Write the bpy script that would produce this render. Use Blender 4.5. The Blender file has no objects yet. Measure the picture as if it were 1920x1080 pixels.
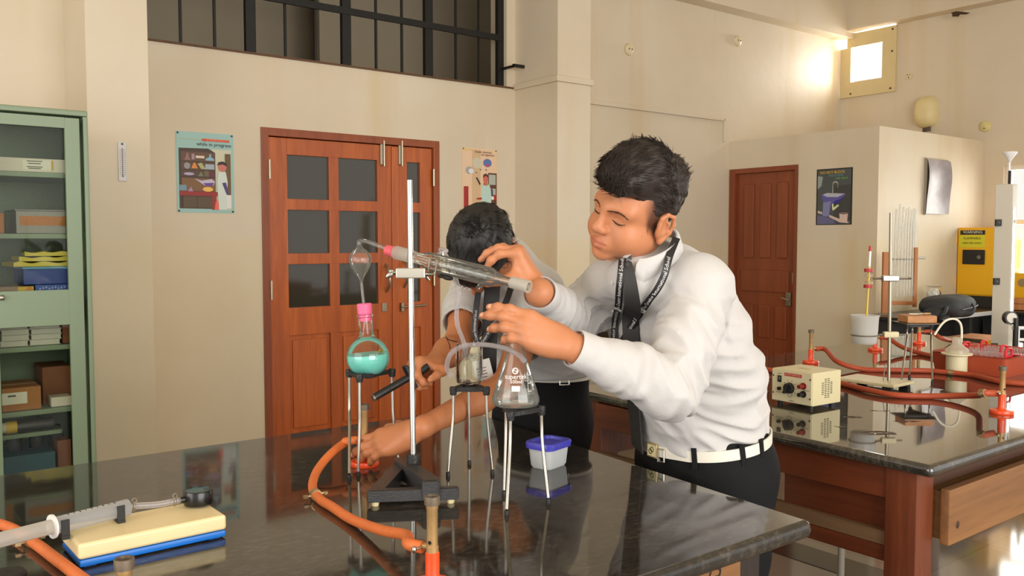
import bpy, bmesh, math, random
import numpy as np
from mathutils import Vector, Matrix, Quaternion, noise as mnoise

SC = bpy.context.scene
COL = SC.collection
PI = math.pi
def R(d): return math.radians(d)

# ------------------------------------------------------------------ camera
CAM_H = 1.42
FPX = 1640.0                                  # focal length in pixels of a 1920 wide frame
YAW, PITCH = R(37.8), math.atan(91 / 1640.0)
cam_data = bpy.data.cameras.new('camera')
cam_data.sensor_width = 36.0
cam_data.lens = 36.0 * FPX / 1920.0
cam_data.clip_start = 0.05
cam_data.clip_end = 100
cam = bpy.data.objects.new('camera', cam_data)
COL.objects.link(cam)
cam.location = (0, 0, CAM_H)
cam.rotation_euler = (R(90) - PITCH, 0, -YAW)
SC.camera = cam
FW = Vector((math.sin(YAW) * math.cos(PITCH), math.cos(YAW) * math.cos(PITCH), -math.sin(PITCH)))
RT = Vector((math.cos(YAW), -math.sin(YAW), 0))
UP = RT.cross(FW)
CP = Vector((0, 0, CAM_H))
# measured pixels -> points of the room (used only to place things at their real spots)
def ray(x, y): return FW + RT * ((x - 960) / FPX) - UP * ((y - 540) / FPX)
def onZ(x, y, z):
    d = ray(x, y); return CP + d * ((z - CAM_H) / d.z)
def onY(x, y, Y):
    d = ray(x, y); return CP + d * (Y / d.y)
def onX(x, y, X):
    d = ray(x, y); return CP + d * (X / d.x)
def at(x, y, dep): return CP + ray(x, y) * dep

# ------------------------------------------------------------------ light
SC.view_settings.view_transform = 'Standard'
SC.view_settings.look = 'None'
SC.view_settings.gamma = 1.0
SC.view_settings.use_curve_mapping = False
SC.view_settings.exposure = 0.70
world = bpy.data.worlds.new('daylight')
SC.world = world
world.use_nodes = True
bg = world.node_tree.nodes['Background']
bg.inputs[0].default_value = (1.0, 0.975, 0.94, 1)
bg.inputs[1].default_value = 0.66
def area_light(name, loc, target, sx, sy, power, color=(1, 0.95, 0.86)):
    ld = bpy.data.lights.new(name, 'AREA')
    ld.shape = 'RECTANGLE'; ld.size = sx; ld.size_y = sy
    ld.energy = power; ld.color = color
    o = bpy.data.objects.new(name, ld); COL.objects.link(o)
    o.location = loc
    o.rotation_euler = (Vector(target) - Vector(loc)).to_track_quat('-Z', 'Y').to_euler()
    return o
area_light('assumed_left_light', (-3.6, 1.4, 2.0), (1.6, 2.2, 1.1), 3.6, 2.4, 72, (1, 0.975, 0.94))  # assumed daylight from the left: added area lamp in open air, no window modelled
area_light('assumed_front_light', (1.2, -3.4, 1.9), (1.9, 2.4, 1.1), 4.4, 2.6, 150, (1, 0.975, 0.94))  # added lamp behind the camera for an assumed window
area_light('small_window_light', (8.98, 5.0, 3.30), (6.9, 5.25, 3.05), 0.62, 0.66, 36, (1, 0.97, 0.92))
area_light('side_window_light', (9.05, 2.65, 1.55), (0, 2.65, 1.2), 3.7, 2.1, 130, (1, 0.97, 0.92))

# ------------------------------------------------------------------ materials
MATS = {}
def srgb(r, g, b):
    def f(c):
        c /= 255.0
        return c / 12.92 if c <= 0.04045 else ((c + 0.055) / 1.055) ** 2.4
    return (f(r), f(g), f(b), 1)
def new_mat(name):
    m = bpy.data.materials.new(name); m.use_nodes = True
    nt = m.node_tree
    return m, nt, nt.nodes['Principled BSDF']
def mat(name, col, rough=0.5, metal=0.0, var=0.0, vscale=8.0, bump=0.0, bscale=60.0, spec=0.5, coat=0.0, trans=0.0, sheen=0.0, sss=0.0, emit=0.0, stretch=None):
    if name in MATS: return MATS[name]
    m, nt, b = new_mat(name)
    c = srgb(*col) if max(col) > 1.0 else (*col, 1)
    N, L = nt.nodes, nt.links
    b.inputs['Roughness'].default_value = rough
    b.inputs['Metallic'].default_value = metal
    b.inputs['Specular IOR Level'].default_value = spec
    b.inputs['Coat Weight'].default_value = coat
    b.inputs['Transmission Weight'].default_value = trans
    b.inputs['Sheen Weight'].default_value = sheen
    if sss:
        b.inputs['Subsurface Weight'].default_value = sss
        b.inputs['Subsurface Radius'].default_value = (0.02, 0.008, 0.004)
    if emit:
        b.inputs['Emission Color'].default_value = c
        b.inputs['Emission Strength'].default_value = emit
    tc = N.new('ShaderNodeTexCoord')
    mp = N.new('ShaderNodeMapping')
    L.new(tc.outputs['Object'], mp.inputs['Vector'])
    if stretch: mp.inputs['Scale'].default_value = stretch
    nz = N.new('ShaderNodeTexNoise')
    nz.inputs['Scale'].default_value = vscale
    nz.inputs['Detail'].default_value = 5
    L.new(mp.outputs[0], nz.inputs['Vector'])
    mx = N.new('ShaderNodeMixRGB'); mx.blend_type = 'MIX'
    mx.inputs[1].default_value = tuple(v * (1 - var) for v in c[:3]) + (1,)
    mx.inputs[2].default_value = tuple(min(1, v * (1 + var)) for v in c[:3]) + (1,)
    L.new(nz.outputs['Fac'], mx.inputs[0])
    L.new(mx.outputs[0], b.inputs['Base Color'])
    if bump:
        n2 = N.new('ShaderNodeTexNoise'); n2.inputs['Scale'].default_value = bscale; n2.inputs['Detail'].default_value = 4
        L.new(mp.outputs[0], n2.inputs['Vector'])
        bp = N.new('ShaderNodeBump'); bp.inputs['Strength'].default_value = bump; bp.inputs['Distance'].default_value = 0.01
        L.new(n2.outputs['Fac'], bp.inputs['Height']); L.new(bp.outputs[0], b.inputs['Normal'])
    MATS[name] = m
    return m
def ramp(nt, stops):
    r = nt.nodes.new('ShaderNodeValToRGB')
    el = r.color_ramp.elements
    while len(el) < len(stops): el.new(0.5)
    for e, (p, c) in zip(el, stops):
        e.position = p; e.color = c
    return r
def wood_mat(name, dark, light, scale=1.0, axis='Z', rough=0.35, ring=7.0, coat=0.2):
    m, nt, b = new_mat(name); N, L = nt.nodes, nt.links
    tc = N.new('ShaderNodeTexCoord'); mp = N.new('ShaderNodeMapping')
    sc = {'X': (0.35, 5, 5), 'Y': (5, 0.35, 5), 'Z': (5, 5, 0.35)}[axis]
    mp.inputs['Scale'].default_value = tuple(s * scale for s in sc)
    L.new(tc.outputs['Object'], mp.inputs['Vector'])
    n1 = N.new('ShaderNodeTexNoise'); n1.inputs['Scale'].default_value = ring / 4; n1.inputs['Detail'].default_value = 7; n1.inputs['Roughness'].default_value = 0.65; n1.inputs['Distortion'].default_value = 0.6
    L.new(mp.outputs[0], n1.inputs['Vector'])
    n2 = N.new('ShaderNodeTexNoise'); n2.inputs['Scale'].default_value = 14; n2.inputs['Detail'].default_value = 3
    L.new(mp.outputs[0], n2.inputs['Vector'])
    ad = N.new('ShaderNodeMath'); ad.operation = 'MULTIPLY_ADD'; ad.inputs[1].default_value = 0.3
    L.new(n2.outputs['Fac'], ad.inputs[0]); L.new(n1.outputs['Fac'], ad.inputs[2])
    r = ramp(nt, [(0.42, srgb(*dark)), (0.86, srgb(*light))])
    L.new(ad.outputs[0], r.inputs[0]); L.new(r.outputs[0], b.inputs['Base Color'])
    b.inputs['Roughness'].default_value = rough; b.inputs['Coat Weight'].default_value = coat; b.inputs['Coat Roughness'].default_value = 0.25
    MATS[name] = m
    return m
def plaster_mat(name, upper, lower, line):
    # painted plaster: two paint colours that meet at a dado line
    m, nt, b = new_mat(name); N, L = nt.nodes, nt.links
    geo = N.new('ShaderNodeNewGeometry'); sep = N.new('ShaderNodeSeparateXYZ')
    L.new(geo.outputs['Position'], sep.inputs[0])
    n1 = N.new('ShaderNodeTexNoise'); n1.inputs['Scale'].default_value = 1.1; n1.inputs['Detail'].default_value = 6
    L.new(geo.outputs['Position'], n1.inputs['Vector'])
    edge = N.new('ShaderNodeMath'); edge.operation = 'GREATER_THAN'; edge.inputs[1].default_value = line
    L.new(sep.outputs['Z'], edge.inputs[0])
    mx = N.new('ShaderNodeMixRGB'); mx.inputs[1].default_value = srgb(*lower); mx.inputs[2].default_value = srgb(*upper)
    L.new(edge.outputs[0], mx.inputs[0])
    st = N.new('ShaderNodeMixRGB'); st.blend_type = 'MULTIPLY'
    r = ramp(nt, [(0.3, (0.90, 0.87, 0.80, 1)), (0.62, (1, 1, 1, 1))])
    L.new(n1.outputs['Fac'], r.inputs[0]); st.inputs[0].default_value = 0.8
    L.new(mx.outputs[0], st.inputs[1]); L.new(r.outputs[0], st.inputs[2])
    # vertical damp streaks
    mp = N.new('ShaderNodeMapping'); mp.inputs['Scale'].default_value = (1.3, 1.3, 0.12)
    L.new(geo.outputs['Position'], mp.inputs['Vector'])
    n3 = N.new('ShaderNodeTexNoise'); n3.inputs['Scale'].default_value = 2.4; n3.inputs['Detail'].default_value = 5
    L.new(mp.outputs[0], n3.inputs['Vector'])
    r3 = ramp(nt, [(0.56, (1, 1, 1, 1)), (0.78, (0.93, 0.84, 0.66, 1))])
    L.new(n3.outputs['Fac'], r3.inputs[0])
    s2 = N.new('ShaderNodeMixRGB'); s2.blend_type = 'MULTIPLY'; s2.inputs[0].default_value = 0.7
    L.new(st.outputs[0], s2.inputs[1]); L.new(r3.outputs[0], s2.inputs[2])
    L.new(s2.outputs[0], b.inputs['Base Color'])
    b.inputs['Roughness'].default_value = 0.55; b.inputs['Specular IOR Level'].default_value = 0.3
    n2 = N.new('ShaderNodeTexNoise'); n2.inputs['Scale'].default_value = 9; n2.inputs['Detail'].default_value = 8
    L.new(geo.outputs['Position'], n2.inputs['Vector'])
    bp = N.new('ShaderNodeBump'); bp.inputs['Strength'].default_value = 0.12; bp.inputs['Distance'].default_value = 0.02
    L.new(n2.outputs['Fac'], bp.inputs['Height']); L.new(bp.outputs[0], b.inputs['Normal'])
    MATS[name] = m
    return m
def granite_mat(name, coat=0.5, spec=0.85, r0=0.02, r1=0.06, lift=1.0):
    m, nt, b = new_mat(name); N, L = nt.nodes, nt.links
    geo = N.new('ShaderNodeNewGeometry')
    mp = N.new('ShaderNodeMapping'); mp.inputs['Scale'].default_value = (1, 2.2, 1); mp.inputs['Rotation'].default_value = (0, 0, R(25))
    L.new(geo.outputs['Position'], mp.inputs['Vector'])
    n1 = N.new('ShaderNodeTexNoise'); n1.inputs['Scale'].default_value = 48; n1.inputs['Detail'].default_value = 8; n1.inputs['Roughness'].default_value = 0.7
    L.new(mp.outputs[0], n1.inputs['Vector'])
    n2 = N.new('ShaderNodeTexNoise'); n2.inputs['Scale'].default_value = 5; n2.inputs['Detail'].default_value = 5
    L.new(geo.outputs['Position'], n2.inputs['Vector'])
    mm = N.new('ShaderNodeMath'); mm.operation = 'MULTIPLY_ADD'; mm.inputs[1].default_value = 0.45
    L.new(n2.outputs['Fac'], mm.inputs[0]); L.new(n1.outputs['Fac'], mm.inputs[2])
    r = ramp(nt, [(0.46, srgb(36 * lift, 34 * lift, 31 * lift)), (0.74, srgb(56 * lift, 51 * lift, 45 * lift)), (0.98, srgb(98 * lift, 89 * lift, 75 * lift))])
    L.new(mm.outputs[0], r.inputs[0]); L.new(r.outputs[0], b.inputs['Base Color'])
    rr = ramp(nt, [(0.3, (r0, r0, r0, 1)), (0.8, (r1, r1, r1, 1))])
    L.new(n2.outputs['Fac'], rr.inputs[0]); L.new(rr.outputs[0], b.inputs['Roughness'])
    b.inputs['Specular IOR Level'].default_value = spec; b.inputs['Coat Weight'].default_value = coat; b.inputs['Coat Roughness'].default_value = 0.02
    MATS[name] = m
    return m
def thin_glass(name, tint=(0.96, 0.97, 0.95), edge=(0.55, 0.57, 0.54), refl=1.0, rough=0.02, haze=0.0, hazecol=(0.9, 0.9, 0.88), base=0.02):
    # thin walled clear glass: see-through face-on, reflecting and darker at the rim
    m, nt, b = new_mat(name); N, L = nt.nodes, nt.links
    nt.nodes.remove(b)
    out = [n for n in N if n.type == 'OUTPUT_MATERIAL'][0]
    lw = N.new('ShaderNodeLayerWeight'); lw.inputs['Blend'].default_value = 0.22
    r = ramp(nt, [(0.0, (*tint, 1)), (0.55, (*tint, 1)), (1.0, (*edge, 1))])
    L.new(lw.outputs['Facing'], r.inputs[0])
    tr = N.new('ShaderNodeBsdfTransparent'); L.new(r.outputs[0], tr.inputs[0])
    gl = N.new('ShaderNodeBsdfGlossy'); gl.inputs['Roughness'].default_value = rough; gl.inputs['Color'].default_value = (1, 1, 1, 1)
    mul = N.new('ShaderNodeMath'); mul.operation = 'MULTIPLY_ADD'; mul.inputs[1].default_value = refl; mul.inputs[2].default_value = base
    L.new(lw.outputs['Fresnel'], mul.inputs[0])
    mx = N.new('ShaderNodeMixShader'); L.new(mul.outputs[0], mx.inputs[0]); L.new(tr.outputs[0], mx.inputs[1]); L.new(gl.outputs[0], mx.inputs[2])
    last = mx
    if haze:
        df = N.new('ShaderNodeBsdfDiffuse'); df.inputs[0].default_value = (*hazecol, 1)
        tl = N.new('ShaderNodeBsdfTranslucent'); tl.inputs[0].default_value = (*hazecol, 1)
        ad = N.new('ShaderNodeMixShader'); ad.inputs[0].default_value = 0.5; L.new(df.outputs[0], ad.inputs[1]); L.new(tl.outputs[0], ad.inputs[2])
        m2 = N.new('ShaderNodeMixShader'); m2.inputs[0].default_value = haze
        L.new(mx.outputs[0], m2.inputs[1]); L.new(ad.outputs[0], m2.inputs[2]); last = m2
    L.new(last.outputs[0], out.inputs[0])
    MATS[name] = m
    return m

# ------------------------------------------------------------------ objects
RMAT = {}
def set_props(o, label=None, cat=None, group=None, kind=None):
    if label: o['label'] = label
    if cat: o['category'] = cat
    if group: o['group'] = group
    if kind: o['kind'] = kind
    return o
def thing(name, label, cat, loc=(0, 0, 0), rz=0.0, group=None, rot=None):
    o = bpy.data.objects.new(name, None); COL.objects.link(o)
    o.empty_display_size = 0.05
    o.location = loc
    o.rotation_euler = rot if rot else (0, 0, rz)
    RMAT[o.name] = Matrix.Translation(Vector(loc)) @ o.rotation_euler.to_matrix().to_4x4()
    return set_props(o, label, cat, group)
def copy_tree(o, parent=None):
    c = o.copy(); COL.objects.link(c)
    if parent is not None: c.parent = parent
    for ch in list(o.children): copy_tree(ch, c)
    return c
def root_of(o):
    while o.parent: o = o.parent
    return o
class MB:
    """collects shapes; build() links them as ONE mesh object"""
    def __init__(s): s.v = []; s.f = []; s.wn = False
    def add(s, vs, fs):
        n = len(s.v); s.v += [tuple(v) for v in vs]; s.f += [tuple(i + n for i in f) for f in fs]; return s
    def box(s, c, d, rz=0.0, bev=0.0, M=None, seg=2):
        bm = bmesh.new(); bmesh.ops.create_cube(bm, size=1)
        for v in bm.verts: v.co = Vector((v.co.x * d[0], v.co.y * d[1], v.co.z * d[2]))
        if bev: s.wn = True
        if bev: bmesh.ops.bevel(bm, geom=bm.edges[:], offset=min(bev, min(d) * 0.49), segments=seg, affect='EDGES', profile=0.5)
        T = Matrix.Translation(Vector(c)) @ (M.to_4x4() if M is not None else Matrix.Rotation(rz, 4, 'Z'))
        bm.verts.index_update()
        s.add([T @ v.co for v in bm.verts], [[v.index for v in f.verts] for f in bm.faces]); bm.free(); return s
    def span(s, a, b, bev=0.0):
        return s.box([(a[i] + b[i]) / 2 for i in range(3)], [abs(b[i] - a[i]) for i in range(3)], bev=bev)
    def tube(s, pts, r, seg=12, caps=True, flat=None):
        pts = [Vector(p) for p in pts]; n = len(pts)
        rs = r if hasattr(r, '__len__') else [r] * n
        T0 = (pts[1] - pts[0]).normalized()
        ref = Vector((0, 0, 1)) if abs(T0.z) < 0.9 else Vector((1, 0, 0))
        U = T0.cross(ref).normalized(); vs = []; fs = []
        prev = T0
        for i, p in enumerate(pts):
            if 0 < i < n - 1: T = (pts[i + 1] - pts[i - 1])
            elif i == 0: T = pts[1] - pts[0]
            else: T = pts[-1] - pts[-2]
            if T.length < 1e-9: T = prev
            T = T.normalized()
            U = (prev.rotation_difference(T)) @ U; U = (U - T * U.dot(T)).normalized(); prev = T
            W = T.cross(U)
            for k in range(seg):
                a = 2 * PI * k / seg
                vs.append(p + (U * math.cos(a) + W * math.sin(a) * (flat or 1)) * rs[i])
        for i in range(n - 1):
            for k in range(seg):
                k2 = (k + 1) % seg
                fs.append((i * seg + k, i * seg + k2, (i + 1) * seg + k2, (i + 1) * seg + k))
        if caps:
            fs.append(tuple(range(seg))[::-1]); fs.append(tuple((n - 1) * seg + k for k in range(seg)))
        return s.add(vs, fs)
    def cyl(s, a, b, r, r2=None, seg=24, caps=True): return s.tube([a, b], [r, r if r2 is None else r2], seg, caps)
    def lathe(s, prof, seg=32, M=None, closed=False):
        # prof: (radius, height) about the local z axis
        vs = []; fs = []; n = len(prof)
        T = M if M is not None else Matrix.Identity(4)
        for r, z in prof:
            for k in range(seg):
                a = 2 * PI * k / seg
                vs.append(T @ Vector((max(r, 1e-5) * math.cos(a), max(r, 1e-5) * math.sin(a), z)))
        for i in range(n - 1 + (1 if closed else 0)):
            j = (i + 1) % n
            for k in range(seg):
                k2 = (k + 1) % seg
                fs.append((i * seg + k, i * seg + k2, j * seg + k2, j * seg + k))
        return s.add(vs, fs)
    def sphere(s, c, r, seg=20, rings=12, M=None):
        rr = r if hasattr(r, '__len__') else (r, r, r)
        prof = [(math.sin(PI * i / rings), -math.cos(PI * i / rings)) for i in range(rings + 1)]
        T = Matrix.Translation(Vector(c)) @ (M.to_4x4() if M is not None else Matrix.Identity(4)) @ Matrix.Diagonal((*rr, 1))
        return s.lathe(prof, seg, T)
    def prism(s, poly, z0, z1, M=None):
        n = len(poly); T = M if M is not None else Matrix.Identity(4)
        vs = [T @ Vector((x, y, z0)) for x, y in poly] + [T @ Vector((x, y, z1)) for x, y in poly]
        fs = [tuple(range(n))[::-1], tuple(range(n, 2 * n))] + [(i, (i + 1) % n, (i + 1) % n + n, i + n) for i in range(n)]
        return s.add(vs, fs)
    def torus(s, c, Rr, r, M=None, seg=32, sub=10, arc=2 * PI):
        T = Matrix.Translation(Vector(c)) @ (M.to_4x4() if M is not None else Matrix.Identity(4))
        pts = [T @ Vector((Rr * math.cos(arc * i / seg), Rr * math.sin(arc * i / seg), 0)) for i in range(seg + (0 if arc >= 2 * PI - 1e-6 else 1))]
        if arc >= 2 * PI - 1e-6: pts = pts + [pts[0], pts[1]]
        return s.tube(pts, r, sub, caps=arc < 2 * PI - 1e-6)
    def build(s, name, m, parent=None, world=False, sharp=38, loc=None, smooth=True, uvw=None):
        me = bpy.data.meshes.new(name)
        vs = s.v
        o = bpy.data.objects.new(name, me)
        if parent is not None and world:
            inv = RMAT[root_of(parent).name].inverted()
            vs = [inv @ Vector(v) for v in vs]
        if parent is None and loc is not None:
            L = Vector(loc); vs = [Vector(v) - L for v in vs]; o.location = L
        me.from_pydata([tuple(v) for v in vs], [], s.f)
        me.update()
        bm = bmesh.new(); bm.from_mesh(me)
        bmesh.ops.recalc_face_normals(bm, faces=bm.faces)
        bm.to_mesh(me); bm.free()
        if smooth:
            me.shade_smooth(); me.set_sharp_from_angle(angle=R(sharp))
        if m is not None: me.materials.append(m)
        COL.objects.link(o)
        if s.wn and smooth:
            w_n = o.modifiers.new('weighted_normals', 'WEIGHTED_NORMAL'); w_n.keep_sharp = True
        if parent is not None: o.parent = parent
        if parent is None: RMAT[o.name] = Matrix.Translation(o.location)
        return o
def structure(o):
    o['kind'] = 'structure'; return o
def arc_pts(pts, n=40):
    """smooth curve through points (Catmull-Rom)"""
    P = [Vector(p) for p in pts]; P = [P[0] * 2 - P[1]] + P + [P[-1] * 2 - P[-2]]
    out = []; m = len(P) - 3
    per = max(2, n // m)
    for i in range(m):
        p0, p1, p2, p3 = P[i:i + 4]
        for k in range(per):
            t = k / per
            out.append(0.5 * ((2 * p1) + (p2 - p0) * t + (2 * p0 - 5 * p1 + 4 * p2 - p3) * t * t + (3 * p1 - p0 - 3 * p2 + p3) * t ** 3))
    out.append(P[-2]); return out
_txt = {}
def text_geo(s, size=1.0, align='CENTER', res=2):
    """letters as flat geometry in the xy plane: (verts, faces)"""
    key = (s, align, res)
    if key not in _txt:
        cu = bpy.data.curves.new('letters', 'FONT'); cu.body = s; cu.align_x = align; cu.align_y = 'CENTER'; cu.resolution_u = res
        o = bpy.data.objects.new('letters', cu); COL.objects.link(o)
        dg = bpy.context.evaluated_depsgraph_get(); dg.update()
        me = o.evaluated_get(dg).to_mesh()
        _txt[key] = ([tuple(v.co) for v in me.vertices], [tuple(p.vertices) for p in me.polygons])
        o.evaluated_get(dg).to_mesh_clear()
        bpy.data.objects.remove(o); bpy.data.curves.remove(cu)
    vs, fs = _txt[key]
    return [Vector(v) * size for v in vs], fs
def frame_M(o, x, y):
    """matrix with origin o, local x along x, local y along y"""
    x = Vector(x).normalized(); y = Vector(y); y = (y - x * y.dot(x)).normalized(); z = x.cross(y)
    M = Matrix((x, y, z)).transposed().to_4x4(); M.translation = Vector(o); return M
# ================================================================== ROOM
M_wall = plaster_mat('wall_paint', (219, 206, 184), (221, 206, 177), 1.42)
M_ceil = mat('ceiling_paint', (225, 210, 180), 0.7, var=0.04, vscale=1.5)
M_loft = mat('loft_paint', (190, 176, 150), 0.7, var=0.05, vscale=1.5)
YB, XP0, XP1, YP = 5.30, 4.14, 4.46, 4.805
XBOX, YBOX, XR = 6.695, 3.80, 8.55
ZS = 2.565                                   # sill of the opening above the doors
DX0, DX1, DZ = 2.128, 3.45, 2.12             # double door opening

# floor: polished stone crossed by one dark band
mf, nt, b = new_mat('floor_stone')
geo = nt.nodes.new('ShaderNodeNewGeometry')
br = nt.nodes.new('ShaderNodeTexBrick'); br.offset = 0.0
br.inputs['Color1'].default_value = srgb(136, 122, 106); br.inputs['Color2'].default_value = srgb(130, 117, 102); br.inputs['Mortar'].default_value = srgb(118, 105, 90)
br.inputs['Scale'].default_value = 1.0; br.inputs['Mortar Size'].default_value = 0.004; br.inputs['Brick Width'].default_value = 0.6; br.inputs['Row Height'].default_value = 0.6
nt.links.new(geo.outputs['Position'], br.inputs['Vector']); nt.links.new(br.outputs['Color'], b.inputs['Base Color'])
b.inputs['Roughness'].default_value = 0.07
structure(MB().span((-5, -4, -0.1), (9.2, 5.6, 0)).build('floor', mf))

structure(MB().span((3.33, -3.9, 0.0), (3.52, 5.2, 0.003)).build('floor_band', mat('floor_dark_tone', (44, 36, 32), 0.12)))  # flat dark band running the length of the floor
w = MB()
w.span((-5, YB, 0), (DX0, YB + 0.2, ZS)).span((DX0, YB, DZ), (DX1, YB + 0.2, ZS)).span((DX1, YB, 0), (8.8, YB + 0.2, ZS))
w.span((-5, YB, ZS), (1.05, YB + 0.2, 4.05)).span((4.06, YB, ZS), (8.8, YB + 0.2, 4.05)).span((1.05, YB, 3.62), (4.06, YB + 0.2, 4.05))
structure(w.build('wall_back', M_wall))
# right wall with two window openings
w = MB()
wy0, wy1, wz0, wz1 = 4.70, 5.30, 2.93, 3.60
vy0, vy1, vz0, vz1 = 1.15, 3.63, 0.68, 2.10
w.span((XR, vy1, 0), (XR + 0.2, wy0, 4.05)).span((XR, wy0, 0), (XR + 0.2, YB, wz0)).span((XR, wy0, wz1), (XR + 0.2, YB, 4.05))
w.span((XR, vy0, 0), (XR + 0.2, vy1, vz0)).span((XR, vy0, vz1), (XR + 0.2, vy1, 4.05)).span((XR, -1.2, 0), (XR + 0.2, vy0, 4.05))
structure(w.build('wall_right', M_wall))
structure(MB().span((-5, -4, 4.05), (9.2, 5.6, 4.2)).build('ceiling', M_ceil))
# beams under the ceiling
bm_ = MB().span((5.0, YB - 0.16, 3.52), (XR, YB, 4.05)); structure(bm_.build('trim_1', M_wall))
bm_ = MB().span((XR - 0.16, -1.2, 3.585), (XR, YB - 0.16, 4.05)); structure(bm_.build('trim_2', M_wall))
hole = MB()
pts = [onX(x, y, XR - 0.16) for x, y in ((1783, 24), (1793, 21), (1804, 22), (1819, 24), (1812, 27), (1800, 27), (1797, 31), (1785, 31), (1786, 27))]
hole.add([p + Vector((-0.002, 0, 0)) for p in pts] + [p + Vector((0.003, 0, 0)) for p in pts], [tuple(range(9)), tuple(range(9, 18))] + [(i, (i + 1) % 9, (i + 1) % 9 + 9, i + 9) for i in range(9)])
set_props(hole.build('plaster_gap', mat('gap_dark', (70, 52, 36), 0.9, var=0.4, vscale=60)), kind='structure')
# pilasters
structure(MB().span((1.03, 4.80, 0), (1.328, YB, 4.05)).build('pillar_left', M_wall))
structure(MB().span((XP0, YP, 0), (XP1, YB, 4.05)).build('pillar_right', M_wall))
c = MB()
c.span((XP0 - 0.02, YP - 0.02, ZS - 0.015), (XP1 + 0.02, YB, ZS + 0.03), bev=0.006)
structure(c.build('trim_3', M_wall))
c = MB().span((XP1, YB - 0.02, 2.52), (6.62, YB, 2.56), bev=0.006).span((6.6, YB - 0.02, 2.33), (6.63, YB, 2.545), bev=0.004)
structure(c.build('trim_4', M_wall))
c = MB().span((1.33, YB - 0.012, ZS - 0.006), (4.13, YB + 0.2, ZS + 0.006))
structure(c.build('trim_5', mat('sill_edge', (96, 66, 42), 0.7, var=0.3, vscale=20)))
# enclosed corner room
w = MB()
w.span((XBOX, YBOX, 0), (XBOX + 0.12, 4.545, 2.25)).span((XBOX, 4.545, 2.075), (XBOX + 0.12, YB, 2.25))
w.span((XBOX + 0.12, YBOX, 0), (XR, YBOX + 0.12, 2.25)).span((XBOX, YBOX, 2.25), (XR, YB, 2.335)).span((XBOX, 5.285, 0), (XBOX + 0.12, YB, 2.075))
structure(w.build('wall_partition', M_wall))
# loft room behind the grille and the passage behind the double door
w = MB()
w.span((0.2, 7.6, 0), (6.2, 7.75, 4.6)).span((0.05, YB + 0.2, 0), (0.2, 7.75, 4.6)).span((6.2, YB + 0.2, 0), (6.35, 7.75, 4.6)).span((0.05, YB + 0.2, 4.3), (6.35, 7.75, 4.45)).span((0.05, YB + 0.2, 2.4), (6.35, 7.75, 2.52)).span((0.05, YB + 0.2, -0.1), (6.35, 7.75, 0))
w.span((3.3, 6.9, 2.52), (6.2, 7.0, 4.3)).span((1.8, 6.8, 3.75), (4.2, 7.6, 4.3))
structure(w.build('wall_loft', M_loft))

# ---------------- window in the corner (plywood panel with a square opening)
M_ply = mat('painted_plywood', (214, 196, 148), 0.6, var=0.06, vscale=6)
w1 = MB(); x = XR - 0.03
oy0, oy1, oz0, oz1 = 4.826, 5.175, 3.07, 3.43
w1.span((x, wy0 - 0.02, 2.915), (XR, YB - 0.005, oz0)).span((x, wy0 - 0.02, oz1), (XR, YB - 0.08, 3.575)).span((x, wy0 - 0.02, oz0), (XR, oy0, oz1)).span((x, oy1, oz0), (XR, YB - 0.005, oz1))
w1o = structure(w1.build('window_1', M_ply))
sc = MB()
for yy, zz in ((4.72, 3.54), (4.72, 3.32), (4.73, 2.95), (5.17, 2.95)): sc.cyl((x - 0.004, yy, zz), (x + 0.002, yy, zz), 0.01, seg=10)
sc.build('screw', mat('screw_dark', (80, 66, 50), 0.5, 0.6), w1o)
MB().span((XR - 0.012, oy1 - 0.01, 2.94), (XR - 0.006, YB - 0.01, 3.5)).build('window_pane', thin_glass('pane_dusty', haze=0.35, hazecol=(0.75, 0.72, 0.62)), w1o)
# ---------------- big window at the right edge
M_white = mat('white_frame', (232, 226, 212), 0.45)
w2 = MB(); x0, x1 = XR + 0.05, XR + 0.11
for yy in (vy0, 1.95, 2.8, vy1 - 0.04): w2.span((x0, yy, vz0), (x1, yy + 0.04, vz1))
for zz in (vz0, 1.56, vz1 - 0.04): w2.span((x0 + 0.004, vy0 + 0.02, zz), (x1 - 0.004, vy1 - 0.02, zz + 0.04))
w2o = structure(w2.build('window_2', M_white))
MB().span((XR + 0.075, vy0, vz0), (XR + 0.08, vy1, vz1)).build('window_pane', thin_glass('pane_clear'), w2o)
h = MB().span((XR + 0.02, 3.40, 1.15), (XR + 0.05, 3.43, 1.42), bev=0.006); h.build('window_handle', mat('handle_steel', (150, 145, 135), 0.35, 0.9), w2o)

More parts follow.
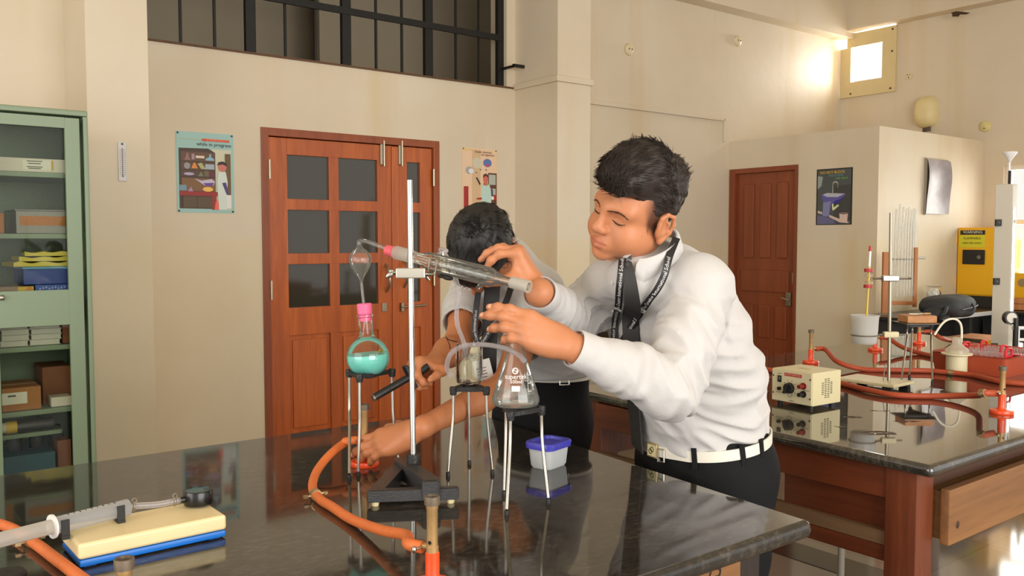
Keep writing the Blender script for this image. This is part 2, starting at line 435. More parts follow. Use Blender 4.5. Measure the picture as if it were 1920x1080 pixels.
# ---------------- double door
WOOD_D = wood_mat('door_teak', (150, 66, 15), (204, 104, 32), 1.0, 'Z', rough=0.32)
WOOD_F = wood_mat('door_frame_teak', (122, 56, 20), (160, 78, 30), 1.0, 'Z', rough=0.4)
M_pane = mat('door_glass_dark', (62, 58, 48), 0.06, spec=0.7)
M_steel = mat('door_steel', (170, 160, 138), 0.35, 0.85, var=0.15, vscale=40)
fr = MB(); yf0, yf1 = YB - 0.008, YB + 0.09
fr.span((DX0, yf0, 0), (DX0 + 0.05, yf1, DZ), bev=0.003).span((DX1 - 0.05, yf0, 0), (DX1, yf1, DZ), bev=0.003).span((DX0 + 0.05, yf0, DZ - 0.05), (DX1 - 0.05, yf1, DZ), bev=0.003)
d1 = structure(fr.build('door_1', WOOD_F))
def leaf(xa, xb, cols, rows, stile, y0):
    """a panelled leaf with glazed upper rows"""
    L_ = MB(); t = 0.045; z0, z1 = 0.01, DZ - 0.055
    gz0, gz1 = 0.98, 1.96
    L_.span((xa, y0, z0), (xa + stile, y0 + t, z1), bev=0.003).span((xb - stile, y0, z0), (xb, y0 + t, z1), bev=0.003)
    cw = (xb - xa - 2 * stile); bar = 0.07
    L_.span((xa + stile, y0, gz1), (xb - stile, y0 + t, z1), bev=0.002).span((xa + stile, y0, 0.80), (xb - stile, y0 + t, gz0), bev=0.002).span((xa + stile, y0, z0), (xb - stile, y0 + t, 0.16), bev=0.002)
    xs = []
    pw = (cw - bar * (cols - 1)) / cols
    for i in range(cols):
        xs.append((xa + stile + i * (pw + bar), xa + stile + i * (pw + bar) + pw))
        if i: L_.span((xs[i][0] - bar, y0 + 0.002, 0.1), (xs[i][0], y0 + t - 0.002, gz1 + 0.01), bev=0.002)
    ph = (gz1 - gz0 - bar * (rows - 1)) / rows; zs = []
    for j in range(rows):
        zs.append((gz0 + j * (ph + bar), gz0 + j * (ph + bar) + ph))
        if j: L_.span((xa + stile, y0 + 0.001, zs[j][0] - bar), (xb - stile, y0 + t - 0.001, zs[j][0]), bev=0.002)
    for a, b_ in xs:   # lower raised panels
        L_.span((a - 0.005, y0 + 0.018, 0.15), (b_ + 0.005, y0 + 0.028, 0.81)).box(((a + b_) / 2, y0 + 0.016, 0.48), (b_ - a - 0.05, 0.02, 0.58), bev=0.006)
    lf = L_.build('door_leaf', WOOD_D, d1)
    for a, b_ in xs:
        for za, zb in zs:
            MB().span((a - 0.005, y0 + 0.02, za - 0.005), (b_ + 0.005, y0 + 0.026, zb + 0.005)).build('door_pane', M_pane, lf)
    return lf
y0 = YB + 0.012
XM = onY(741, 420, YB)[0]
l1 = leaf(DX0 + 0.053, XM - 0.004, 2, 3, 0.125, y0)
l2 = leaf(XM + 0.004, DX1 - 0.053, 1, 3, 0.10, y0)
# a rounded cover strip where the leaves meet
MB().span((XM - 0.022, y0 - 0.012, 0.01), (XM + 0.03, y0 + 0.002, DZ - 0.06), bev=0.005).build('door_strip', WOOD_D, d1)
hb = MB()
for px in (717, 751):
    p = onY(px, 287, y0 - 0.01); hb.box((p[0], y0 - 0.008, p[2]), (0.032, 0.014, 0.16), bev=0.004).cyl((p[0] + 0.008, y0 - 0.02, p[2] - 0.09), (p[0] + 0.008, y0 - 0.02, p[2] + 0.085), 0.006, seg=8)
hb.build('door_bolt', M_steel, d1)
for px, yy in ((724, 520), (757, 512)):
    p = onY(px, yy, y0)
    MB().tube(arc_pts([(p[0] - 0.004, y0, p[2] + 0.09), (p[0] + (0.006 if px > 740 else -0.006), y0 - 0.045, p[2] + 0.05), (p[0], y0 - 0.05, p[2] - 0.04), (p[0], y0, p[2] - 0.1)], 20), 0.009, 8).build('door_handle', M_steel, d1)
p = onY(720, 576, y0); q = onY(798, 573, y0 - 0.02); a = onY(752, 576, y0 - 0.02)
lb = MB().box((p[0], y0 - 0.005, p[2]), (0.035, 0.012, 0.06), bev=0.003).cyl((a[0], y0 - 0.025, a[2]), (q[0], y0 - 0.025, q[2] + 0.005), 0.008, seg=10).box((a[0] + 0.01, y0 - 0.015, a[2]), (0.02, 0.03, 0.06), bev=0.003)
lb.build('door_latch', M_steel, d1)
hg = MB()
for xx, zz in ((DX0 + 0.052, 1.86), (DX0 + 0.052, 1.1), (DX1 - 0.052, 1.86), (DX1 - 0.052, 1.15)): hg.cyl((xx, YB - 0.01, zz - 0.06), (xx, YB - 0.01, zz + 0.06), 0.008, seg=8)
hg.build('door_hinge', M_steel, d1)

# ---------------- plain panelled door of the corner room
WOOD_R = wood_mat('door_redbrown', (120, 56, 26), (146, 72, 36), 0.8, 'Z', rough=0.45)
fr = MB(); xa = XBOX - 0.01
fr.span((xa, 4.548, 0), (XBOX + 0.1, 4.575, 2.075), bev=0.003).span((xa, 5.22, 0), (XBOX + 0.1, 5.285, 2.075), bev=0.003).span((xa, 4.575, 2.03), (XBOX + 0.1, 5.22, 2.075), bev=0.003)
d2 = structure(fr.build('door_2', WOOD_R))
lf = MB(); lx = XBOX + 0.03; ya, yb = 4.577, 5.218
lf.span((lx, ya, 0.01), (lx + 0.04, yb, 2.028))
nw = 4; pw = (yb - ya - 0.06 * (nw + 1)) / nw
def ridge(y0_, y1_, z0_, z1_):
    lf.box((lx - 0.004, (y0_ + y1_) / 2, (z0_ + z1_) / 2), (0.026, y1_ - y0_, z1_ - z0_), bev=0.011)
for i in range(3):
    yy = ya + 0.05 + i * (yb - ya - 0.1) / 3
    ridge(yy + 0.035, yy + (yb - ya - 0.1) / 3 - 0.035, 1.25, 1.93)
    ridge(yy + 0.03, yy + (yb - ya - 0.1) / 3 - 0.03, 0.52, 0.82); ridge(yy + 0.03, yy + (yb - ya - 0.1) / 3 - 0.03, 0.1, 0.42)
ridge(ya + 0.06, yb - 0.06, 0.94, 1.14)
leaf2 = lf.build('door_leaf', WOOD_R, d2)
hd = MB()
p = onX(1480, 563, lx)
hd.box((lx - 0.012, p[1], p[2] + 0.01), (0.02, 0.05, 0.12), bev=0.004).cyl((lx - 0.03, p[1] + 0.06, p[2] + 0.02), (lx - 0.03, p[1] - 0.02, p[2] + 0.0), 0.009, seg=8)
p2 = onX(1490, 522, lx); hd.box((lx - 0.012, p2[1], p2[2]), (0.016, 0.03, 0.1), bev=0.004)
hd.build('door_latch', M_steel, d2)

# ---------------- metal grille in the opening above the doors
M_iron = mat('black_iron', (28, 26, 24), 0.5, 0.3, var=0.3, vscale=30)
g = thing('metal_grille', 'black iron bar grille filling the opening above the double door', 'grille', (1.05, YB + 0.06, ZS))
yg = YB + 0.05
for px, py in ((469.5, 98), (649, 128), (803, 146), (938, 160)):
    X = onY(px, py, yg)[0]
    MB().span((X - 0.032, yg - 0.015, ZS + 0.004), (X + 0.032, yg + 0.02, 3.62)).build('post', M_iron, g, world=True)
for px, py in ((339, 80), (403, 90), (535.6, 110), (592, 118), (705.6, 134), (754, 140), (855, 153), (898, 158)):
    X = onY(px, py, yg)[0]
    MB().span((X - 0.008, yg - 0.004, ZS + 0.004), (X + 0.008, yg + 0.008, 3.62)).build('bar', M_iron, g, world=True)
for zz in (2.935, 3.33):
    MB().span((1.06, yg - 0.02, zz - 0.022), (4.05, yg - 0.004, zz + 0.022)).build('rail', M_iron, g, world=True)
X = onY(938, 160, yg)[0]
br_ = MB().span((X, yg - 0.16, 2.70), (X + 0.025, yg, 2.715)).span((X, yg - 0.17, 2.70), (X + 0.1, yg - 0.15, 2.722)).build('bracket', M_iron, g, world=True)
# ================================================================== LAB BENCHES
M_gran = granite_mat('black_granite')
WOOD_B = wood_mat('bench_wood', (78, 34, 16), (126, 62, 30), 1.2, 'Z', rough=0.42)
WOOD_BH = wood_mat('bench_wood_flat', (74, 32, 16), (122, 60, 30), 1.2, 'Y', rough=0.42)
WOOD_DR = wood_mat('drawer_wood', (108, 70, 38), (150, 104, 60), 1.3, 'X', rough=0.45)
WOOD_DK = wood_mat('bench_wood_dark', (30, 22, 18), (52, 40, 32), 1.2, 'Z', rough=0.5)
M_ink = mat('ink', (34, 24, 20), 0.8)
TZ = 0.87
def slab(poly, z1, t, r=0.014):
    """stone top with rounded nosing"""
    bm = bmesh.new()
    lo = [bm.verts.new((x, y, z1 - t)) for x, y in poly]; hi = [bm.verts.new((x, y, z1)) for x, y in poly]
    n = len(poly)
    bm.faces.new(lo[::-1]); bm.faces.new(hi)
    for i in range(n): bm.faces.new((lo[i], lo[(i + 1) % n], hi[(i + 1) % n], hi[i]))
    bmesh.ops.bevel(bm, geom=bm.edges[:], offset=r, segments=4, affect='EDGES', profile=0.5)
    bm.verts.index_update()
    m = MB(); m.wn = True; m.add([v.co.copy() for v in bm.verts], [[v.index for v in f.verts] for f in bm.faces]); bm.free(); return m
def writing(s, M, size, parent, m=None, name='lettering', world=True, lift=0.0008, wid=1.0):
    vs, fs = text_geo(s, size)
    k = MB(); k.add([M @ Vector((v.x * wid, v.y, lift)) for v in vs], fs)
    return k.build(name, m or M_ink, parent, world=world, smooth=False)
# -- near bench
T1 = [(-1.0, 0.97), (1.502, 0.971), (1.612, 2.335), (-1.0, 2.337)]
b1 = thing('lab_bench', 'near black stone topped lab bench carrying the distillation apparatus', 'table', (0.3, 1.65, 0))
slab(T1, TZ, 0.036).build('worktop', granite_mat('grey_granite', 0.08, 0.55, 0.035, 0.10, 0.92), b1, world=True)
def legs(b, pts, m, s=0.075, top=TZ - 0.036):
    for x, y in pts: MB().box((x, y, top / 2), (s, s, top), bev=0.004).build('leg', m, b, world=True)
legs(b1, [(1.40, 1.085), (1.47, 2.2), (-0.85, 1.085), (-0.85, 2.2)], WOOD_DK)
MB().span((-0.85, 2.19, 0.62), (1.45, 2.215, 0.834)).span((-0.85, 1.095, 0.7), (1.4, 1.12, 0.834)).build('apron', WOOD_B, b1, world=True)
MB().box((1.435, 1.64, 0.725), (0.025, 1.08, 0.215), rz=R(-3.6)).build('side_apron', WOOD_B, b1, world=True)
for i, (xa, xb) in enumerate(((0.62, 1.355), (-0.2, 0.55))):
    dr = MB().span((xa, 1.03, 0.56), (xb, 1.10, 0.815), bev=0.004).build('drawer', WOOD_DR, b1, world=True)
    if i == 0:
        p = onY(1338, 1076, 1.03)
        writing('23', frame_M((p[0], 1.03, p[2] + 0.004), (1, 0, 0.12), (0, 0, 1)), 0.05, dr, name='number')
# -- second bench
T2 = [(2.088, 1.03), (5.0, 1.035), (5.0, 2.62), (2.14, 2.42)]
b2 = thing('lab_bench', 'far black stone topped lab bench on red-brown wooden legs behind the boy', 'table', (3.4, 1.75, 0))
slab(T2, TZ, 0.032).build('worktop', M_gran, b2, world=True)
xs = onX(1700, 960, 2.14); print('b2 leg', xs)
legs(b2, [(2.165, 1.125), (2.2, 2.3), (4.85, 1.125), (4.85, 2.4)], WOOD_B, 0.085, TZ - 0.032)
MB().span((2.13, 1.168, 0.752), (2.16, 2.26, TZ - 0.032), bev=0.002).build('side_apron', WOOD_BH, b2, world=True)
MB().span((2.155, 1.168, 0.655), (2.18, 1.49, 0.755)).build('side_panel', WOOD_BH, b2, world=True)
MB().span((2.135, 1.168, 0.625), (2.165, 2.26, 0.662), bev=0.002).build('side_rail', wood_mat('rail_greyed', (96, 70, 46), (128, 98, 68), 1.2, 'Y', rough=0.6), b2, world=True)
MB().span((2.135, 1.168, 0.583), (2.165, 2.26, 0.624), bev=0.002).build('side_rail', WOOD_BH, b2, world=True)
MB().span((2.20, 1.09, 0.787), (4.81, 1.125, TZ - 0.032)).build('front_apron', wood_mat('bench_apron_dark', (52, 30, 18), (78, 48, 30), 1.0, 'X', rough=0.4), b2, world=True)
MB().span((2.2, 2.33, 0.62), (4.81, 2.36, TZ - 0.032)).build('back_apron', WOOD_B, b2, world=True)
for i, (xa, xb) in enumerate(((2.215, 3.0), (3.12, 3.9), (4.0, 4.78))):
    dr = MB().span((xa, 1.045, 0.640), (xb, 1.07, 0.785), bev=0.004).span((xa + 0.01, 1.07, 0.65), (xb - 0.01, 1.5, 0.775)).build('drawer', WOOD_DR, b2, world=True)
    if i == 0:
        MB().sphere((xa + 0.045, 1.047, 0.688), (0.012, 0.004, 0.012), 14, 8).build('knot', mat('wood_knot', (64, 38, 22), 0.6), dr, world=True)
pp = MB().cyl((3.25, 1.97, 0.0), (3.25, 1.97, TZ - 0.04), 0.014, seg=14).cyl((3.25, 1.97, 0.6), (3.6, 1.97, 0.6), 0.012, seg=10)
pp.build('waste_pipe', mat('grey_pipe', (140, 132, 118), 0.5), b2, world=True)
# -- side counter in front of the corner room and along the right wall
b3 = thing('wall_counter', 'black side counter beneath the yellow cabinet by the bright window', 'counter', (7.5, 3.4, 0))
CZ = 0.82
ce = onZ(1720, 599, CZ); CY = ce[1]
MB().span((6.42, CY, CZ - 0.03), (8.5, 3.79, CZ), bev=0.006).span((7.75, 1.6, CZ - 0.03), (8.5, CY + 0.02, CZ), bev=0.006).build('worktop', mat('black_counter', (34, 32, 30), 0.25), b3, world=True)
MB().span((6.5, CY + 0.25, 0.0), (8.45, 3.77, CZ - 0.03)).span((7.95, 1.65, 0.0), (8.45, CY + 0.2, CZ - 0.03)).build('body', mat('counter_body', (46, 44, 42), 0.5), b3, world=True)
MB().span((6.8, CY - 0.012, CZ - 0.03), (8.45, CY, CZ + 0.004), bev=0.004).build('edge_rail', mat('rail_white', (205, 205, 205), 0.3), b3, world=True)
for xx in (6.55, 7.35, 8.2):
    MB().box((xx, CY + 0.06, (CZ - 0.03) / 2), (0.06, 0.06, CZ - 0.03)).build('leg', mat('counter_body', (46, 44, 42), 0.5), b3, world=True)
# dark wooden cupboard on the back wall behind the boys
cb = thing('wooden_cupboard', 'dark brown wooden cupboard standing against the back wall right of the pillar', 'cupboard', (5.4, 5.05, 0))
WOOD_C = wood_mat('cupboard_wood', (34, 18, 12), (52, 30, 20), 1.0, 'Z', rough=0.4)
MB().span((4.98, 4.88, 0.0), (5.9, 5.28, 0.92), bev=0.004).build('body', WOOD_C, cb, world=True)
MB().span((4.95, 4.85, 0.92), (5.93, 5.29, 0.95), bev=0.005).build('top_board', WOOD_C, cb, world=True)
for xa, xb in ((5.0, 5.43), (5.45, 5.88)):
    d = MB().span((xa, 4.862, 0.06), (xb, 4.882, 0.88), bev=0.004).build('door', WOOD_C, cb, world=True)
    MB().sphere(((xb - 0.04) if xa < 5.2 else (xa + 0.04), 4.855, 0.5), 0.014, 12, 8).build('knob', M_steel, d, world=True)

# spilled water on the far bench
M_spill = thin_glass('spilled_water', tint=(0.9, 0.91, 0.9), edge=(0.8, 0.8, 0.8), refl=1.0, base=0.03)
sq = onZ(1640, 800, TZ)
wsp = thing('water_spill', 'shallow puddles of spilled water on the far bench in front of the stand base', 'water', (sq.x, sq.y, TZ))
for j, (px, py, rx_, ry_) in enumerate(((1650, 812, 0.055, 0.022), (1600, 782, 0.028, 0.014), (1700, 790, 0.036, 0.012), (1575, 800, 0.016, 0.012), (1650, 770, 0.03, 0.008))):
    q = onZ(px, py, TZ); n = 40; top = []; low = []
    for i in range(n):
        a = 2 * PI * i / n; w_ = 1 + 0.35 * mnoise.noise(Vector((math.cos(a) * 1.7 + j * 5, math.sin(a) * 1.7, j)))
        d = RT * (math.cos(a) * rx_ * w_) + Vector((FW.x, FW.y, 0)).normalized() * (math.sin(a) * ry_ * w_)
        low.append(q + d + Vector((0, 0, 0.0002))); top.append(q + d * 0.98 + Vector((0, 0, 0.0004)))
    k = MB(); k.add(low + top + [q + Vector((0, 0, 0.0006))], [(i, (i + 1) % n, (i + 1) % n + n, i + n) for i in range(n)] + [(i + n, (i + 1) % n + n, 2 * n) for i in range(n)])
    k.build('puddle', M_spill, wsp, world=True)
# ================================================================== THINGS ON THE NEAR BENCH
M_glass = thin_glass('clear_glass', tint=(0.97, 0.98, 0.96), edge=(0.78, 0.79, 0.76), refl=0.9)
M_glass2 = thin_glass('thick_clear_glass', tint=(0.93, 0.94, 0.91), edge=(0.56, 0.57, 0.54), refl=1.0, haze=0.05)
M_frost = thin_glass('ground_glass', tint=(0.9, 0.9, 0.86), edge=(0.6, 0.6, 0.56), refl=0.5, rough=0.4, haze=0.62, hazecol=(0.78, 0.75, 0.68))
M_tubing = thin_glass('clear_tubing', tint=(0.93, 0.92, 0.93), edge=(0.5, 0.48, 0.5), refl=0.8, rough=0.12, haze=0.28, hazecol=(0.78, 0.74, 0.76))
M_water = thin_glass('water', tint=(0.985, 0.99, 0.985), edge=(0.93, 0.95, 0.94), refl=0.5)
M_teal = mat('teal_solution', (138, 222, 210), 0.08, spec=0.6, sss=0.6, trans=0.04)
M_pinkstop = mat('pink_stopper', (238, 108, 150), 0.5, var=0.08, vscale=80)
M_pinkred = mat('pink_red_stopper', (226, 92, 104), 0.45)
M_chrome = mat('chrome_rod', (205, 203, 198), 0.16, 1.0)
M_zinc = mat('zinc', (176, 170, 158), 0.32, 1.0, var=0.15, vscale=60)
M_alu = mat('alloy_block', (196, 190, 176), 0.38, 0.75)
M_castb = mat('black_hammered', (46, 46, 48), 0.24, 0.2, spec=0.9, bump=0.55, bscale=480)
M_castp = mat('black_casting', (34, 33, 32), 0.5, bump=0.3, bscale=120)
M_blackr = mat('black_rubber', (26, 25, 24), 0.55)
M_brass = mat('old_brass', (182, 146, 96), 0.5, 0.55, var=0.3, vscale=55)
M_brassd = mat('sooty_brass', (112, 98, 82), 0.6, 0.5, var=0.35, vscale=70)
M_redb = mat('red_orange_enamel', (240, 78, 30), 0.28, coat=0.3)
M_hose = mat('orange_hose', (214, 112, 54), 0.55, var=0.16, vscale=45, bump=0.15, bscale=200)
M_hoser = mat('red_brown_hose', (176, 74, 42), 0.55, var=0.16, vscale=45, bump=0.15, bscale=200)
M_cream = mat('cream_board', (234, 214, 164), 0.35, var=0.03)
M_blue = mat('blue_board', (22, 112, 206), 0.4)
def T(p): return (p[0], p[1], p[2])

# ---- A-shaped retort stand
sp = onZ(775, 908, TZ)
st = thing('retort_stand', 'retort stand with black hammered A-shaped base and shiny rod on the near bench', 'stand', (sp[0], sp[1], TZ))
L0, R0 = onZ(696, 946, TZ + 0.006), onZ(853, 940, TZ + 0.006)
ux = (R0 - L0); ux.z = 0; barL = ux.length; ux.normalize(); uy = Vector((-ux.y, ux.x, 0))
midb = (L0 + R0) / 2
Mb = frame_M((midb.x, midb.y, TZ), ux, uy)
fb = MB(); h0, h1 = 0.008, 0.034
def tp(x, y, z): return Mb @ Vector((x, y, z))
bm = MB().box((0, 0.012, (h0 + h1) / 2), (barL + 0.018, 0.024, h1 - h0), bev=0.005)
rodl = Mb.inverted() @ Vector((sp.x, sp.y, TZ)); rx, ry = rodl.x, rodl.y
hump = MB().box((rx + 0.034, 0.010, 0.030), (0.04, 0.03, 0.044), bev=0.008)
arm1 = MB()
def arm(a, b, w, z0a, z1a, z0b, z1b):
    a = Vector(a); b = Vector(b); d = (b - a).normalized(); n = Vector((-d.y, d.x)) * w / 2
    vs = [(a - n).to_tuple() + (z0a,), (a + n).to_tuple() + (z0a,), (b + n).to_tuple() + (z0b,), (b - n).to_tuple() + (z0b,)]
    vt = [(a - n).to_tuple() + (z1a,), (a + n).to_tuple() + (z1a,), (b + n).to_tuple() + (z1b,), (b - n).to_tuple() + (z1b,)]
    arm1.add(vs + vt, [(3, 2, 1, 0), (4, 5, 6, 7), (0, 1, 5, 4), (1, 2, 6, 5), (2, 3, 7, 6), (3, 0, 4, 7)])
arm((-barL / 2 + 0.012, 0.02), (rx - 0.02, ry + 0.045), 0.030, h0, h1 - 0.001, 0.012, 0.046)
arm((rx + 0.036, 0.012), (rx - 0.03, ry + 0.05), 0.034, h0 + 0.006, 0.051, 0.014, 0.050)
bm.v = [tuple(tp(*v)) for v in bm.v + hump.v + arm1.v]
n1 = len(bm.v) - len(hump.v) - len(arm1.v); n2 = n1 + len(hump.v)
bm.f += [tuple(i + n1 for i in f) for f in hump.f] + [tuple(i + n2 for i in f) for f in arm1.f]
base = bm.build('base', M_castb, st, world=True)
soc = MB().cyl(tp(rx, ry, 0.02), tp(rx, ry, 0.069), 0.0150, seg=28).build('socket', M_castp, st, world=True)
for x in (-barL / 2 + 0.008, barL / 2 - 0.008):
    MB().lathe([(0.001, 0), (0.007, 0), (0.009, 0.010), (0.001, 0.010)], 18, Matrix.Translation(tp(x, 0.012, 0))).build('foot', mat('cream_foot', (222, 208, 160), 0.5), st, world=True)
MB().lathe([(0.001, 0), (0.007, 0), (0.009, 0.016), (0.001, 0.016)], 18, Matrix.Translation(tp(rx - 0.02, ry + 0.045, 0))).build('foot', mat('cream_foot', (222, 208, 160), 0.5), st, world=True)
DST = (sp - CP).dot(FW)
rt_, rb_ = at(768, 338, DST), Vector((sp.x, sp.y, TZ + 0.06))
MB().cyl(rb_, rt_, 0.0064, seg=20).build('rod', M_chrome, st, world=True)

# ---- tripods
def tripod(label, lugs, feet, zp, knee=None):
    c = sum((Vector(l) for l in lugs), Vector()) / 3
    t = thing('tripod', label, 'tripod', (c.x, c.y, TZ), group='laboratory tripods')
    # triangular ring plate
    P = [Vector((l[0], l[1], zp)) for l in lugs]
    ringm = MB(); rr = min((P[0] - P[1]).length, (P[1] - P[2]).length) * 0.30
    cc = Vector((c.x, c.y, zp))
    MBp = MB()
    N_ = 60; outer = []; inner = []
    for k in range(N_):
        a = 2 * PI * k / N_; d = Vector((math.cos(a), math.sin(a), 0))
        # distance to triangle edge along d
        best = 9
        for i in range(3):
            p, q = P[i] - cc, P[(i + 1) % 3] - cc
            e = q - p; den = d.x * e.y - d.y * e.x
            if abs(den) > 1e-9:
                tt = (p.x * e.y - p.y * e.x) / den
                s_ = (p.x * d.y - p.y * d.x) / den
                if tt > 0 and -0.001 <= s_ <= 1.001: best = min(best, tt)
        outer.append(cc + d * (best + 0.006)); inner.append(cc + d * min(rr, best - 0.006))
    vs = []; 
    for k in range(N_): vs += [outer[k], outer[k] - Vector((0, 0, 0.009)), inner[k] - Vector((0, 0, 0.009)), inner[k]]
    fs = []
    for k in range(N_):
        a, b_ = k * 4, ((k + 1) % N_) * 4
        for j in range(4): fs.append((a + j, a + (j + 1) % 4, b_ + (j + 1) % 4, b_ + j))
    MBp.add(vs, fs)
    for p in P: MBp.lathe([(0.001, -0.017), (0.0075, -0.017), (0.009, -0.004), (0.0085, 0.002), (0.001, 0.002)], 16, Matrix.Translation(p))
    MBp.build('ring_plate', M_castp, t, world=True)
    for i, (p, f) in enumerate(zip(P, feet)):
        f = Vector(f); kz = TZ + 0.09
        kn = Vector((f.x, f.y, 0)).lerp(Vector((p.x, p.y, 0)), 0.80); kn.z = kz + 0.025
        out = (Vector((p.x, p.y, 0)) - Vector((cc.x, cc.y, 0))); out.normalize()
        pts = arc_pts([p - Vector((0, 0, 0.012)), Vector((p.x, p.y, TZ + 0.15)) + out * 0.001, kn, Vector((f.x, f.y, TZ + 0.012))], 20)
        lg = MB().tube(pts, 0.0036, 12).build('leg', M_zinc, t, world=True)
        MB().lathe([(0.001, 0), (0.0050, 0), (0.0050, 0.008), (0.004, 0.010), (0.001, 0.010)], 14, Matrix.Translation((f.x, f.y, TZ))).build('foot_cap', M_blackr, lg, world=True)
    return t
def lug(px, py, z): return onZ(px, py, z)
ZA = 1.106
tripod('tripod under the flask of teal liquid, left of the retort stand', [onZ(655, 694, ZA), onZ(674, 703, ZA), onZ(735, 693, ZA)], [onZ(655, 898, TZ), onZ(672, 893, TZ), onZ(747, 874, TZ)], ZA)
ZBt = 1.075
tripod('tripod carrying the glass beaker of water, between the rod and the conical flask', [onZ(850, 727, ZBt), onZ(912, 727, ZBt), onZ(879, 716, ZBt)], [onZ(840, 893, TZ), onZ(923, 889, TZ), onZ(880, 871, TZ)], ZBt)
ZC = 1.066
tripod('tripod under the conical flask, beside the blue-lidded box', [onZ(957, 773, ZC), onZ(949, 757, ZC), onZ(1015, 763, ZC)], [onZ(950, 966, TZ), onZ(945, 929, TZ), onZ(1028, 944, TZ)], ZC)

# ---- round bottomed flask with teal liquid
fc = at(690, 670, 2.085); fc = Vector(fc)
fl = thing('round_flask', 'round bottomed glass flask of bright teal liquid with a pink stopper', 'flask', (fc.x, fc.y, fc.z - 0.05))
tilt = Matrix.Scale(0.993, 4) @ Matrix.Rotation(R(-3.5), 4, RT.cross(Vector((0, 0, 1))).normalized())
Mf = Matrix.Translation(fc) @ Matrix.Scale(0.993, 4) @ Matrix.Rotation(R(3.5), 4, RT.cross(Vector((0, 0, 1))).normalized())
r = 0.0512; nr = 0.0168
prof = [(r * math.sin(a), -r * math.cos(a)) for a in np.linspace(0.02, PI - 0.40, 28)]
prof += [(nr + 0.004, r * 0.955), (nr + 0.0006, r * 1.04), (nr, 0.062), (nr, 0.096), (nr + 0.003, 0.099), (nr + 0.003, 0.103), (nr, 0.104)]
MB().lathe(prof, 48, Mf).build('glass_body', M_glass, fl, world=True)
ri = 0.0496; lvl = 0.008
lp = [(ri * math.sin(a), -ri * math.cos(a)) for a in np.linspace(0.02, math.acos(-lvl / ri), 24)]
lp += [(0.001, lvl)]
MB().lathe(lp, 48, Mf).build('teal_liquid', M_teal, fl, world=True)
MB().lathe([(0.001, 0.088), (nr - 0.0015, 0.088), (nr - 0.001, 0.1045), (nr + 0.0005, 0.106), (nr + 0.001, 0.128), (nr - 0.001, 0.130), (0.001, 0.130)], 28, Mf).build('stopper', M_pinkstop, fl, world=True)
MB().tube([Mf @ Vector((0.012, -0.03, 0.012)), Mf @ Vector((0.018, -0.026, 0.016)), Mf @ Vector((0.026, -0.022, 0.013)), Mf @ Vector((0.033, -0.016, 0.016))], [0.002, 0.003, 0.003, 0.001], 8).build('residue', mat('residue_ochre', (150, 130, 40), 0.6), fl, world=True)

# ---- still head: glass tube with an onion bulb
DF = 2.08
pA = Mf @ Vector((0, 0, 0.085)); bc = Vector(at(675.5, 490, DF)); bt = Vector(at(674, 455, DF))
jn = Vector(at(733, 470, 2.05))
sh = thing('still_head', 'glass still head with an onion shaped bulb rising from the pink stopper', 'glassware', tuple(pA))
ax = (bt - Vector(at(678, 524, DF))).normalized()
Mx = frame_M(bc, ax.orthogonal(), ax.cross(ax.orthogonal()))
zq = Mx.to_3x3() @ Vector((0, 0, 1))
if zq.dot(ax) < 0: Mx = Mx @ Matrix.Rotation(PI, 4, 'X')
bp = [(0.0034, -0.055), (0.0036, -0.046), (0.007, -0.038), (0.015, -0.026), (0.0225, -0.012), (0.0263, 0.002), (0.0245, 0.014), (0.017, 0.025), (0.009, 0.031), (0.006, 0.035), (0.0052, 0.042)]
MB().lathe(bp, 40, Mx).build('bulb', M_glass2, sh, world=True)
lowb = Mx @ Vector((0, 0, -0.054))
MB().tube([pA, lowb], 0.0036, 14, caps=False).build('lower_tube', M_glass2, sh, world=True)
topb = Mx @ Vector((0, 0, 0.04))
MB().tube(arc_pts([topb, topb + ax * 0.006, Vector(at(676, 452, DF)), Vector(at(682, 452, DF)), Vector(at(700, 457, DF - 0.01)), jn], 30), 0.0052, 14, caps=False).build('side_arm', M_glass2, sh, world=True)

# ---- condenser
cA, cB = Vector(at(733, 471, 2.05)), Vector(at(992, 538, 1.86))
cax = (cB - cA).normalized(); CLn = (cB - cA).length
cd = thing('condenser', 'glass condenser tube held slantwise by the clamp on the retort stand', 'glassware', tuple(cA.lerp(cB, 0.4)))
cu = Vector((0, 0, 1)); cu = (cu - cax * cu.dot(cax)).normalized(); cw = cax.cross(cu)
Mc = Matrix((cu, cw, cax)).transposed().to_4x4(); Mc.translation = cA
def cl(px): # distance along the axis under a pixel column
    lo, hi = 0, CLn
    for _ in range(40):
        m = (lo + hi) / 2; q = cA + cax * m - CP; x = 960 + FPX * q.dot(RT) / q.dot(FW)
        if x < px: lo = m
        else: hi = m
    return lo
MB().lathe([(0.001, -0.012), (0.0125, -0.012), (0.0138, 0.010), (0.001, 0.010)], 26, Mc).build('stopper', M_pinkred, cd, world=True)
z0, z1, z2, z3, z4, z5, z6 = cl(743), cl(772), cl(800), cl(925), cl(945), cl(958), CLn
MB().lathe([(0.0150, z0 - 0.004), (0.0162, z0), (0.0155, z1 - 0.002)], 30, Mc).build('ground_socket', M_frost, cd, world=True)
MB().lathe([(0.0155, z1 - 0.002), (0.0135, z1 + 0.010), (0.0125, z1 + 0.018), (0.0165, z2 - 0.008), (0.0205, z2 + 0.004), (0.0212, z2 + 0.014), (0.0212, z3 - 0.014), (0.0202, z3 - 0.005), (0.014, z3 + 0.006), (0.0095, z4), (0.0095, z5)], 36, Mc).build('jacket', M_glass2, cd, world=True)
inner = [(0.009, z1)]
for k in range(7):
    a = z2 + (z3 - z2) * (k + 0.15) / 7; b_ = z2 + (z3 - z2) * (k + 0.5) / 7; c_ = z2 + (z3 - z2) * (k + 0.85) / 7
    inner += [(0.0075, a), (0.0105, b_), (0.0075, c_)]
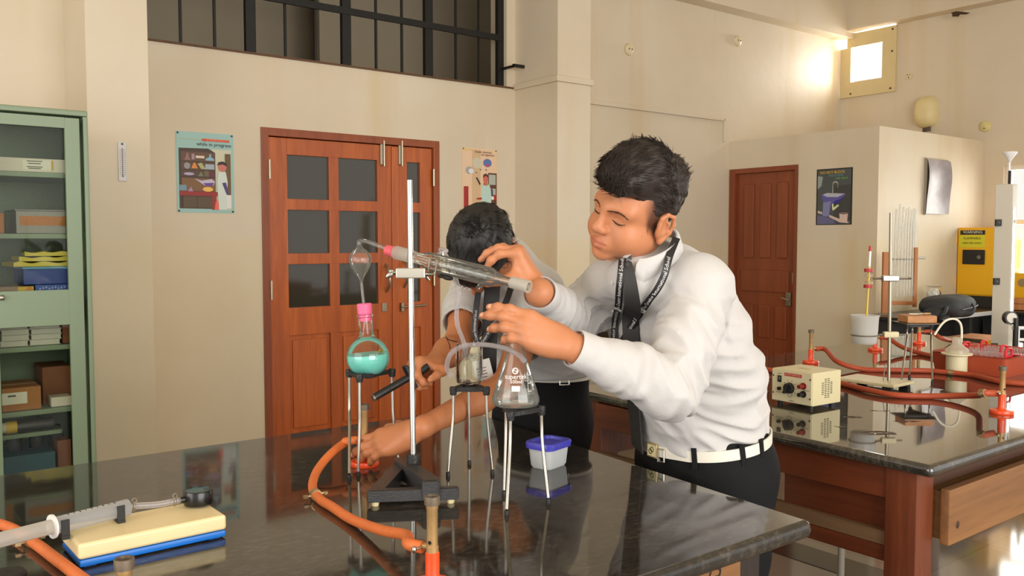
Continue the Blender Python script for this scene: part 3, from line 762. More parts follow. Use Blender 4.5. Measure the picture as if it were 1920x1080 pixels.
inner += [(0.008, z4), (0.008, z6 - 0.004)]
MB().lathe(inner, 28, Mc).build('inner_tube', M_glass2, cd, world=True)
MB().lathe([(0.0098, z5 - 0.001), (0.0125, z5 + 0.002), (0.0140, z6 - 0.006), (0.0138, z6), (0.0105, z6), (0.0095, z5 + 0.004)], 30, Mc).build('ground_cone', M_frost, cd, world=True)
def nozzle(zz, d, ln=0.03):
    o = cA + cax * zz; d = Vector(d).normalized()
    k = MB().tube([o + d * 0.018, o + d * 0.026, o + d * 0.030, o + d * (0.026 + ln)], [0.0062, 0.0048, 0.0055, 0.0042], 14, caps=False)
    k.build('nozzle', M_glass2, cd, world=True); return o + d * (0.02 + ln)
nz1 = nozzle(cl(806), cu * 0.75 + cax * 0.75 - cw * 0.1, 0.014)
nz2 = nozzle(cl(920), -cu * 0.8 - cax * 0.8 + cw * -0.1, 0.022)

# ---- boss head and clamp on the rod
bpz = Vector(at(771, 512, DST))
ck = thing('clamp', 'pale metal boss and clamp on the rod gripping the glass condenser', 'clamp', tuple(bpz))
fwd = RT.copy()
Mk = frame_M(bpz, RT, Vector((0, 0, 1)))
k = MB(); k.box(Mk @ Vector((-0.0005, 0, 0.0)), (0.066, 0.023, 0.026), M=Mk.to_3x3(), bev=0.003)
k.build('boss_head', M_alu, ck, world=True)
k = MB(); k.cyl(Mk @ Vector((-0.033, 0.001, 0)), Mk @ Vector((-0.041, 0.001, 0)), 0.005, seg=12)
k.sphere(Mk @ Vector((-0.048, -0.004, 0)), (0.011, 0.006, 0.003), 16, 10, M=Mk.to_3x3() @ Matrix.Rotation(R(35), 3, 'Z')).sphere(Mk @ Vector((-0.044, 0.004, 0)), (0.006, 0.005, 0.003), 12, 8, M=Mk.to_3x3())
k.build('wing_screw', M_zinc, ck, world=True)
jz = cl(826); jo = cA + cax * jz
k = MB(); k.cyl(Mk @ Vector((0.03, -0.002, 0)), jo - cu * 0.024 + RT * -0.012, 0.0042, seg=12)
k.cyl(Mk @ Vector((0.034, -0.008, -0.005)), Mk @ Vector((0.04, -0.016, -0.008)), 0.004, seg=10)
k.build('clamp_arm', M_zinc, ck, world=True)
k = MB()
for sgn in (-1, 1):
    k.tube([jo + cw * sgn * 0.006 - cu * 0.024 - cax * 0.014, jo + cw * sgn * 0.0225 - cu * 0.018 - cax * 0.014, jo + cw * sgn * 0.0235 + cu * 0.012 - cax * 0.014], 0.0022, 8)
    k.tube([jo + cw * sgn * 0.006 - cu * 0.024 + cax * 0.006, jo + cw * sgn * 0.0225 - cu * 0.018 + cax * 0.006, jo + cw * sgn * 0.0235 + cu * 0.012 + cax * 0.006], 0.0022, 8)
    k.tube([jo + cw * sgn * 0.0235 + cu * 0.012 - cax * 0.014, jo + cw * sgn * 0.0235 + cu * 0.012 + cax * 0.006], 0.0022, 8)
k.cyl(jo + cu * 0.018 + cax * 0.004, jo + cu * 0.03 + cax * 0.002, 0.0022, seg=8)
k.build('jaw', M_zinc, ck, world=True)
k = MB().sphere(jo + cax * 0.024 - cu * 0.026, (0.016, 0.006, 0.008), 16, 10, M=Matrix((cax, cu, cw)).transposed())
k.sphere(jo + cax * 0.005 - cu * 0.0265, (0.008, 0.005, 0.007), 12, 8, M=Matrix((cax, cu, cw)).transposed())
k.build('knob', M_blackr, ck, world=True)

# ---- beaker of water on its tripod
bk = Vector(onZ(880, 719, ZBt)); DBk = (bk - CP).dot(FW)
be = thing('beaker', 'glass beaker of clear water on a tripod, a cream bung floating in it', 'beaker', (bk.x, bk.y, ZBt + 0.002))
br_, bh = 0.0325, 0.094
Mz = Matrix.Translation((bk.x, bk.y, ZBt + 0.002))
MB().lathe([(0.001, 0), (br_ - 0.004, 0), (br_, 0.005), (br_, bh - 0.004), (br_ + 0.002, bh), (br_ - 0.001, bh), (br_ - 0.0022, bh - 0.004), (br_ - 0.0022, 0.006), (br_ - 0.005, 0.003), (0.001, 0.003)], 48, Mz).build('glass_wall', M_glass, be, world=True)
MB().lathe([(0.001, 0.0035), (br_ - 0.006, 0.0035), (br_ - 0.0026, 0.008), (br_ - 0.0026, 0.074), (0.001, 0.0735)], 48, Mz).build('water', M_water, be, world=True)
bg_ = thing('rubber_bung', 'cream two-hole rubber bung floating in the beaker of water', 'stopper', (bk.x + 0.010, bk.y - 0.008, ZBt + 0.072))
Mg = Matrix.Translation((bk.x + 0.010, bk.y - 0.008, ZBt + 0.070)) @ Matrix.Rotation(R(62), 4, -RT + FW * 0.35)
MB().lathe([(0.001, -0.010), (0.0115, -0.010), (0.0155, 0.012), (0.0145, 0.014), (0.001, 0.014)], 28, Mg).build('plug', mat('cream_rubber', (224, 214, 186), 0.6), bg_, world=True)
MB().cyl(Mg @ Vector((0.005, 0, -0.0104)), Mg @ Vector((0.005, 0, -0.006)), 0.002, seg=10).cyl(Mg @ Vector((-0.004, 0, -0.0104)), Mg @ Vector((-0.004, 0, -0.006)), 0.002, seg=10).build('hole', mat('bung_hole', (120, 108, 88), 0.8), bg_, world=True)

# ---- clear tubing
t1 = MB().tube(arc_pts([nz1, nz1 + cu * 0.008 + cax * 0.014, Vector(at(826, 468, 2.0)), Vector(at(838, 482, 2.04)), Vector(at(848, 505, 2.06)), Vector(at(858, 535, 2.05)), Vector(at(860, 560, 2.05)), Vector(at(856, 585, 2.05)), Vector(at(858, 610, 2.05)), Vector(at(866, 632, 2.05)), Vector(at(872, 652, 2.05)), Vector((bk.x - 0.008, bk.y, ZBt + 0.06))], 90), 0.0052, 14)
o = t1.build('rubber_tubing', M_tubing, loc=tuple(nz1)); set_props(o, 'clear tubing looping from the condenser nozzle down into the beaker', 'tubing', 'clear water tubing')
t2 = MB().tube(arc_pts([Vector(at(846, 706, 1.99)), Vector(at(838, 688, 1.98)), Vector(at(845, 664, 1.97)), Vector(at(866, 650, 1.97)), Vector(at(900, 646, 1.94)), Vector(at(930, 649, 1.88)), Vector(at(955, 656, 1.83)), Vector(at(975, 668, 1.80)), Vector(at(984, 678, 1.80))], 60), 0.0055, 14)
o = t2.build('rubber_tubing', M_tubing, loc=tuple(at(900, 646, 1.94))); set_props(o, 'clear tubing lying across the beaker top and held above the conical flask', 'tubing', 'clear water tubing')

# ---- conical flask
ec = Vector(onZ(967, 762, ZC))
ef = thing('conical_flask', 'conical glass flask with white lettering, a little liquid in its bottom', 'flask', (ec.x, ec.y, ZC + 0.002))
Me = Matrix.Translation((ec.x, ec.y, ZC + 0.002))
R0_ = 0.0510
ep = [(0.001, 0.002), (R0_ - 0.010, 0.0), (R0_ - 0.003, 0.003), (R0_, 0.010), (R0_ - 0.001, 0.018), (0.040, 0.050), (0.0195, 0.112), (0.0172, 0.122), (0.0168, 0.150), (0.0185, 0.160), (0.0195, 0.162), (0.0175, 0.163)]
MB().lathe(ep, 56, Me).build('glass_body', M_glass2, ef, world=True)
MB().lathe([(0.001, 0.0035), (R0_ - 0.010, 0.0025), (R0_ - 0.004, 0.006), (R0_ - 0.002, 0.011), (R0_ - 0.003, 0.019), (0.0452, 0.030), (0.001, 0.0295)], 56, Me).build('liquid', thin_glass('cloudy_liquid', tint=(0.93, 0.94, 0.92), edge=(0.7, 0.7, 0.66), haze=0.10, hazecol=(0.8, 0.78, 0.72)), ef, world=True)
M_print = mat('white_print', (238, 236, 230), 0.6)
vdir = (CP - ec); vdir.z = 0; vdir.normalize()
phi0 = math.atan2(vdir.y, vdir.x)
def er(z):
    for (ra, za), (rb, zb) in zip(ep[1:], ep[2:]):
        if za <= z <= zb: return ra + (rb - ra) * (z - za) / (zb - za)
    return 0.03
def on_flask(vs, u0, z0_):
    out = []
    for v in vs:
        z = z0_ + v.y; rr = er(z) + 0.0007; a = phi0 + (u0 + v.x) / rr
        out.append(Me @ Vector((rr * math.cos(a), rr * math.sin(a), z)))
    return out
pr = MB()
for s_, size, u0, z0_ in (('supertek', 0.0138, 0.000, 0.0665), ('500ml', 0.0100, 0.0005, 0.0565), ('®', 0.008, 0.0275, 0.071)):
    vs, fs = text_geo(s_, size); pr.add(on_flask(vs, u0, z0_), fs)
def patch(x0_, x1_, z0_, z1_, n=8):
    vs = []; fs = []
    for i in range(n + 1):
        for zz in (z0_, z1_): vs.append(Vector((x0_ + (x1_ - x0_) * i / n, zz - 0.05, 0)))
    for i in range(n): fs.append((2 * i, 2 * i + 2, 2 * i + 3, 2 * i + 1))
    pr.add(on_flask(vs, 0, 0.05), fs)
patch(-0.0085, 0.0085, 0.0375, 0.0485)
for z_ in (0.036, 0.052, 0.068, 0.084): patch(0.028, 0.037, z_, z_ + 0.0011, 4)
patch(0.0275, 0.0284, 0.036, 0.085, 2)
disc = [Vector((0, 0, 0))] + [Vector((0.0066 * math.cos(2 * PI * k / 24), 0.0066 * math.sin(2 * PI * k / 24), 0)) for k in range(24)]
# a round mark with an S cut into it: two crescents
def cres(sg):
    vs = []; n = 16
    for k in range(n + 1):
        a = PI / 2 * sg + PI * k / n - PI * 0.08
        vs.append(Vector((0.0066 * math.cos(a), 0.0066 * math.sin(a), 0)))
    for k in range(n + 1):
        a = PI / 2 * sg + PI * (n - k) / n - PI * 0.08
        q = 0.0042 if abs(k - n / 2) > 3 else 0.0030
        vs.append(Vector((q * math.cos(a) * 0.9 - sg * 0.0006, q * math.sin(a), 0)))
    pr.add(on_flask(vs, -0.001, 0.0785), [(k, k + 1, 2 * n - k, 2 * n + 1 - k) for k in range(n)])
cres(1); cres(-1)
sb = [Vector((-0.0035, 0.0012, 0)), Vector((-0.0035, 0.003, 0)), Vector((0.0035, -0.0012, 0)), Vector((0.0035, -0.003, 0))]
pr.add(on_flask(sb, -0.001, 0.0785), [(0, 1, 2, 3)])
pr.build('printed_marks', M_print, ef, world=True, smooth=False)

# ---- plastic box with a blue lid
q0, q1, q2 = onZ(990, 876, TZ), onZ(1030, 884, TZ), onZ(1056, 873, TZ)
pb = thing('plastic_box', 'small clear plastic food box with a blue lid on the bench edge', 'box', tuple((q0 + q2) / 2))
e1 = (q0 - q1); e2 = (q2 - q1)
Mq = frame_M(q1, e1, e2); w_, d_ = e1.length, 0.082
def rrect(x0_, y0_, x1_, y1_, rad, n=6):
    out = []
    for cx, cy, a0 in ((x1_ - rad, y1_ - rad, 0), (x0_ + rad, y1_ - rad, 90), (x0_ + rad, y0_ + rad, 180), (x1_ - rad, y0_ + rad, 270)):
        for k in range(n + 1):
            a = R(a0 + 90 * k / n); out.append((cx + rad * math.cos(a), cy + rad * math.sin(a)))
    return out
def loft(polys, M):
    k = MB(); n = len(polys[0][0]); vs = []; fs = []
    for poly, z in polys: vs += [M @ Vector((x, y, z)) for x, y in poly]
    for i in range(len(polys) - 1):
        for j in range(n): fs.append((i * n + j, i * n + (j + 1) % n, (i + 1) * n + (j + 1) % n, (i + 1) * n + j))
    fs.append(tuple(range(n))[::-1]); fs.append(tuple((len(polys) - 1) * n + j for j in range(n)))
    return k.add(vs, fs)
Mzq = Mq if (Mq.to_3x3() @ Vector((0, 0, 1))).z > 0 else Mq @ Matrix.Scale(-1, 4, Vector((0, 0, 1)))
loft([(rrect(0.005, 0.005, w_ - 0.004, d_ - 0.004, 0.012), 0), (rrect(0.002, 0.002, w_ - 0.001, d_ - 0.001, 0.012), 0.006), (rrect(-0.002, -0.002, w_ + 0.003, d_ + 0.003, 0.013), 0.05)], Mzq).build('tub', mat('milky_plastic', (216, 218, 216), 0.3, trans=0.3, spec=0.4), pb, world=True)
loft([(rrect(-0.008, -0.008, w_ + 0.009, d_ + 0.009, 0.018), 0.048), (rrect(-0.009, -0.009, w_ + 0.010, d_ + 0.010, 0.018), 0.060), (rrect(-0.007, -0.007, w_ + 0.008, d_ + 0.008, 0.018), 0.064), (rrect(0.004, 0.004, w_ - 0.003, d_ - 0.003, 0.014), 0.0645), (rrect(0.006, 0.006, w_ - 0.005, d_ - 0.005, 0.013), 0.058)], Mzq).build('lid', mat('blue_lid', (66, 64, 170), 0.35), pb, world=True)

# ---- bunsen burners
def burner(label, loc, rz, scale=1.0):
    t = thing('bunsen_burner', label, 'burner', loc, rz, group='bunsen burners')
    MB().lathe([(0.001, 0.0), (0.034, 0.0), (0.035, 0.002), (0.035, 0.010), (0.0335, 0.012), (0.0150, 0.0135), (0.0122, 0.017), (0.0112, 0.022), (0.0112, 0.060), (0.010, 0.0615), (0.001, 0.0615)], 40).build('base', M_redb, t)
    tb = MB().lathe([(0.0098, 0.060), (0.0098, 0.070), (0.0086, 0.0715), (0.0086, 0.128), (0.0095, 0.130), (0.0095, 0.138), (0.0062, 0.138), (0.0062, 0.12)], 28).build('barrel', M_brass, t)
    MB().lathe([(0.0096, 0.136), (0.0122, 0.1365), (0.0124, 0.149), (0.0118, 0.150), (0.0086, 0.150), (0.0078, 0.146), (0.0078, 0.134)], 28).build('collar', M_brassd, tb)
    MB().tube([(-0.008, 0, 0.068), (-0.022, 0, 0.066), (-0.034, 0, 0.064)], [0.0055, 0.0055, 0.0062], 14).build('gas_inlet', M_brass, t)
    MB().cyl((0.002, -0.0083, 0.078), (0.002, -0.0092, 0.078), 0.003, seg=12).build('air_hole', mat('hole_black', (14, 12, 10), 0.9), tb)
    MB().tube([(-0.018, -0.006, 0.066), (-0.020, -0.016, 0.066)], 0.0025, 8).sphere((-0.020, -0.020, 0.066), (0.004, 0.004, 0.006), 12, 8).build('gas_screw', M_zinc, t)
    return t
b_a = onZ(684, 872, TZ); b_b = onZ(811, 1106, TZ)
hang = math.atan2(RT.y, RT.x)
bu1 = burner('bunsen burner being held by the stooping boy, under the teal flask', (b_a.x, b_a.y, TZ), hang + R(25))
bu2 = burner('nearest red-orange bunsen burner at the bottom edge, before the retort stand', (b_b.x, b_b.y, TZ), hang - R(35))
b_c = at(233, 1058, 1.10); zb = b_c.z - 0.149
bu3 = burner('bunsen burner at the lower left below the syringe board, only its collar in view', (b_c.x, b_c.y, TZ), hang + R(100))
def hose(name, label, pts, r, m, group, clips=(), n=90):
    P = arc_pts(pts, n)
    t = thing(name, label, 'hose', tuple(pts[len(pts) // 2]), group=group)
    MB().tube(P, r, 16).build('tube', m, t, world=True)
    for f in clips:
        i = int(f * (len(P) - 2)); a, b_ = P[i], P[i + 1]; d = (b_ - a).normalized(); s_ = d.cross(Vector((0, 0, 1))).normalized()
        k = MB()
        for off in (-0.006, 0.006):
            k.tube([a + d * (off - 0.0035), a + d * (off + 0.0035)], r + 0.0022, 18)
        k.tube([a - d * 0.006, a + d * 0.006], r + 0.0012, 18).cyl(a + s_ * (r - 0.002) + d * 0.006, a + s_ * (r + 0.013) + d * 0.006, 0.003, seg=10).cyl(a - s_ * (r - 0.002) - d * 0.006, a - s_ * (r + 0.012) - d * 0.006, 0.003, seg=10)
        k.box(a + s_ * (r + 0.013) + d * 0.006, (0.009, 0.009, 0.006)).box(a - s_ * (r + 0.012) - d * 0.006, (0.008, 0.008, 0.006))
        k.build('hose_clip', mat('worn_brass_clip', (176, 150, 112), 0.4, 0.8, var=0.2, vscale=80), t, world=True)
    return t
def inlet(b, loc, rz): return Vector(loc) + Vector((math.cos(rz) * -0.034, math.sin(rz) * -0.034, 0.064))
i1 = inlet(bu1, (b_a.x, b_a.y, TZ), hang + R(25)); i2 = inlet(bu2, (b_b.x, b_b.y, TZ), hang - R(35))
HR = 0.0098; zh = TZ + HR
dm = i1 - Vector((b_a.x, b_a.y, i1.z)); dm.z = 0; dm.normalize(); dm2 = i2 - Vector((b_b.x, b_b.y, i2.z)); dm2.z = 0; dm2.normalize()
hose('gas_hose', 'bright orange rubber hose curving between the two burners on the near bench', [i1 - dm * 0.014, i1 + dm * 0.012 - Vector((0, 0, 0.001)), onZ(646, 830, TZ + 0.057), onZ(618, 853, TZ + 0.044), onZ(594, 884, TZ + 0.024), onZ(586, 914, zh + 0.002), onZ(600, 936, zh), onZ(622, 950, zh), onZ(660, 974, zh + 0.001), onZ(715, 994, TZ + 0.026), onZ(762, 1004, TZ + 0.046), i2 + dm2 * 0.016, i2 - dm2 * 0.014], HR, M_hose, 'gas hoses', clips=(0.47,))
hose('gas_hose', 'orange rubber hose passing under the syringe at the lower left', [onZ(-30, 975, zh), onZ(20, 990, zh), onZ(65, 1018, zh), onZ(110, 1052, zh), onZ(150, 1082, zh), onZ(190, 1110, zh)], HR, M_hose, 'gas hoses', clips=(0.38,))
# small black clip at the very corner
cb_ = onZ(14, 1082, TZ + 0.01)
bc_ = thing('cable_clip', 'small black clip with white specks at the lower left corner', 'clip', (cb_.x, cb_.y, TZ), R(-30))
MB().lathe([(0.001, 0), (0.026, 0), (0.028, 0.004), (0.028, 0.015), (0.024, 0.019), (0.001, 0.02)], 30).build('body', M_blackr, bc_)
MB().box((0.004, -0.0265, 0.012), (0.008, 0.004, 0.005)).box((0.018, -0.0205, 0.012), (0.005, 0.006, 0.005)).build('mark', M_print, bc_)

# ---- syringe and pressure gauge on a cream and blue board
BF, BL_ = onZ(426, 1008, TZ), onZ(148, 1069, TZ)
ex = (BF - BL_); ex.z = 0; bw = ex.length; ex.normalize(); ey = Vector((-ex.y, ex.x, 0))
Ms = frame_M((BL_.x, BL_.y, TZ), ex, ey)
sgb = thing('syringe_board', 'cream and blue board with a large syringe joined to a round pressure gauge', 'apparatus', (BL_.x, BL_.y, TZ))
bd_ = 0.125
def sm(k): k.v = [tuple(Ms @ Vector(v)) for v in k.v]; return k
sm(MB().box((bw / 2, bd_ / 2, 0.0085), (bw - 0.002, bd_ - 0.002, 0.013), bev=0.004).box((0.02, 0.02, 0.001), (0.02, 0.02, 0.002)).box((bw - 0.02, 0.02, 0.001), (0.02, 0.02, 0.002))).build('blue_base', M_blue, sgb, world=True)
sm(MB().box((bw / 2, bd_ / 2, 0.029), (bw, bd_, 0.028), bev=0.006, seg=3)).build('cream_top', M_cream, sgb, world=True)
tz = 0.043; sy = 0.095; szr = 0.0150; shz = tz + 0.020
gx = bw - 0.020
sm(MB().cyl((-0.025, sy - 0.032, shz), (0.105, sy, shz), szr, seg=28)).build('syringe_barrel', thin_glass('syringe_plastic', tint=(0.9, 0.9, 0.9), edge=(0.7, 0.7, 0.7), rough=0.15, haze=0.42, hazecol=(0.72, 0.73, 0.75)), sgb, world=True)
fl_ = MB().cyl((-0.027, sy - 0.0325, shz), (-0.0235, sy - 0.0317, shz), 0.0205, seg=24)
sm(fl_).build('syringe_flange', mat('flange_white', (228, 226, 220), 0.4), sgb, world=True)
dsy = Vector((0.13, 0.032, 0)).normalized()
pl = MB().cyl(Vector((-0.026, sy - 0.032, shz)), Vector((-0.026, sy - 0.032, shz)) - dsy * 0.15, 0.0125, seg=20).cyl(Vector((-0.026, sy - 0.032, shz)) - dsy * 0.15, Vector((-0.026, sy - 0.032, shz)) - dsy * 0.155, 0.02, seg=24)
sm(pl).build('plunger', thin_glass('plunger_plastic', tint=(0.9, 0.88, 0.86), edge=(0.75, 0.72, 0.7), rough=0.2, haze=0.55, hazecol=(0.8, 0.76, 0.70)), sgb, world=True)
tk = MB()
for i in range(9):
    px_ = 0.0 + i * 0.010
    tk.box((px_, sy - 0.032 + (px_ + 0.025) * 0.2462 - 0.002, shz + szr + 0.0004), (0.0012, 0.008 if i % 2 else 0.012, 0.0006))
sm(tk).build('scale_mark', M_blackr, sgb, world=True)
for px_ in (-0.008, 0.088):
    yc = sy - 0.032 + (px_ + 0.025) * 0.2462
    cl_ = MB(); n = 16
    pts = [(px_, yc + math.cos(a) * (szr + 0.002), shz + math.sin(a) * (szr + 0.002)) for a in np.linspace(PI * 0.12, PI * 1.0, n)]
    cl_.box((px_, yc - szr - 0.002, tz + 0.014), (0.013, 0.003, 0.034)).box((px_, yc + szr + 0.002, tz + 0.010), (0.013, 0.003, 0.022)).box((px_, yc, tz + 0.002), (0.013, 0.04, 0.005))
    sm(cl_).build('saddle_clip', M_blackr, sgb, world=True)
ga = Vector((gx, sy - 0.004, tz)); ta = Vector((0.105, sy, shz)); 
sm(MB().tube(arc_pts([ta, ta + Vector((0.012, 0, 0)), ta + Vector((0.05, -0.004, -0.004)), ga + Vector((-0.05, 0, 0.016)), ga + Vector((-0.025, 0, 0.016))], 24), 0.0058, 14)).build('connecting_tube', M_tubing, sgb, world=True)
for c_ in (ta + Vector((0.010, 0, 0)), ga + Vector((-0.045, 0, 0.016))):
    ck_ = MB().torus(c_, 0.0075, 0.002, M=Matrix.Rotation(R(90), 3, 'Y'), seg=18, sub=8).torus(c_ + Vector((0.002, 0, 0.010)), 0.0042, 0.0013, M=Matrix.Rotation(R(80), 3, 'X'), seg=14, sub=6)
    sm(ck_).build('hose_clip', M_zinc, sgb, world=True)
gg = sm(MB().lathe([(0.001, 0.004), (0.026, 0.004), (0.027, 0.007), (0.027, 0.029), (0.0255, 0.031), (0.0235, 0.031), (0.0235, 0.027), (0.001, 0.027)], 40, Matrix.Translation(ga)).cyl(ga + Vector((-0.025, 0, 0.016)), ga + Vector((-0.034, 0, 0.016)), 0.006, seg=12)).build('gauge_case', mat('gauge_black', (22, 21, 20), 0.25), sgb, world=True)
sm(MB().cyl(ga + Vector((0, 0, 0.0272)), ga + Vector((0, 0, 0.0276)), 0.0232, seg=36)).build('dial', mat('dial_white', (214, 208, 196), 0.5), gg, world=True)
sm(MB().box(ga + Vector((-0.002, 0.004, 0.0284)), (0.002, 0.026, 0.0008), rz=R(35))).build('needle', M_blackr, gg, world=True)
sm(MB().cyl(ga + Vector((0, 0, 0.0295)), ga + Vector((0, 0, 0.0302)), 0.0234, seg=36)).build('gauge_glass', M_glass, gg, world=True)
# ================================================================== THINGS ON THE FAR BENCH
def fb(px, py, label, rz):
    p = onZ(px, py, TZ); return burner(label, (p.x, p.y, TZ), rz), p
hx = hang
fa, pa = fb(1520, 681, 'bunsen burner standing behind the cream power supply', hx + PI)
fbn, pbn = fb(1641, 657, 'bunsen burner half hidden behind the white plastic cup', hx + PI)
fcn, pcn = fb(1723, 645, 'bunsen burner farthest back, behind the tripod with the wooden block', hx + PI)
fdn, pdn = fb(1878, 775, 'bunsen burner at the right edge in front of the red-brown tray', hx)
def inl(p, rz): return Vector((p.x, p.y, TZ)) + Vector((math.cos(rz) * -0.034, math.sin(rz) * -0.034, 0.064)), Vector((-math.cos(rz), -math.sin(rz), 0))
HR2 = 0.0105; zq_ = TZ + HR2
i_, d_i = inl(pa, hx + PI)
hose('gas_hose', 'red-brown hose running from the burner behind the power supply towards the tray', [i_ - d_i * 0.012, i_ + d_i * 0.03 - Vector((0, 0, 0.003)), onZ(1570, 678, TZ + 0.035), onZ(1615, 692, zq_), onZ(1670, 694, zq_), onZ(1735, 695, zq_), onZ(1762, 697, zq_), onZ(1820, 703, zq_), onZ(1880, 716, zq_), onZ(1960, 722, zq_)], HR2, M_hoser, 'red-brown gas hoses', clips=(0.72,))
i_, d_i = inl(pbn, hx + PI)
hose('gas_hose', 'red-brown hose leading away from the burner behind the white plastic cup', [i_ - d_i * 0.012, i_ + d_i * 0.03 - Vector((0, 0, 0.004)), onZ(1690, 650, TZ + 0.03), onZ(1725, 662, zq_), onZ(1760, 668, zq_), onZ(1800, 665, zq_)], HR2, M_hoser, 'red-brown gas hoses')
i_, d_i = inl(pcn, hx + PI)
hose('gas_hose', 'red-brown hose leading right from the farthest burner on the far bench', [i_ - d_i * 0.012, i_ + d_i * 0.03, onZ(1765, 634, TZ + 0.04), onZ(1790, 640, zq_), onZ(1840, 648, zq_)], HR2, M_hoser, 'red-brown gas hoses')
i_, d_i = inl(pdn, hx)
hose('gas_hose', 'red-brown hose lying from the stand base to the burner at the right edge', [onZ(1566, 716, TZ + 0.012), onZ(1590, 722, zq_), onZ(1625, 731, TZ + 0.012), onZ(1680, 741, zq_), onZ(1750, 743, zq_), onZ(1800, 742, TZ + 0.02), onZ(1835, 741, TZ + 0.035), i_ + d_i * 0.03, i_ - d_i * 0.012], HR2, M_hoser, 'red-brown gas hoses', clips=(0.03, 0.9))
hose('gas_hose', 'orange-red hose crossing the far bench left of the power supply', [onZ(1340, 675, zq_), onZ(1380, 684, zq_), onZ(1420, 690, zq_), onZ(1456, 696, zq_), onZ(1490, 700, zq_), onZ(1530, 700, zq_)], HR2, M_hoser, 'red-brown gas hoses')

# ---- power supply
A_, B_, C_ = onZ(1447, 749, TZ + 0.012), onZ(1523, 763, TZ + 0.012), onZ(1565, 748, TZ + 0.012)
ps = thing('power_supply', 'cream metal power supply box with a black dial on the far bench', 'power supply', (A_.x, A_.y, TZ))
M_psu = mat('psu_cream', (214, 202, 160), 0.42)
ex = B_ - A_; pw = ex.length; ex.normalize(); ey = Vector((-ex.y, ex.x, 0))
if ey.dot(C_ - B_) < 0: ey = -ey
pd = 0.15; ph = 0.108
Mp = frame_M((A_.x, A_.y, TZ + 0.012), ex, ey)
if (Mp.to_3x3() @ Vector((0, 0, 1))).z < 0: Mp = Mp @ Matrix.Scale(-1, 4, Vector((0, 0, 1)))
def pm(k): k.v = [tuple(Mp @ Vector(v)) for v in k.v]; return k
pm(MB().box((pw / 2, pd / 2, ph / 2), (pw, pd, ph), bev=0.003)).build('case', M_psu, ps, world=True)
pm(MB().box((pw / 2, -0.001, ph / 2), (pw - 0.006, 0.003, ph - 0.006))).build('front_panel', mat('psu_panel', (222, 212, 176), 0.4), ps, world=True)
for x, y in ((0.02, 0.02), (pw - 0.02, 0.02), (pw - 0.02, pd - 0.02), (0.02, pd - 0.02)):
    pm(MB().cyl((x, y, -0.012), (x, y, 0.001), 0.009, seg=14)).build('foot', M_blackr, ps, world=True)
def fp(u, v): return (u * pw, -0.003, v * ph)       # point on the front panel
k = MB().box(fp(0.21, 0.70), (0.014, 0.006, 0.022), bev=0.001)
pm(k).build('rocker_switch', mat('switch_black', (18, 18, 18), 0.3), ps, world=True)
k = MB().box(fp(0.215, 0.72), (0.007, 0.0085, 0.010), bev=0.001); pm(k).build('switch_mark', mat('switch_grey', (90, 100, 90), 0.4), ps, world=True)
c = Vector(fp(0.465, 0.46))
k = MB().cyl(c, c + Vector((0, -0.014, 0)), 0.0185, 0.0165, seg=28).box(c + Vector((-0.003, -0.018, -0.001)), (0.008, 0.014, 0.034), bev=0.002, M=Matrix.Rotation(R(20), 3, 'Y'))
pm(k).build('dial_knob', M_blackr, ps, world=True)
ticks = MB()
for a in range(0, 360, 36):
    q = c + Vector((math.cos(R(a)) * 0.025, 0.0005, math.sin(R(a)) * 0.025)); ticks.box(q, (0.0025, 0.001, 0.0025))
pm(ticks).build('dial_mark', M_blackr, ps, world=True)
for v, m in ((0.585, mat('terminal_red', (120, 30, 26), 0.35)), (0.34, mat('terminal_black', (24, 24, 24), 0.35))):
    q = Vector(fp(0.80, v)); pm(MB().cyl(q, q + Vector((0, -0.026, 0)), 0.0075, 0.0065, seg=16).cyl(q, q + Vector((0, -0.004, 0)), 0.011, seg=16)).build('terminal', m, ps, world=True)
q = Vector(fp(0.215, 0.40)); pm(MB().cyl(q, q + Vector((0, -0.008, 0)), 0.006, seg=14)).build('fuse_holder', M_blackr, ps, world=True)
for u, v in ((0.05, 0.78), (0.05, 0.25), (0.955, 0.8), (0.955, 0.22)):
    q = Vector(fp(u, v)); pm(MB().sphere(q, (0.003, 0.002, 0.003), 10, 6)).build('screw', mat('screw_dark', (80, 66, 50)), ps, world=True)
lb = pm(MB().box(fp(0.54, 0.865), (pw * 0.42, 0.001, 0.010))).build('label_strip', mat('label_red', (196, 60, 50), 0.5), ps, world=True)
def ptext(s, u, v, size, m, lift=0.0012, nm='lettering'):
    M_ = frame_M(Mp @ Vector((u * pw, -0.003 - lift, v * ph)), ex, (0, 0, 1)); return writing(s, M_, size, ps, m, nm, lift=0)
ptext('BATTERY ELIMINATOR', 0.54, 0.868, 0.0058, mat('label_cream', (236, 220, 200), 0.5))
ptext('MAINS', 0.215, 0.86, 0.005, M_ink); ptext('INDICATOR', 0.215, 0.28, 0.005, M_ink); ptext('VOLTS', 0.465, 0.19, 0.005, M_ink); ptext('OUTPUT', 0.87, 0.455, 0.006, M_ink); ptext('LABTEC', 0.52, 0.075, 0.006, M_ink)
sl = MB()
for i in range(4):
    for j in range(11):
        yy = pd * 0.5 + (i - 1.5) * 0.015; zz = ph * 0.5 + (j - 5) * 0.006
        if ((i - 1.5) / 2.0) ** 2 + ((j - 5) / 5.6) ** 2 < 1: sl.box((pw + 0.0004, yy, zz), (0.001, 0.010, 0.0022))
pm(sl).build('vent_slot', mat('vent_dark', (58, 50, 36), 0.8), ps, world=True)
k = pm(MB().box((pw * 0.5, pd * 0.45, ph + 0.0005), (0.05, 0.02, 0.001))).build('top_label', mat('label_wear', (196, 180, 130), 0.5), ps, world=True)
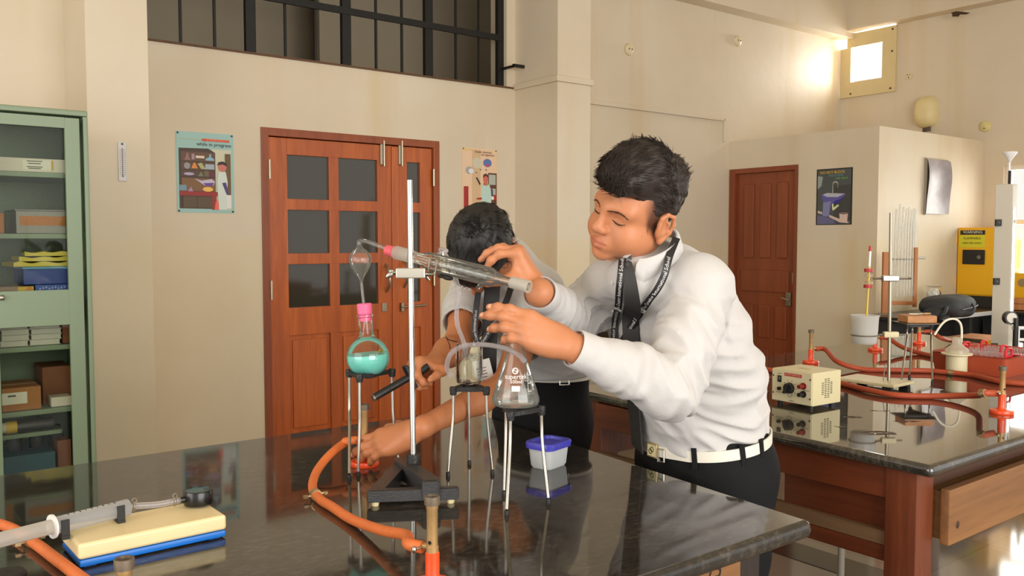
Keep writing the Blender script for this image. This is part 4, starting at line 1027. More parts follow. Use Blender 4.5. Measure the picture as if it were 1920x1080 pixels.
k = MB().tube(arc_pts([onZ(1449, 742, TZ + 0.03) + Vector((0.05, 0.1, 0)), onZ(1440, 735, TZ + 0.02), onZ(1425, 738, TZ + 0.006), onZ(1405, 741, TZ + 0.005)], 20), 0.0035, 8)
k.build('power_cord', M_blackr, ps, world=True)

# ---- second retort stand with plastic cup
rp = onZ(1666, 727, TZ); dr_ = (rp - CP).dot(FW)
s2 = thing('retort_stand', 'retort stand with cream plate base and grey rod on the far bench', 'stand', (rp.x, rp.y, TZ))
p1, p2 = onZ(1582, 718, TZ), onZ(1690, 733, TZ)
e1 = (p2 - p1); bl = e1.length; e1.normalize()
Mb2 = frame_M((p1.x, p1.y, TZ), e1, Vector((-e1.y, e1.x, 0)))
M_basec = mat('stand_cream', (206, 194, 152), 0.4, var=0.08, vscale=20)
k = MB().box((bl / 2, 0.02, 0.021), (bl, 0.15, 0.012), bev=0.003); k.v = [tuple(Mb2 @ Vector(v)) for v in k.v]; k.build('base', M_basec, s2, world=True)
for x, y in ((0.03, -0.04), (bl - 0.03, -0.04), (bl - 0.03, 0.08), (0.03, 0.08)):
    k = MB().box((x, y, 0.0075), (0.035, 0.02, 0.015), bev=0.002); k.v = [tuple(Mb2 @ Vector(v)) for v in k.v]; k.build('foot', M_blackr, s2, world=True)
rtop = at(1671, 399, dr_)
M_rod2 = mat('grey_rod', (150, 142, 126), 0.3, 0.9)
rb2 = Vector((rp.x, rp.y, TZ + 0.02))
MB().cyl(rb2, rtop, 0.0062, seg=16).build('rod', M_rod2, s2, world=True)
def rodpt(py):
    lo, hi = 0.0, 1.0
    for _ in range(40):
        m = (lo + hi) / 2; q = rb2.lerp(rtop, m) - CP; y = 540 - FPX * q.dot(UP) / q.dot(FW)
        if y > py: lo = m
        else: hi = m
    return rb2.lerp(rtop, lo)
# ring clamp and plastic cup
rc = rodpt(627); cupc = at(1621, 628, dr_ - 0.02)
rcl = thing('ring_clamp', 'cream boss and wire ring holding the white plastic cup on the grey rod', 'clamp', tuple(rc))
k = MB().box(rc + RT * 0.0 - FW * 0.012, (0.055, 0.022, 0.02), M=frame_M(rc, RT, (0, 0, 1)).to_3x3(), bev=0.004); k.build('boss_head', M_basec, rcl, world=True)
MB().cyl(rc + RT * 0.028 - FW * 0.012, rc + RT * 0.052 - FW * 0.012, 0.003, seg=8).build('screw', M_rod2, rcl, world=True)
MB().cyl(rc - RT * 0.028 - FW * 0.012, cupc + RT * 0.046 - FW * 0.012, 0.004, seg=10).torus(cupc, 0.0475, 0.0025, seg=40, sub=8).build('ring', M_rod2, rcl, world=True)
cu_ = thing('plastic_cup', 'white translucent tapered plastic cup hanging in the ring clamp', 'cup', (cupc.x, cupc.y, cupc.z - 0.028))
Mcup = Matrix.Translation((cupc.x, cupc.y, cupc.z - 0.032))
MB().lathe([(0.001, 0), (0.040, 0), (0.0425, 0.004), (0.0462, 0.05), (0.0485, 0.098), (0.051, 0.102), (0.051, 0.106), (0.047, 0.105), (0.0455, 0.05), (0.041, 0.006), (0.001, 0.004)], 40, Mcup).build('cup_wall', thin_glass('milky_cup', tint=(0.9, 0.9, 0.89), edge=(0.8, 0.8, 0.78), rough=0.2, haze=0.6, hazecol=(0.84, 0.83, 0.80)), cu_, world=True)
# thermometer held by clamp
tc_ = rodpt(522)
tcl = thing('clamp', 'clamp on the grey rod holding the yellow thermometer between red pads', 'clamp', tuple(tc_))
MB().box(tc_ - RT * 0.006 - FW * 0.012, (0.06, 0.022, 0.026), M=frame_M(tc_, RT, (0, 0, 1)).to_3x3(), bev=0.004).build('boss_head', M_zinc, tcl, world=True)
MB().cyl(tc_ + RT * 0.02 - FW * 0.012, tc_ + RT * 0.065 - FW * 0.012, 0.004, seg=8).sphere(tc_ + RT * 0.068 - FW * 0.012, (0.010, 0.006, 0.004), 10, 6).build('screw', M_zinc, tcl, world=True)
th_d = dr_ - 0.03
thb, tht = at(1625, 592, th_d), at(1632, 461, th_d)
tax = (tht - thb).normalized(); thc = at(1629, 522, th_d)
MB().cyl(tc_ - RT * 0.034 - FW * 0.014, thc + RT * 0.016 - FW * 0.002, 0.004, seg=8).build('clamp_arm', M_zinc, tcl, world=True)
for py, m in ((507, mat('pad_red', (170, 44, 44), 0.5)), (537, mat('pad_red', (170, 44, 44), 0.5))):
    q = at(1628.5 if py < 520 else 1627.5, py, th_d); MB().cyl(q - tax * 0.006, q + tax * 0.006, 0.0155, seg=24).build('rubber_pad', m, tcl, world=True)
for py in (517, 530):
    q = at(1629, py, th_d); MB().cyl(q - tax * 0.005, q + tax * 0.005, 0.0135, seg=24).build('jaw', thin_glass('amber_plastic', tint=(0.9, 0.86, 0.7), edge=(0.6, 0.5, 0.3), haze=0.35, hazecol=(0.8, 0.7, 0.45)), tcl, world=True)
tm = thing('thermometer', 'yellow glass thermometer with a red cap standing in the plastic cup', 'thermometer', tuple(thb))
thl = at(1622, 640, th_d) 
MB().cyl(thb - tax * 0.06, at(1630, 500, th_d), 0.0036, seg=12).build('yellow_stem', mat('thermo_yellow', (206, 170, 40), 0.25), tm, world=True)
MB().cyl(at(1630, 500, th_d), at(1631.6, 470, th_d), 0.0040, seg=12).build('white_stem', mat('thermo_white', (238, 234, 220), 0.25), tm, world=True)
MB().cyl(at(1631.6, 471, th_d), tht, 0.0056, 0.005, seg=12).build('cap', mat('cap_red', (176, 30, 26), 0.4), tm, world=True)
wz = MB().tube(arc_pts([rodpt(726) - RT * 0.02, rodpt(700) - RT * 0.018, rodpt(682) - RT * 0.012, rodpt(684) - RT * 0.004], 16), 0.0018, 8)
wz.build('hook_wire', M_rod2, s2, world=True)

# ---- tripod with wooden block
ZT2 = TZ + 0.195
lugs2 = [onZ(1701, 609, ZT2), onZ(1746, 609, ZT2), onZ(1711, 603, ZT2)]
t4 = tripod('tripod carrying the wooden block on the far bench', lugs2, [onZ(1690, 718, TZ), onZ(1748, 719, TZ), onZ(1705, 709, TZ)], ZT2)
cw_ = sum(lugs2, Vector()) / 3
gz = thing('wire_gauze', 'square wire gauze mat lying under the wooden block on its tripod', 'gauze', (cw_.x, cw_.y, ZT2 + 0.003))
MB().box((0, 0, 0.0015), (0.15, 0.15, 0.002), rz=R(52)).build('mesh_sheet', mat('gauze_grey', (120, 114, 104), 0.5, 0.7, var=0.4, vscale=200), gz)
wb = thing('wooden_block', 'small tan wooden block with tools on top, on the far tripod', 'block', (cw_.x, cw_.y, ZT2 + 0.006))
MB().box((0, 0, 0.016), (0.125, 0.10, 0.032), rz=hang, bev=0.006).build('block', wood_mat('block_wood', (170, 112, 66), (206, 150, 98), 1.5, 'X', rough=0.6, coat=0), wb)
tl = thing('hand_tool', 'pale metal tool with a flat blade lying on the wooden block', 'tool', (cw_.x, cw_.y, ZT2 + 0.040))
MB().box((-0.03, 0.0, 0.003), (0.04, 0.012, 0.004), rz=hang, bev=0.001).box((0.01, -0.008, 0.002), (0.05, 0.006, 0.003), rz=hang, bev=0.001).build('blade', mat('tool_white', (214, 206, 190), 0.4), tl)
MB().box((0.035, -0.02, 0.003), (0.035, 0.02, 0.005), rz=hang + 0.3, bev=0.002).build('handle', mat('tool_wood', (196, 160, 112), 0.5), tl)

# ---- cream jar with glass dome and curved tube
jp = onZ(1793, 700, TZ)
jr = thing('generator_jar', 'cream plastic jar with a conical top and a curved white tube', 'jar', (jp.x, jp.y, TZ))
M_jar = mat('jar_cream', (222, 212, 176), 0.4, sss=0.2)
djar = (jp - CP).dot(FW); jk = djar / FPX
MB().lathe([(0.001, 0), (18 * jk, 0), (18.5 * jk, 0.004), (18.5 * jk, 0.072), (20 * jk, 0.076), (27 * jk, 0.079), (27 * jk, 0.084), (19 * jk, 0.087), (0.001, 0.087)], 36).build('jar_body', M_jar, jr)
MB().lathe([(21 * jk, 0.086), (20 * jk, 0.10), (10 * jk, 0.118), (8.5 * jk, 0.124), (9 * jk, 0.142), (8 * jk, 0.146), (4 * jk, 0.150)], 32).build('cone_top', thin_glass('cloudy_dome', tint=(0.92, 0.9, 0.84), edge=(0.7, 0.68, 0.6), haze=0.5, hazecol=(0.84, 0.80, 0.70)), jr)
zt = TZ + 0.148
MB().tube(arc_pts([Vector((jp.x, jp.y, zt - 0.02)) + RT * 8 * jk, at(1803, 617, djar), at(1799, 604, djar), at(1789, 598, djar), at(1776, 600, djar), at(1765, 609, djar), at(1752, 628, djar)], 40), 0.0045, 12).build('curved_tube', mat('tube_cream', (232, 224, 202), 0.4), jr, world=True)

# ---- red-brown tray with red test tube racks
ta_, tb_ = onZ(1749, 692, TZ), onZ(1886, 708, TZ)
ex = tb_ - ta_; twd = ex.length; ex.normalize(); ey = Vector((-ex.y, ex.x, 0))
if ey.x < 0: ey = -ey
Mt = Matrix((ex, ey, Vector((0, 0, 1)))).transposed().to_4x4(); Mt.translation = (ta_.x, ta_.y, TZ)
tr = thing('plastic_tray', 'red-brown plastic tray full of test tube racks at the right of the far bench', 'tray', (ta_.x, ta_.y, TZ))
tdp = 0.42; thh = 0.078
k = loft([(rrect(0.0, 0.0, twd, tdp, 0.02), 0.0), (rrect(-0.010, -0.010, twd + 0.010, tdp + 0.010, 0.025), thh - 0.004), (rrect(-0.016, -0.016, twd + 0.016, tdp + 0.016, 0.028), thh), (rrect(-0.004, -0.004, twd + 0.004, tdp + 0.004, 0.02), thh - 0.002), (rrect(0.006, 0.006, twd - 0.006, tdp - 0.006, 0.018), 0.006)], Mt)
k.build('tray_shell', mat('tray_terracotta', (176, 74, 44), 0.45), tr, world=True)
M_rack = mat('rack_red', (212, 34, 44), 0.35)
M_tube = thin_glass('test_tube_glass', tint=(0.94, 0.94, 0.93), edge=(0.5, 0.5, 0.5), haze=0.12)
_tt = None
def rack(x, y, lx, label, nt, where):
    """a red plastic rack in tray coordinates with a loop handle at each end and two rows of tubes"""
    global _tt
    o = Mt @ Vector((x, y, 0.008)); rz = math.atan2(ex.y, ex.x)
    t = thing('test_tube_rack', label, 'rack', tuple(o), rz, group='red test tube racks')
    k = MB().box((lx / 2, 0.03, 0.004), (lx, 0.066, 0.008), bev=0.003).box((lx / 2, 0.03, 0.055), (lx, 0.066, 0.005), bev=0.002)
    k.build('shelf', M_rack, t)
    for xx in (0.004, lx - 0.004):
        e = MB().box((xx, 0.03, 0.03), (0.006, 0.066, 0.06), bev=0.002)
        e.tube(arc_pts([(xx, 0.002, 0.056), (xx, 0.004, 0.092), (xx, 0.014, 0.100), (xx, 0.046, 0.100), (xx, 0.056, 0.092), (xx, 0.058, 0.056)], 24), 0.0048, 8).box((xx, 0.03, 0.068), (0.006, 0.05, 0.012))
        e.build('end_handle', M_rack, t)
    for r_ in range(2):
        for i in range(nt):
            loc = Mt @ Vector((x + 0.018 + i * (lx - 0.036) / (nt - 1), y + 0.015 + r_ * 0.03, 0.016))
            if _tt is None:
                g = MB().lathe([(0.001, 0), (0.004, 0.001), (0.0066, 0.005), (0.0072, 0.012), (0.0072, 0.070), (0.0086, 0.073), (0.0072, 0.0735)], 14).build('test_tube', M_tube)
                _tt = g; g.location = loc
            else:
                g = _tt.copy(); COL.objects.link(g); g.location = loc
            RMAT[g.name] = Matrix.Translation(loc)
            set_props(g, 'clear test tube in the ' + ('front' if r_ == 0 else 'back') + ' row of the ' + where + ' red rack', 'test tube', 'test tubes in the ' + where + ' red rack, ' + ('front' if r_ == 0 else 'back') + ' row')
    return t
rack(0.095, 0.03, 0.185, 'red test tube rack along the near side of the tray', 8, 'nearest')
rack(0.06, 0.13, 0.16, 'red test tube rack in the middle of the tray', 6, 'middle')
rack(0.085, 0.24, 0.19, 'red test tube rack at the back of the tray', 8, 'rearmost')
bt_ = Mt @ Vector((0.05, 0.02, 0.0))
sb_ = thing('small_bottle', 'small brown capped bottle at the left end of the red-brown tray', 'bottle', (bt_.x, bt_.y, TZ + 0.008))
MB().lathe([(0.001, 0), (0.014, 0), (0.014, 0.05), (0.008, 0.062), (0.008, 0.07)], 20).build('bottle_body', mat('brown_glass', (120, 90, 70), 0.2), sb_)
MB().lathe([(0.0105, 0.066), (0.0105, 0.088), (0.001, 0.089)], 18).build('cap', mat('cap_maroon', (120, 40, 34), 0.4), sb_)
# ---- tall cream upright with a mirror strip and a funnel
wp = onZ(1878, 652, TZ); dw = (wp - CP).dot(FW); kw = dw / FPX
ws = thing('tall_apparatus', 'tall cream upright box with black corner clips and a funnel on top', 'apparatus', (wp.x, wp.y, TZ))
zt_ = at(1880, 347, dw).z - TZ
M_up = mat('upright_cream', (196, 188, 170), 0.45)
rzw = hang
MB().box((0, 0, zt_ / 2), (0.080, 0.080, zt_), rz=rzw + R(45), bev=0.003).build('column', M_up, ws)
ms = MB().box((0, 0, zt_ * 0.5), (0.004, 0.035, zt_ * 0.72), M=Matrix.Rotation(rzw - R(45), 3, 'Z'))
off = Matrix.Rotation(rzw - R(45), 3, 'Z') @ Vector((0.041, -0.012, 0)); ms.v = [tuple(Vector(v) + off) for v in ms.v]
ms.build('mirror_strip', mat('mirror', (225, 225, 225), 0.04, 1.0), ws)
for py in (418, 527, 649):
    zc = at(1860, py, dw).z - TZ
    off = Matrix.Rotation(rzw, 3, 'Z') @ Vector((-0.046, -0.018, zc))
    cpm = MB().box(off, (0.030, 0.014, 0.034), rz=rzw, bev=0.002); q = off + Matrix.Rotation(rzw, 3, 'Z') @ Vector((0, -0.007, 0)); cpm.build('corner_clip', M_blackr, ws)
    MB().sphere(q, 0.004, 10, 6).build('screw', M_zinc, ws)
fo = Matrix.Rotation(rzw, 3, 'Z') @ Vector((0.045, 0.06, 0))
zf = at(1900, 293, dw).z - TZ
MB().tube([fo + Vector((0, 0, zt_ - 0.05)), fo + Vector((0, 0, zf - 0.02))], 0.005, 12).lathe([(0.005, zf - 0.03), (0.012, zf - 0.012), (0.034, zf + 0.018), (0.034, zf + 0.022), (0.032, zf + 0.019)], 28, Matrix.Translation(fo)).build('funnel', mat('funnel_white', (240, 240, 240), 0.25, trans=0.3), ws)
MB().box(fo + Vector((-0.018, -0.01, zt_ + 0.035)), (0.012, 0.012, 0.075), bev=0.002).build('tube_holder', M_blackr, ws)
# ---- black pump with gauge at the right edge
gp = onZ(1903, 662, TZ); gd = (gp - CP).dot(FW)
vp = thing('vacuum_pump', 'black hand pump with a round gauge and white handle at the right edge', 'pump', (gp.x, gp.y, TZ))
g0 = at(1897, 596, gd)
MB().cyl((0, 0, 0), (0, 0, 0.13), 0.012, seg=16).cyl((0, 0, 0.0), (0, 0, 0.02), 0.03, seg=20).build('pump_body', M_blackr, vp)
MB().cyl(g0, g0 + FW * 0.03, 0.032, seg=28).cyl((gp.x, gp.y, g0.z - 0.08), (gp.x, gp.y, g0.z), 0.01, seg=12).build('gauge_case', mat('gauge_black', (22, 21, 20)), vp, world=True)
MB().cyl(g0 - FW * 0.001, g0 - FW * 0.002, 0.025, seg=28).build('dial', mat('dial_white', (214, 208, 196)), vp, world=True)
hh = at(1910, 615, gd); MB().cyl(hh - RT * 0.03, hh + RT * 0.03, 0.009, seg=12).cyl(hh - Vector((0, 0, 0.11)) - RT * 0.0, hh, 0.006, seg=10).build('handle', mat('handle_white', (232, 230, 226), 0.35), vp, world=True)
hb_ = at(1915, 637, gd); MB().cyl(hb_ - RT * 0.02, hb_ + RT * 0.09, 0.008, seg=12).build('side_bar', mat('handle_white', (232, 230, 226)), vp, world=True)

# ================================================================== SIDE COUNTER
bgp = onZ(1755, 596, CZ)
bk_ = thing('backpack', 'black backpack lying on the side counter', 'bag', (bgp.x + 0.05, bgp.y - 0.06, CZ))
bk_.scale = (1.14, 1.05, 1.0)
M_bag = mat('bag_black', (50, 52, 55), 0.75, var=0.25, vscale=10, bump=0.5, bscale=14)
def blob(parts, res=0.02, noise=0.0, nscale=6.0):
    pass
k = MB()
n1, n2 = 40, 20; vs = []; fs = []
for j in range(n2 + 1):
    v = -PI / 2 + PI * j / n2
    for i in range(n1):
        u = 2 * PI * i / n1
        sp_ = lambda c_, p_: math.copysign(abs(c_) ** p_, c_)
        x = 0.22 * sp_(math.cos(v), 0.6) * sp_(math.cos(u), 0.7); y = 0.15 * sp_(math.cos(v), 0.6) * sp_(math.sin(u), 0.7); z = 0.085 * sp_(math.sin(v), 0.8)
        z *= (1.0 + 0.25 * x / 0.22); nz_ = mnoise.noise(Vector((x * 9, y * 9, z * 9))) * 0.012
        vs.append((x + nz_, y + nz_, z + 0.09 + nz_ * 0.8))
for j in range(n2):
    for i in range(n1): fs.append((j * n1 + i, j * n1 + (i + 1) % n1, (j + 1) * n1 + (i + 1) % n1, (j + 1) * n1 + i))
k.add(vs, fs); k.build('bag_body', M_bag, bk_)
MB().sphere((-0.24, -0.03, 0.05), (0.05, 0.08, 0.045), 16, 10).tube(arc_pts([(-0.2, -0.1, 0.1), (-0.27, -0.12, 0.06), (-0.25, -0.08, 0.02), (-0.18, -0.1, 0.03)], 16), 0.014, 8).build('side_pocket', M_bag, bk_)
MB().tube(arc_pts([(0.03, -0.155, 0.06), (0.05, -0.16, 0.1), (0.06, -0.08, 0.165), (0.06, 0.06, 0.165)], 20), 0.006, 8).build('strap', M_blackr, bk_)
MB().tube(arc_pts([(-0.1, -0.158, 0.08), (0.02, -0.162, 0.09), (0.15, -0.14, 0.1), (0.2, -0.06, 0.11)], 20), 0.004, 8).build('zip', mat('zip_grey', (80, 80, 80), 0.5), bk_)
# pipette rack
r0_ = onZ(1660, 590, CZ); dpr = (r0_ - CP).dot(FW); kp = dpr / FPX
pr_ = thing('pipette_rack', 'light wooden rack holding tall glass tubes on the side counter', 'rack', (r0_.x, r0_.y, CZ))
M_rw = wood_mat('rack_wood', (178, 108, 58), (214, 146, 92), 1.0, 'Z', rough=0.5, coat=0)
def rk(px, py, dd=0.0): q = at(px, py, dpr + dd); return q
k = MB().box((rk(1661, 530)), (14 * kp, 0.03, 115 * kp), rz=hang, bev=0.003); k.build('side_post', M_rw, pr_, world=True)
k = MB().box((rk(1716, 520)), (6 * kp, 0.03, 112 * kp), rz=hang, bev=0.003); k.build('side_post', M_rw, pr_, world=True)
k = MB().box((rk(1690, 568)), (50 * kp, 0.05, 0.03), rz=hang, bev=0.003); k.build('bottom_shelf', M_rw, pr_, world=True)
k = MB().box((rk(1692, 486, 0.04)), (52 * kp, 0.02, 0.012), rz=hang, bev=0.002); k.build('top_shelf', mat('rack_grey_strip', (150, 140, 124), 0.5), pr_, world=True)
k = MB().cyl(rk(1716, 483), rk(1735, 483), 0.012, seg=12); k.build('side_peg', mat('peg_white', (222, 216, 204), 0.4), pr_, world=True)
proto = None
for i, (px, tp_) in enumerate(((1681, 392), (1687.5, 382), (1694, 388), (1700, 391), (1705, 387), (1710, 393), (1715, 390), (1718, 392))):
    b0 = rk(px - 5, 556, 0.0); t0 = rk(px, tp_)
    o = MB().tube([b0, b0.lerp(t0, 0.2), b0.lerp(t0, 0.8), t0], [0.007, 0.0095, 0.0095, 0.007], 12).build('glass_tube', thin_glass('rack_tube_glass', tint=(0.9, 0.91, 0.9), edge=(0.72, 0.73, 0.72), haze=0.22, hazecol=(0.92, 0.92, 0.9)), loc=tuple(b0))
    set_props(o, 'tall glass tube standing in the light wooden rack on the side counter', 'glass tube', 'glass tubes in the wooden rack')
# beaker with crumpled foil
bf = onZ(1754, 577, CZ); bf = at(1752, 562, 7.3); bf.z = CZ
bfk = thing('beaker', 'glass beaker behind the black backpack on the side counter', 'beaker', (bf.x + 0.1, min(bf.y + 0.2, 3.66), CZ))
MB().lathe([(0.001, 0), (0.06, 0), (0.065, 0.01), (0.065, 0.2), (0.072, 0.205)], 30).build('glass_wall', M_glass2, bfk)
random.seed(4)
cf = thing('crumpled_wrap', 'ball of crumpled clear wrap inside the beaker behind the backpack', 'wrap', (bf.x + 0.1, min(bf.y + 0.2, 3.66), CZ + 0.07))
k = MB(); bm = bmesh.new(); bmesh.ops.create_icosphere(bm, subdivisions=3, radius=1)
bm.verts.index_update()
k.add([Vector(v.co) * (1 + 0.35 * mnoise.noise(v.co * 3.1)) * 0.055 + Vector((0, 0, 0.06)) for v in bm.verts], [[v.index for v in f.verts] for f in bm.faces]); bm.free()
k.build('wrap', mat('clear_wrap', (226, 224, 218), 0.25, spec=0.8), cf, smooth=False)
# yellow safety cabinet on its plinth
XY = 8.05
ya0, yb0 = onX(1789, 490, XY)[1], onX(1868, 490, XY)[1]
zy1, zy0 = onX(1790, 427, XY)[2], onX(1789, 553, XY)[2]
yc_ = thing('safety_cabinet', 'yellow metal safety cabinet with a black latch standing on the side counter', 'cabinet', (XY, 3.2, CZ))
M_yel = mat('cabinet_yellow', (240, 180, 16), 0.4)
MB().span((XY + 0.02, yb0, zy0), (8.54, ya0, zy1), bev=0.004).build('body', M_yel, yc_, world=True)
yd = MB().span((XY, yb0 + 0.01, zy0 + 0.012), (XY + 0.025, ya0 - 0.03, zy1 - 0.012), bev=0.004).build('door', M_yel, yc_, world=True)
q = onX(1826, 482, XY); lt = MB().box((XY - 0.005, q.y, q.z), (0.02, 0.19, 0.13), bev=0.006).build('latch_plate', M_blackr, yd, world=True)
MB().cyl((XY - 0.016, q.y - 0.055, q.z), (XY - 0.03, q.y - 0.055, q.z), 0.018, seg=14).build('lock', mat('lock_grey', (120, 118, 112), 0.3, 0.8), yd, world=True)
MB().span((XY + 0.03, yb0 + 0.02, CZ), (8.5, ya0 - 0.06, zy0)).build('plinth', mat('plinth_dark', (40, 36, 32), 0.6), yc_, world=True)
q0_, q1_ = onX(1801, 432, XY), onX(1847, 440, XY)
wl = MB().span((XY - 0.002, q1_.y, q1_.z), (XY + 0.001, q0_.y, q0_.z)).build('warning_strip', mat('label_black', (30, 26, 20), 0.5), yd, world=True)
M_yl = mat('label_yellow', (214, 206, 40), 0.5)
q0_, q1_ = onX(1799, 441, XY), onX(1847, 464, XY)
yl = MB().span((XY - 0.002, q1_.y, q1_.z), (XY + 0.001, q0_.y, q0_.z)).build('warning_label', M_yl, yd, world=True)
q = onX(1824, 435.5, XY); writing('WARNING', frame_M((XY - 0.003, q.y, q.z), (0, -1, 0), (0, 0, 1)), 0.035, yd, mat('label_white', (224, 220, 200), 0.5), wid=1.0)
q = onX(1823, 447, XY); writing('FLAMMABLE', frame_M((XY - 0.003, q.y, q.z), (0, -1, 0), (0, 0, 1)), 0.028, yd, M_ink)
q = onX(1823, 456, XY); writing('KEEP FIRE AWAY', frame_M((XY - 0.003, q.y, q.z), (0, -1, 0), (0, 0, 1)), 0.022, yd, M_ink)
hg_ = MB()
for zz in (zy0 + 0.12, zy1 - 0.1): hg_.cyl((XY - 0.004, ya0 - 0.02, zz - 0.05), (XY - 0.004, ya0 - 0.02, zz + 0.05), 0.006, seg=8)
hg_.build('hinge', M_yel, yc_, world=True)
y2 = thing('safety_cabinet', 'low yellow cabinet under the bright window, right of the tall apparatus', 'cabinet', (XY, 2.9, CZ))
zz1, zz0 = onX(1910, 512, XY)[2], onX(1910, 560, XY)[2]
MB().span((XY, 2.55, zz0), (8.54, yb0 - 0.02, zz1), bev=0.004).build('body', M_yel, y2, world=True)
MB().span((XY + 0.03, 2.6, CZ), (8.5, yb0 - 0.04, zz0)).build('plinth', mat('plinth_dark', (40, 36, 32)), y2, world=True)
vq = onX(1917, 530, XY); MB().cyl((XY - 0.006, vq.y, vq.z), (XY + 0.004, vq.y, vq.z), 0.035, seg=20).build('vent_cap', mat('vent_brass', (170, 150, 110), 0.4, 0.6), y2, world=True)
# wooden pieces
wq = onX(1903, 563, 7.95)
wk = thing('wooden_plank', 'short tan wooden plank on the side counter below the yellow cabinet', 'plank', (7.95, wq.y - 0.1, CZ))
MB().box((0, -0.1, 0.03), (0.12, 0.45, 0.05), bev=0.004).box((0, -0.02, 0.08), (0.12, 0.25, 0.045), bev=0.004).build('plank', M_rw, wk)
wq = onZ(1828, 634, 0.70)
bn = thing('wooden_stool', 'tan wooden stool standing behind the far end of the far bench', 'stool', (wq.x, wq.y, 0))
MB().box((0, 0, 0.685), (0.62, 0.34, 0.035), bev=0.006).build('seat', M_rw, bn)
for x in (-0.26, 0.26):
    for y in (-0.12, 0.12): MB().box((x, y, 0.335), (0.045, 0.045, 0.67), bev=0.003).build('leg', M_rw, bn)

# ================================================================== ON THE UPPER WALLS
M_fix = mat('wall_cap_cream', (222, 208, 172), 0.5)
for px, py, w_ in ((1178, 93, 'left of the two on the upper back wall'), (1382, 77, 'right of the two on the upper back wall')):
    q = onY(px, py, YB); t = thing('junction_cover', 'round cream junction cover, ' + w_, 'cover', (q.x, YB, q.z), group='round junction covers')
    Mj = Matrix.Rotation(R(90), 4, 'X')
    MB().lathe([(0.001, 0.03), (0.035, 0.028), (0.048, 0.018), (0.052, 0.0)], 28, Mj).build('cover', M_fix, t)
    MB().sphere((0.018, -0.03, 0.0), 0.006, 8, 6).sphere((-0.018, -0.03, 0.0), 0.006, 8, 6).build('screw', mat('screw_dark', (80, 66, 50)), t)
q = onX(1848, 237, XR); t = thing('junction_cover', 'round cream junction cover on the right wall beside the rounded fixture', 'cover', (XR, q.y, q.z), group='round junction covers')
Mj = Matrix.Rotation(R(-90), 4, 'Y')
MB().lathe([(0.001, 0.03), (0.035, 0.028), (0.048, 0.018), (0.052, 0.0)], 28, Mj).build('cover', mat('cap_yellowed', (220, 204, 140), 0.5), t)
MB().sphere((-0.03, 0.0, -0.02), 0.006, 8, 6).build('screw', mat('screw_dark', (80, 66, 50)), t)
q = onX(1705, 143, XR); t = thing('wall_socket', 'small square wall socket on the right wall beneath the beam', 'socket', (XR, q.y, q.z))
MB().box((-0.008, 0, 0), (0.016, 0.055, 0.055), bev=0.006).build('plate', M_fix, t)
MB().sphere((-0.017, 0.012, 0.012), 0.005, 8, 6).sphere((-0.017, -0.012, 0.012), 0.005, 8, 6).sphere((-0.017, 0, -0.012), 0.006, 8, 6).build('pin_hole', mat('hole_black', (14, 12, 10)), t)
qa = onX(1740, 212, XR)
t = thing('wall_fixture', 'cream rounded wall fixture above the corner room roof', 'wall fixture', (XR, qa.y, qa.z))
vs = []; fs = []; n1, n2 = 32, 14
for j in range(n2 + 1):
    v = PI / 2 * j / n2
    for i in range(n1):
        u = 2 * PI * i / n1; cu_x = math.copysign(abs(math.cos(u)) ** 0.7, math.cos(u)); su = math.copysign(abs(math.sin(u)) ** 0.75, math.sin(u))
        vs.append((-0.13 * math.sin(v), 0.115 * cu_x * math.cos(v) ** 0.6, 0.165 * su * math.cos(v) ** 0.6 * (1.0 - 0.12 * (su < 0))))
for j in range(n2):
    for i in range(n1): fs.append((j * n1 + i, j * n1 + (i + 1) % n1, (j + 1) * n1 + (i + 1) % n1, (j + 1) * n1 + i))
k = MB(); k.add(vs, fs); k.build('housing', mat('fixture_cream', (226, 210, 158), 0.5, var=0.08, vscale=12), t)
k = MB()
for i in range(5): k.cyl((-0.05 + 0.01 * i, -0.05 + i * 0.022, -0.14), (-0.05 + 0.01 * i, -0.05 + i * 0.022, -0.185), 0.006, seg=8)
k.build('terminal', mat('screw_dark', (80, 66, 50)), t)
# ================================================================== GREEN CABINET
M_green = mat('cabinet_green', (126, 143, 114), 0.42, var=0.04, vscale=4)
M_greenin = mat('cabinet_green_inside', (116, 132, 106), 0.5)
GY0, GY1 = 4.15, 4.64; GX1 = 0.892; GX0 = -0.02; GH = 1.975
gc = thing('metal_cabinet', 'tall green metal cabinet with glazed doors at the left edge', 'cabinet', ((GX0 + GX1) / 2, GY0, 0))
k = MB()
k.span((GX1 - 0.02, GY0, 0.0), (GX1, GY1, GH - 0.025), bev=0.004).span((GX0, GY0, 0.0), (GX0 + 0.02, GY1, GH - 0.025), bev=0.004).span((GX0, GY0, GH - 0.025), (GX1, GY1, GH), bev=0.006).span((GX0, GY0 + 0.02, 0.0), (GX1, GY1, 0.08))
k.build('shell', M_green, gc, world=True)
MB().span((GX0 + 0.02, GY1 - 0.012, 0.08), (GX1 - 0.02, GY1 - 0.006, GH - 0.025)).build('back_panel', M_greenin, gc, world=True)
def czz(py): return onY(60, py, GY0)[2]
shelfz = [onY(60, y, GY0 + 0.05)[2] for y in (322, 438, 544 + 6, 650, 770)]
for z in shelfz:
    MB().span((GX0 + 0.022, GY0 + 0.055, z - 0.022), (GX1 - 0.022, GY1 - 0.013, z), bev=0.003).build('shelf', M_green, gc, world=True)
MB().span((GX0 + 0.022, GY0 + 0.055, 0.372), (GX1 - 0.022, GY1 - 0.013, 0.40), bev=0.003).build('shelf', M_green, gc, world=True)
xm = 0.43
zt1, zt0 = czz(236), czz(545); zl1, zl0 = czz(612), 0.16
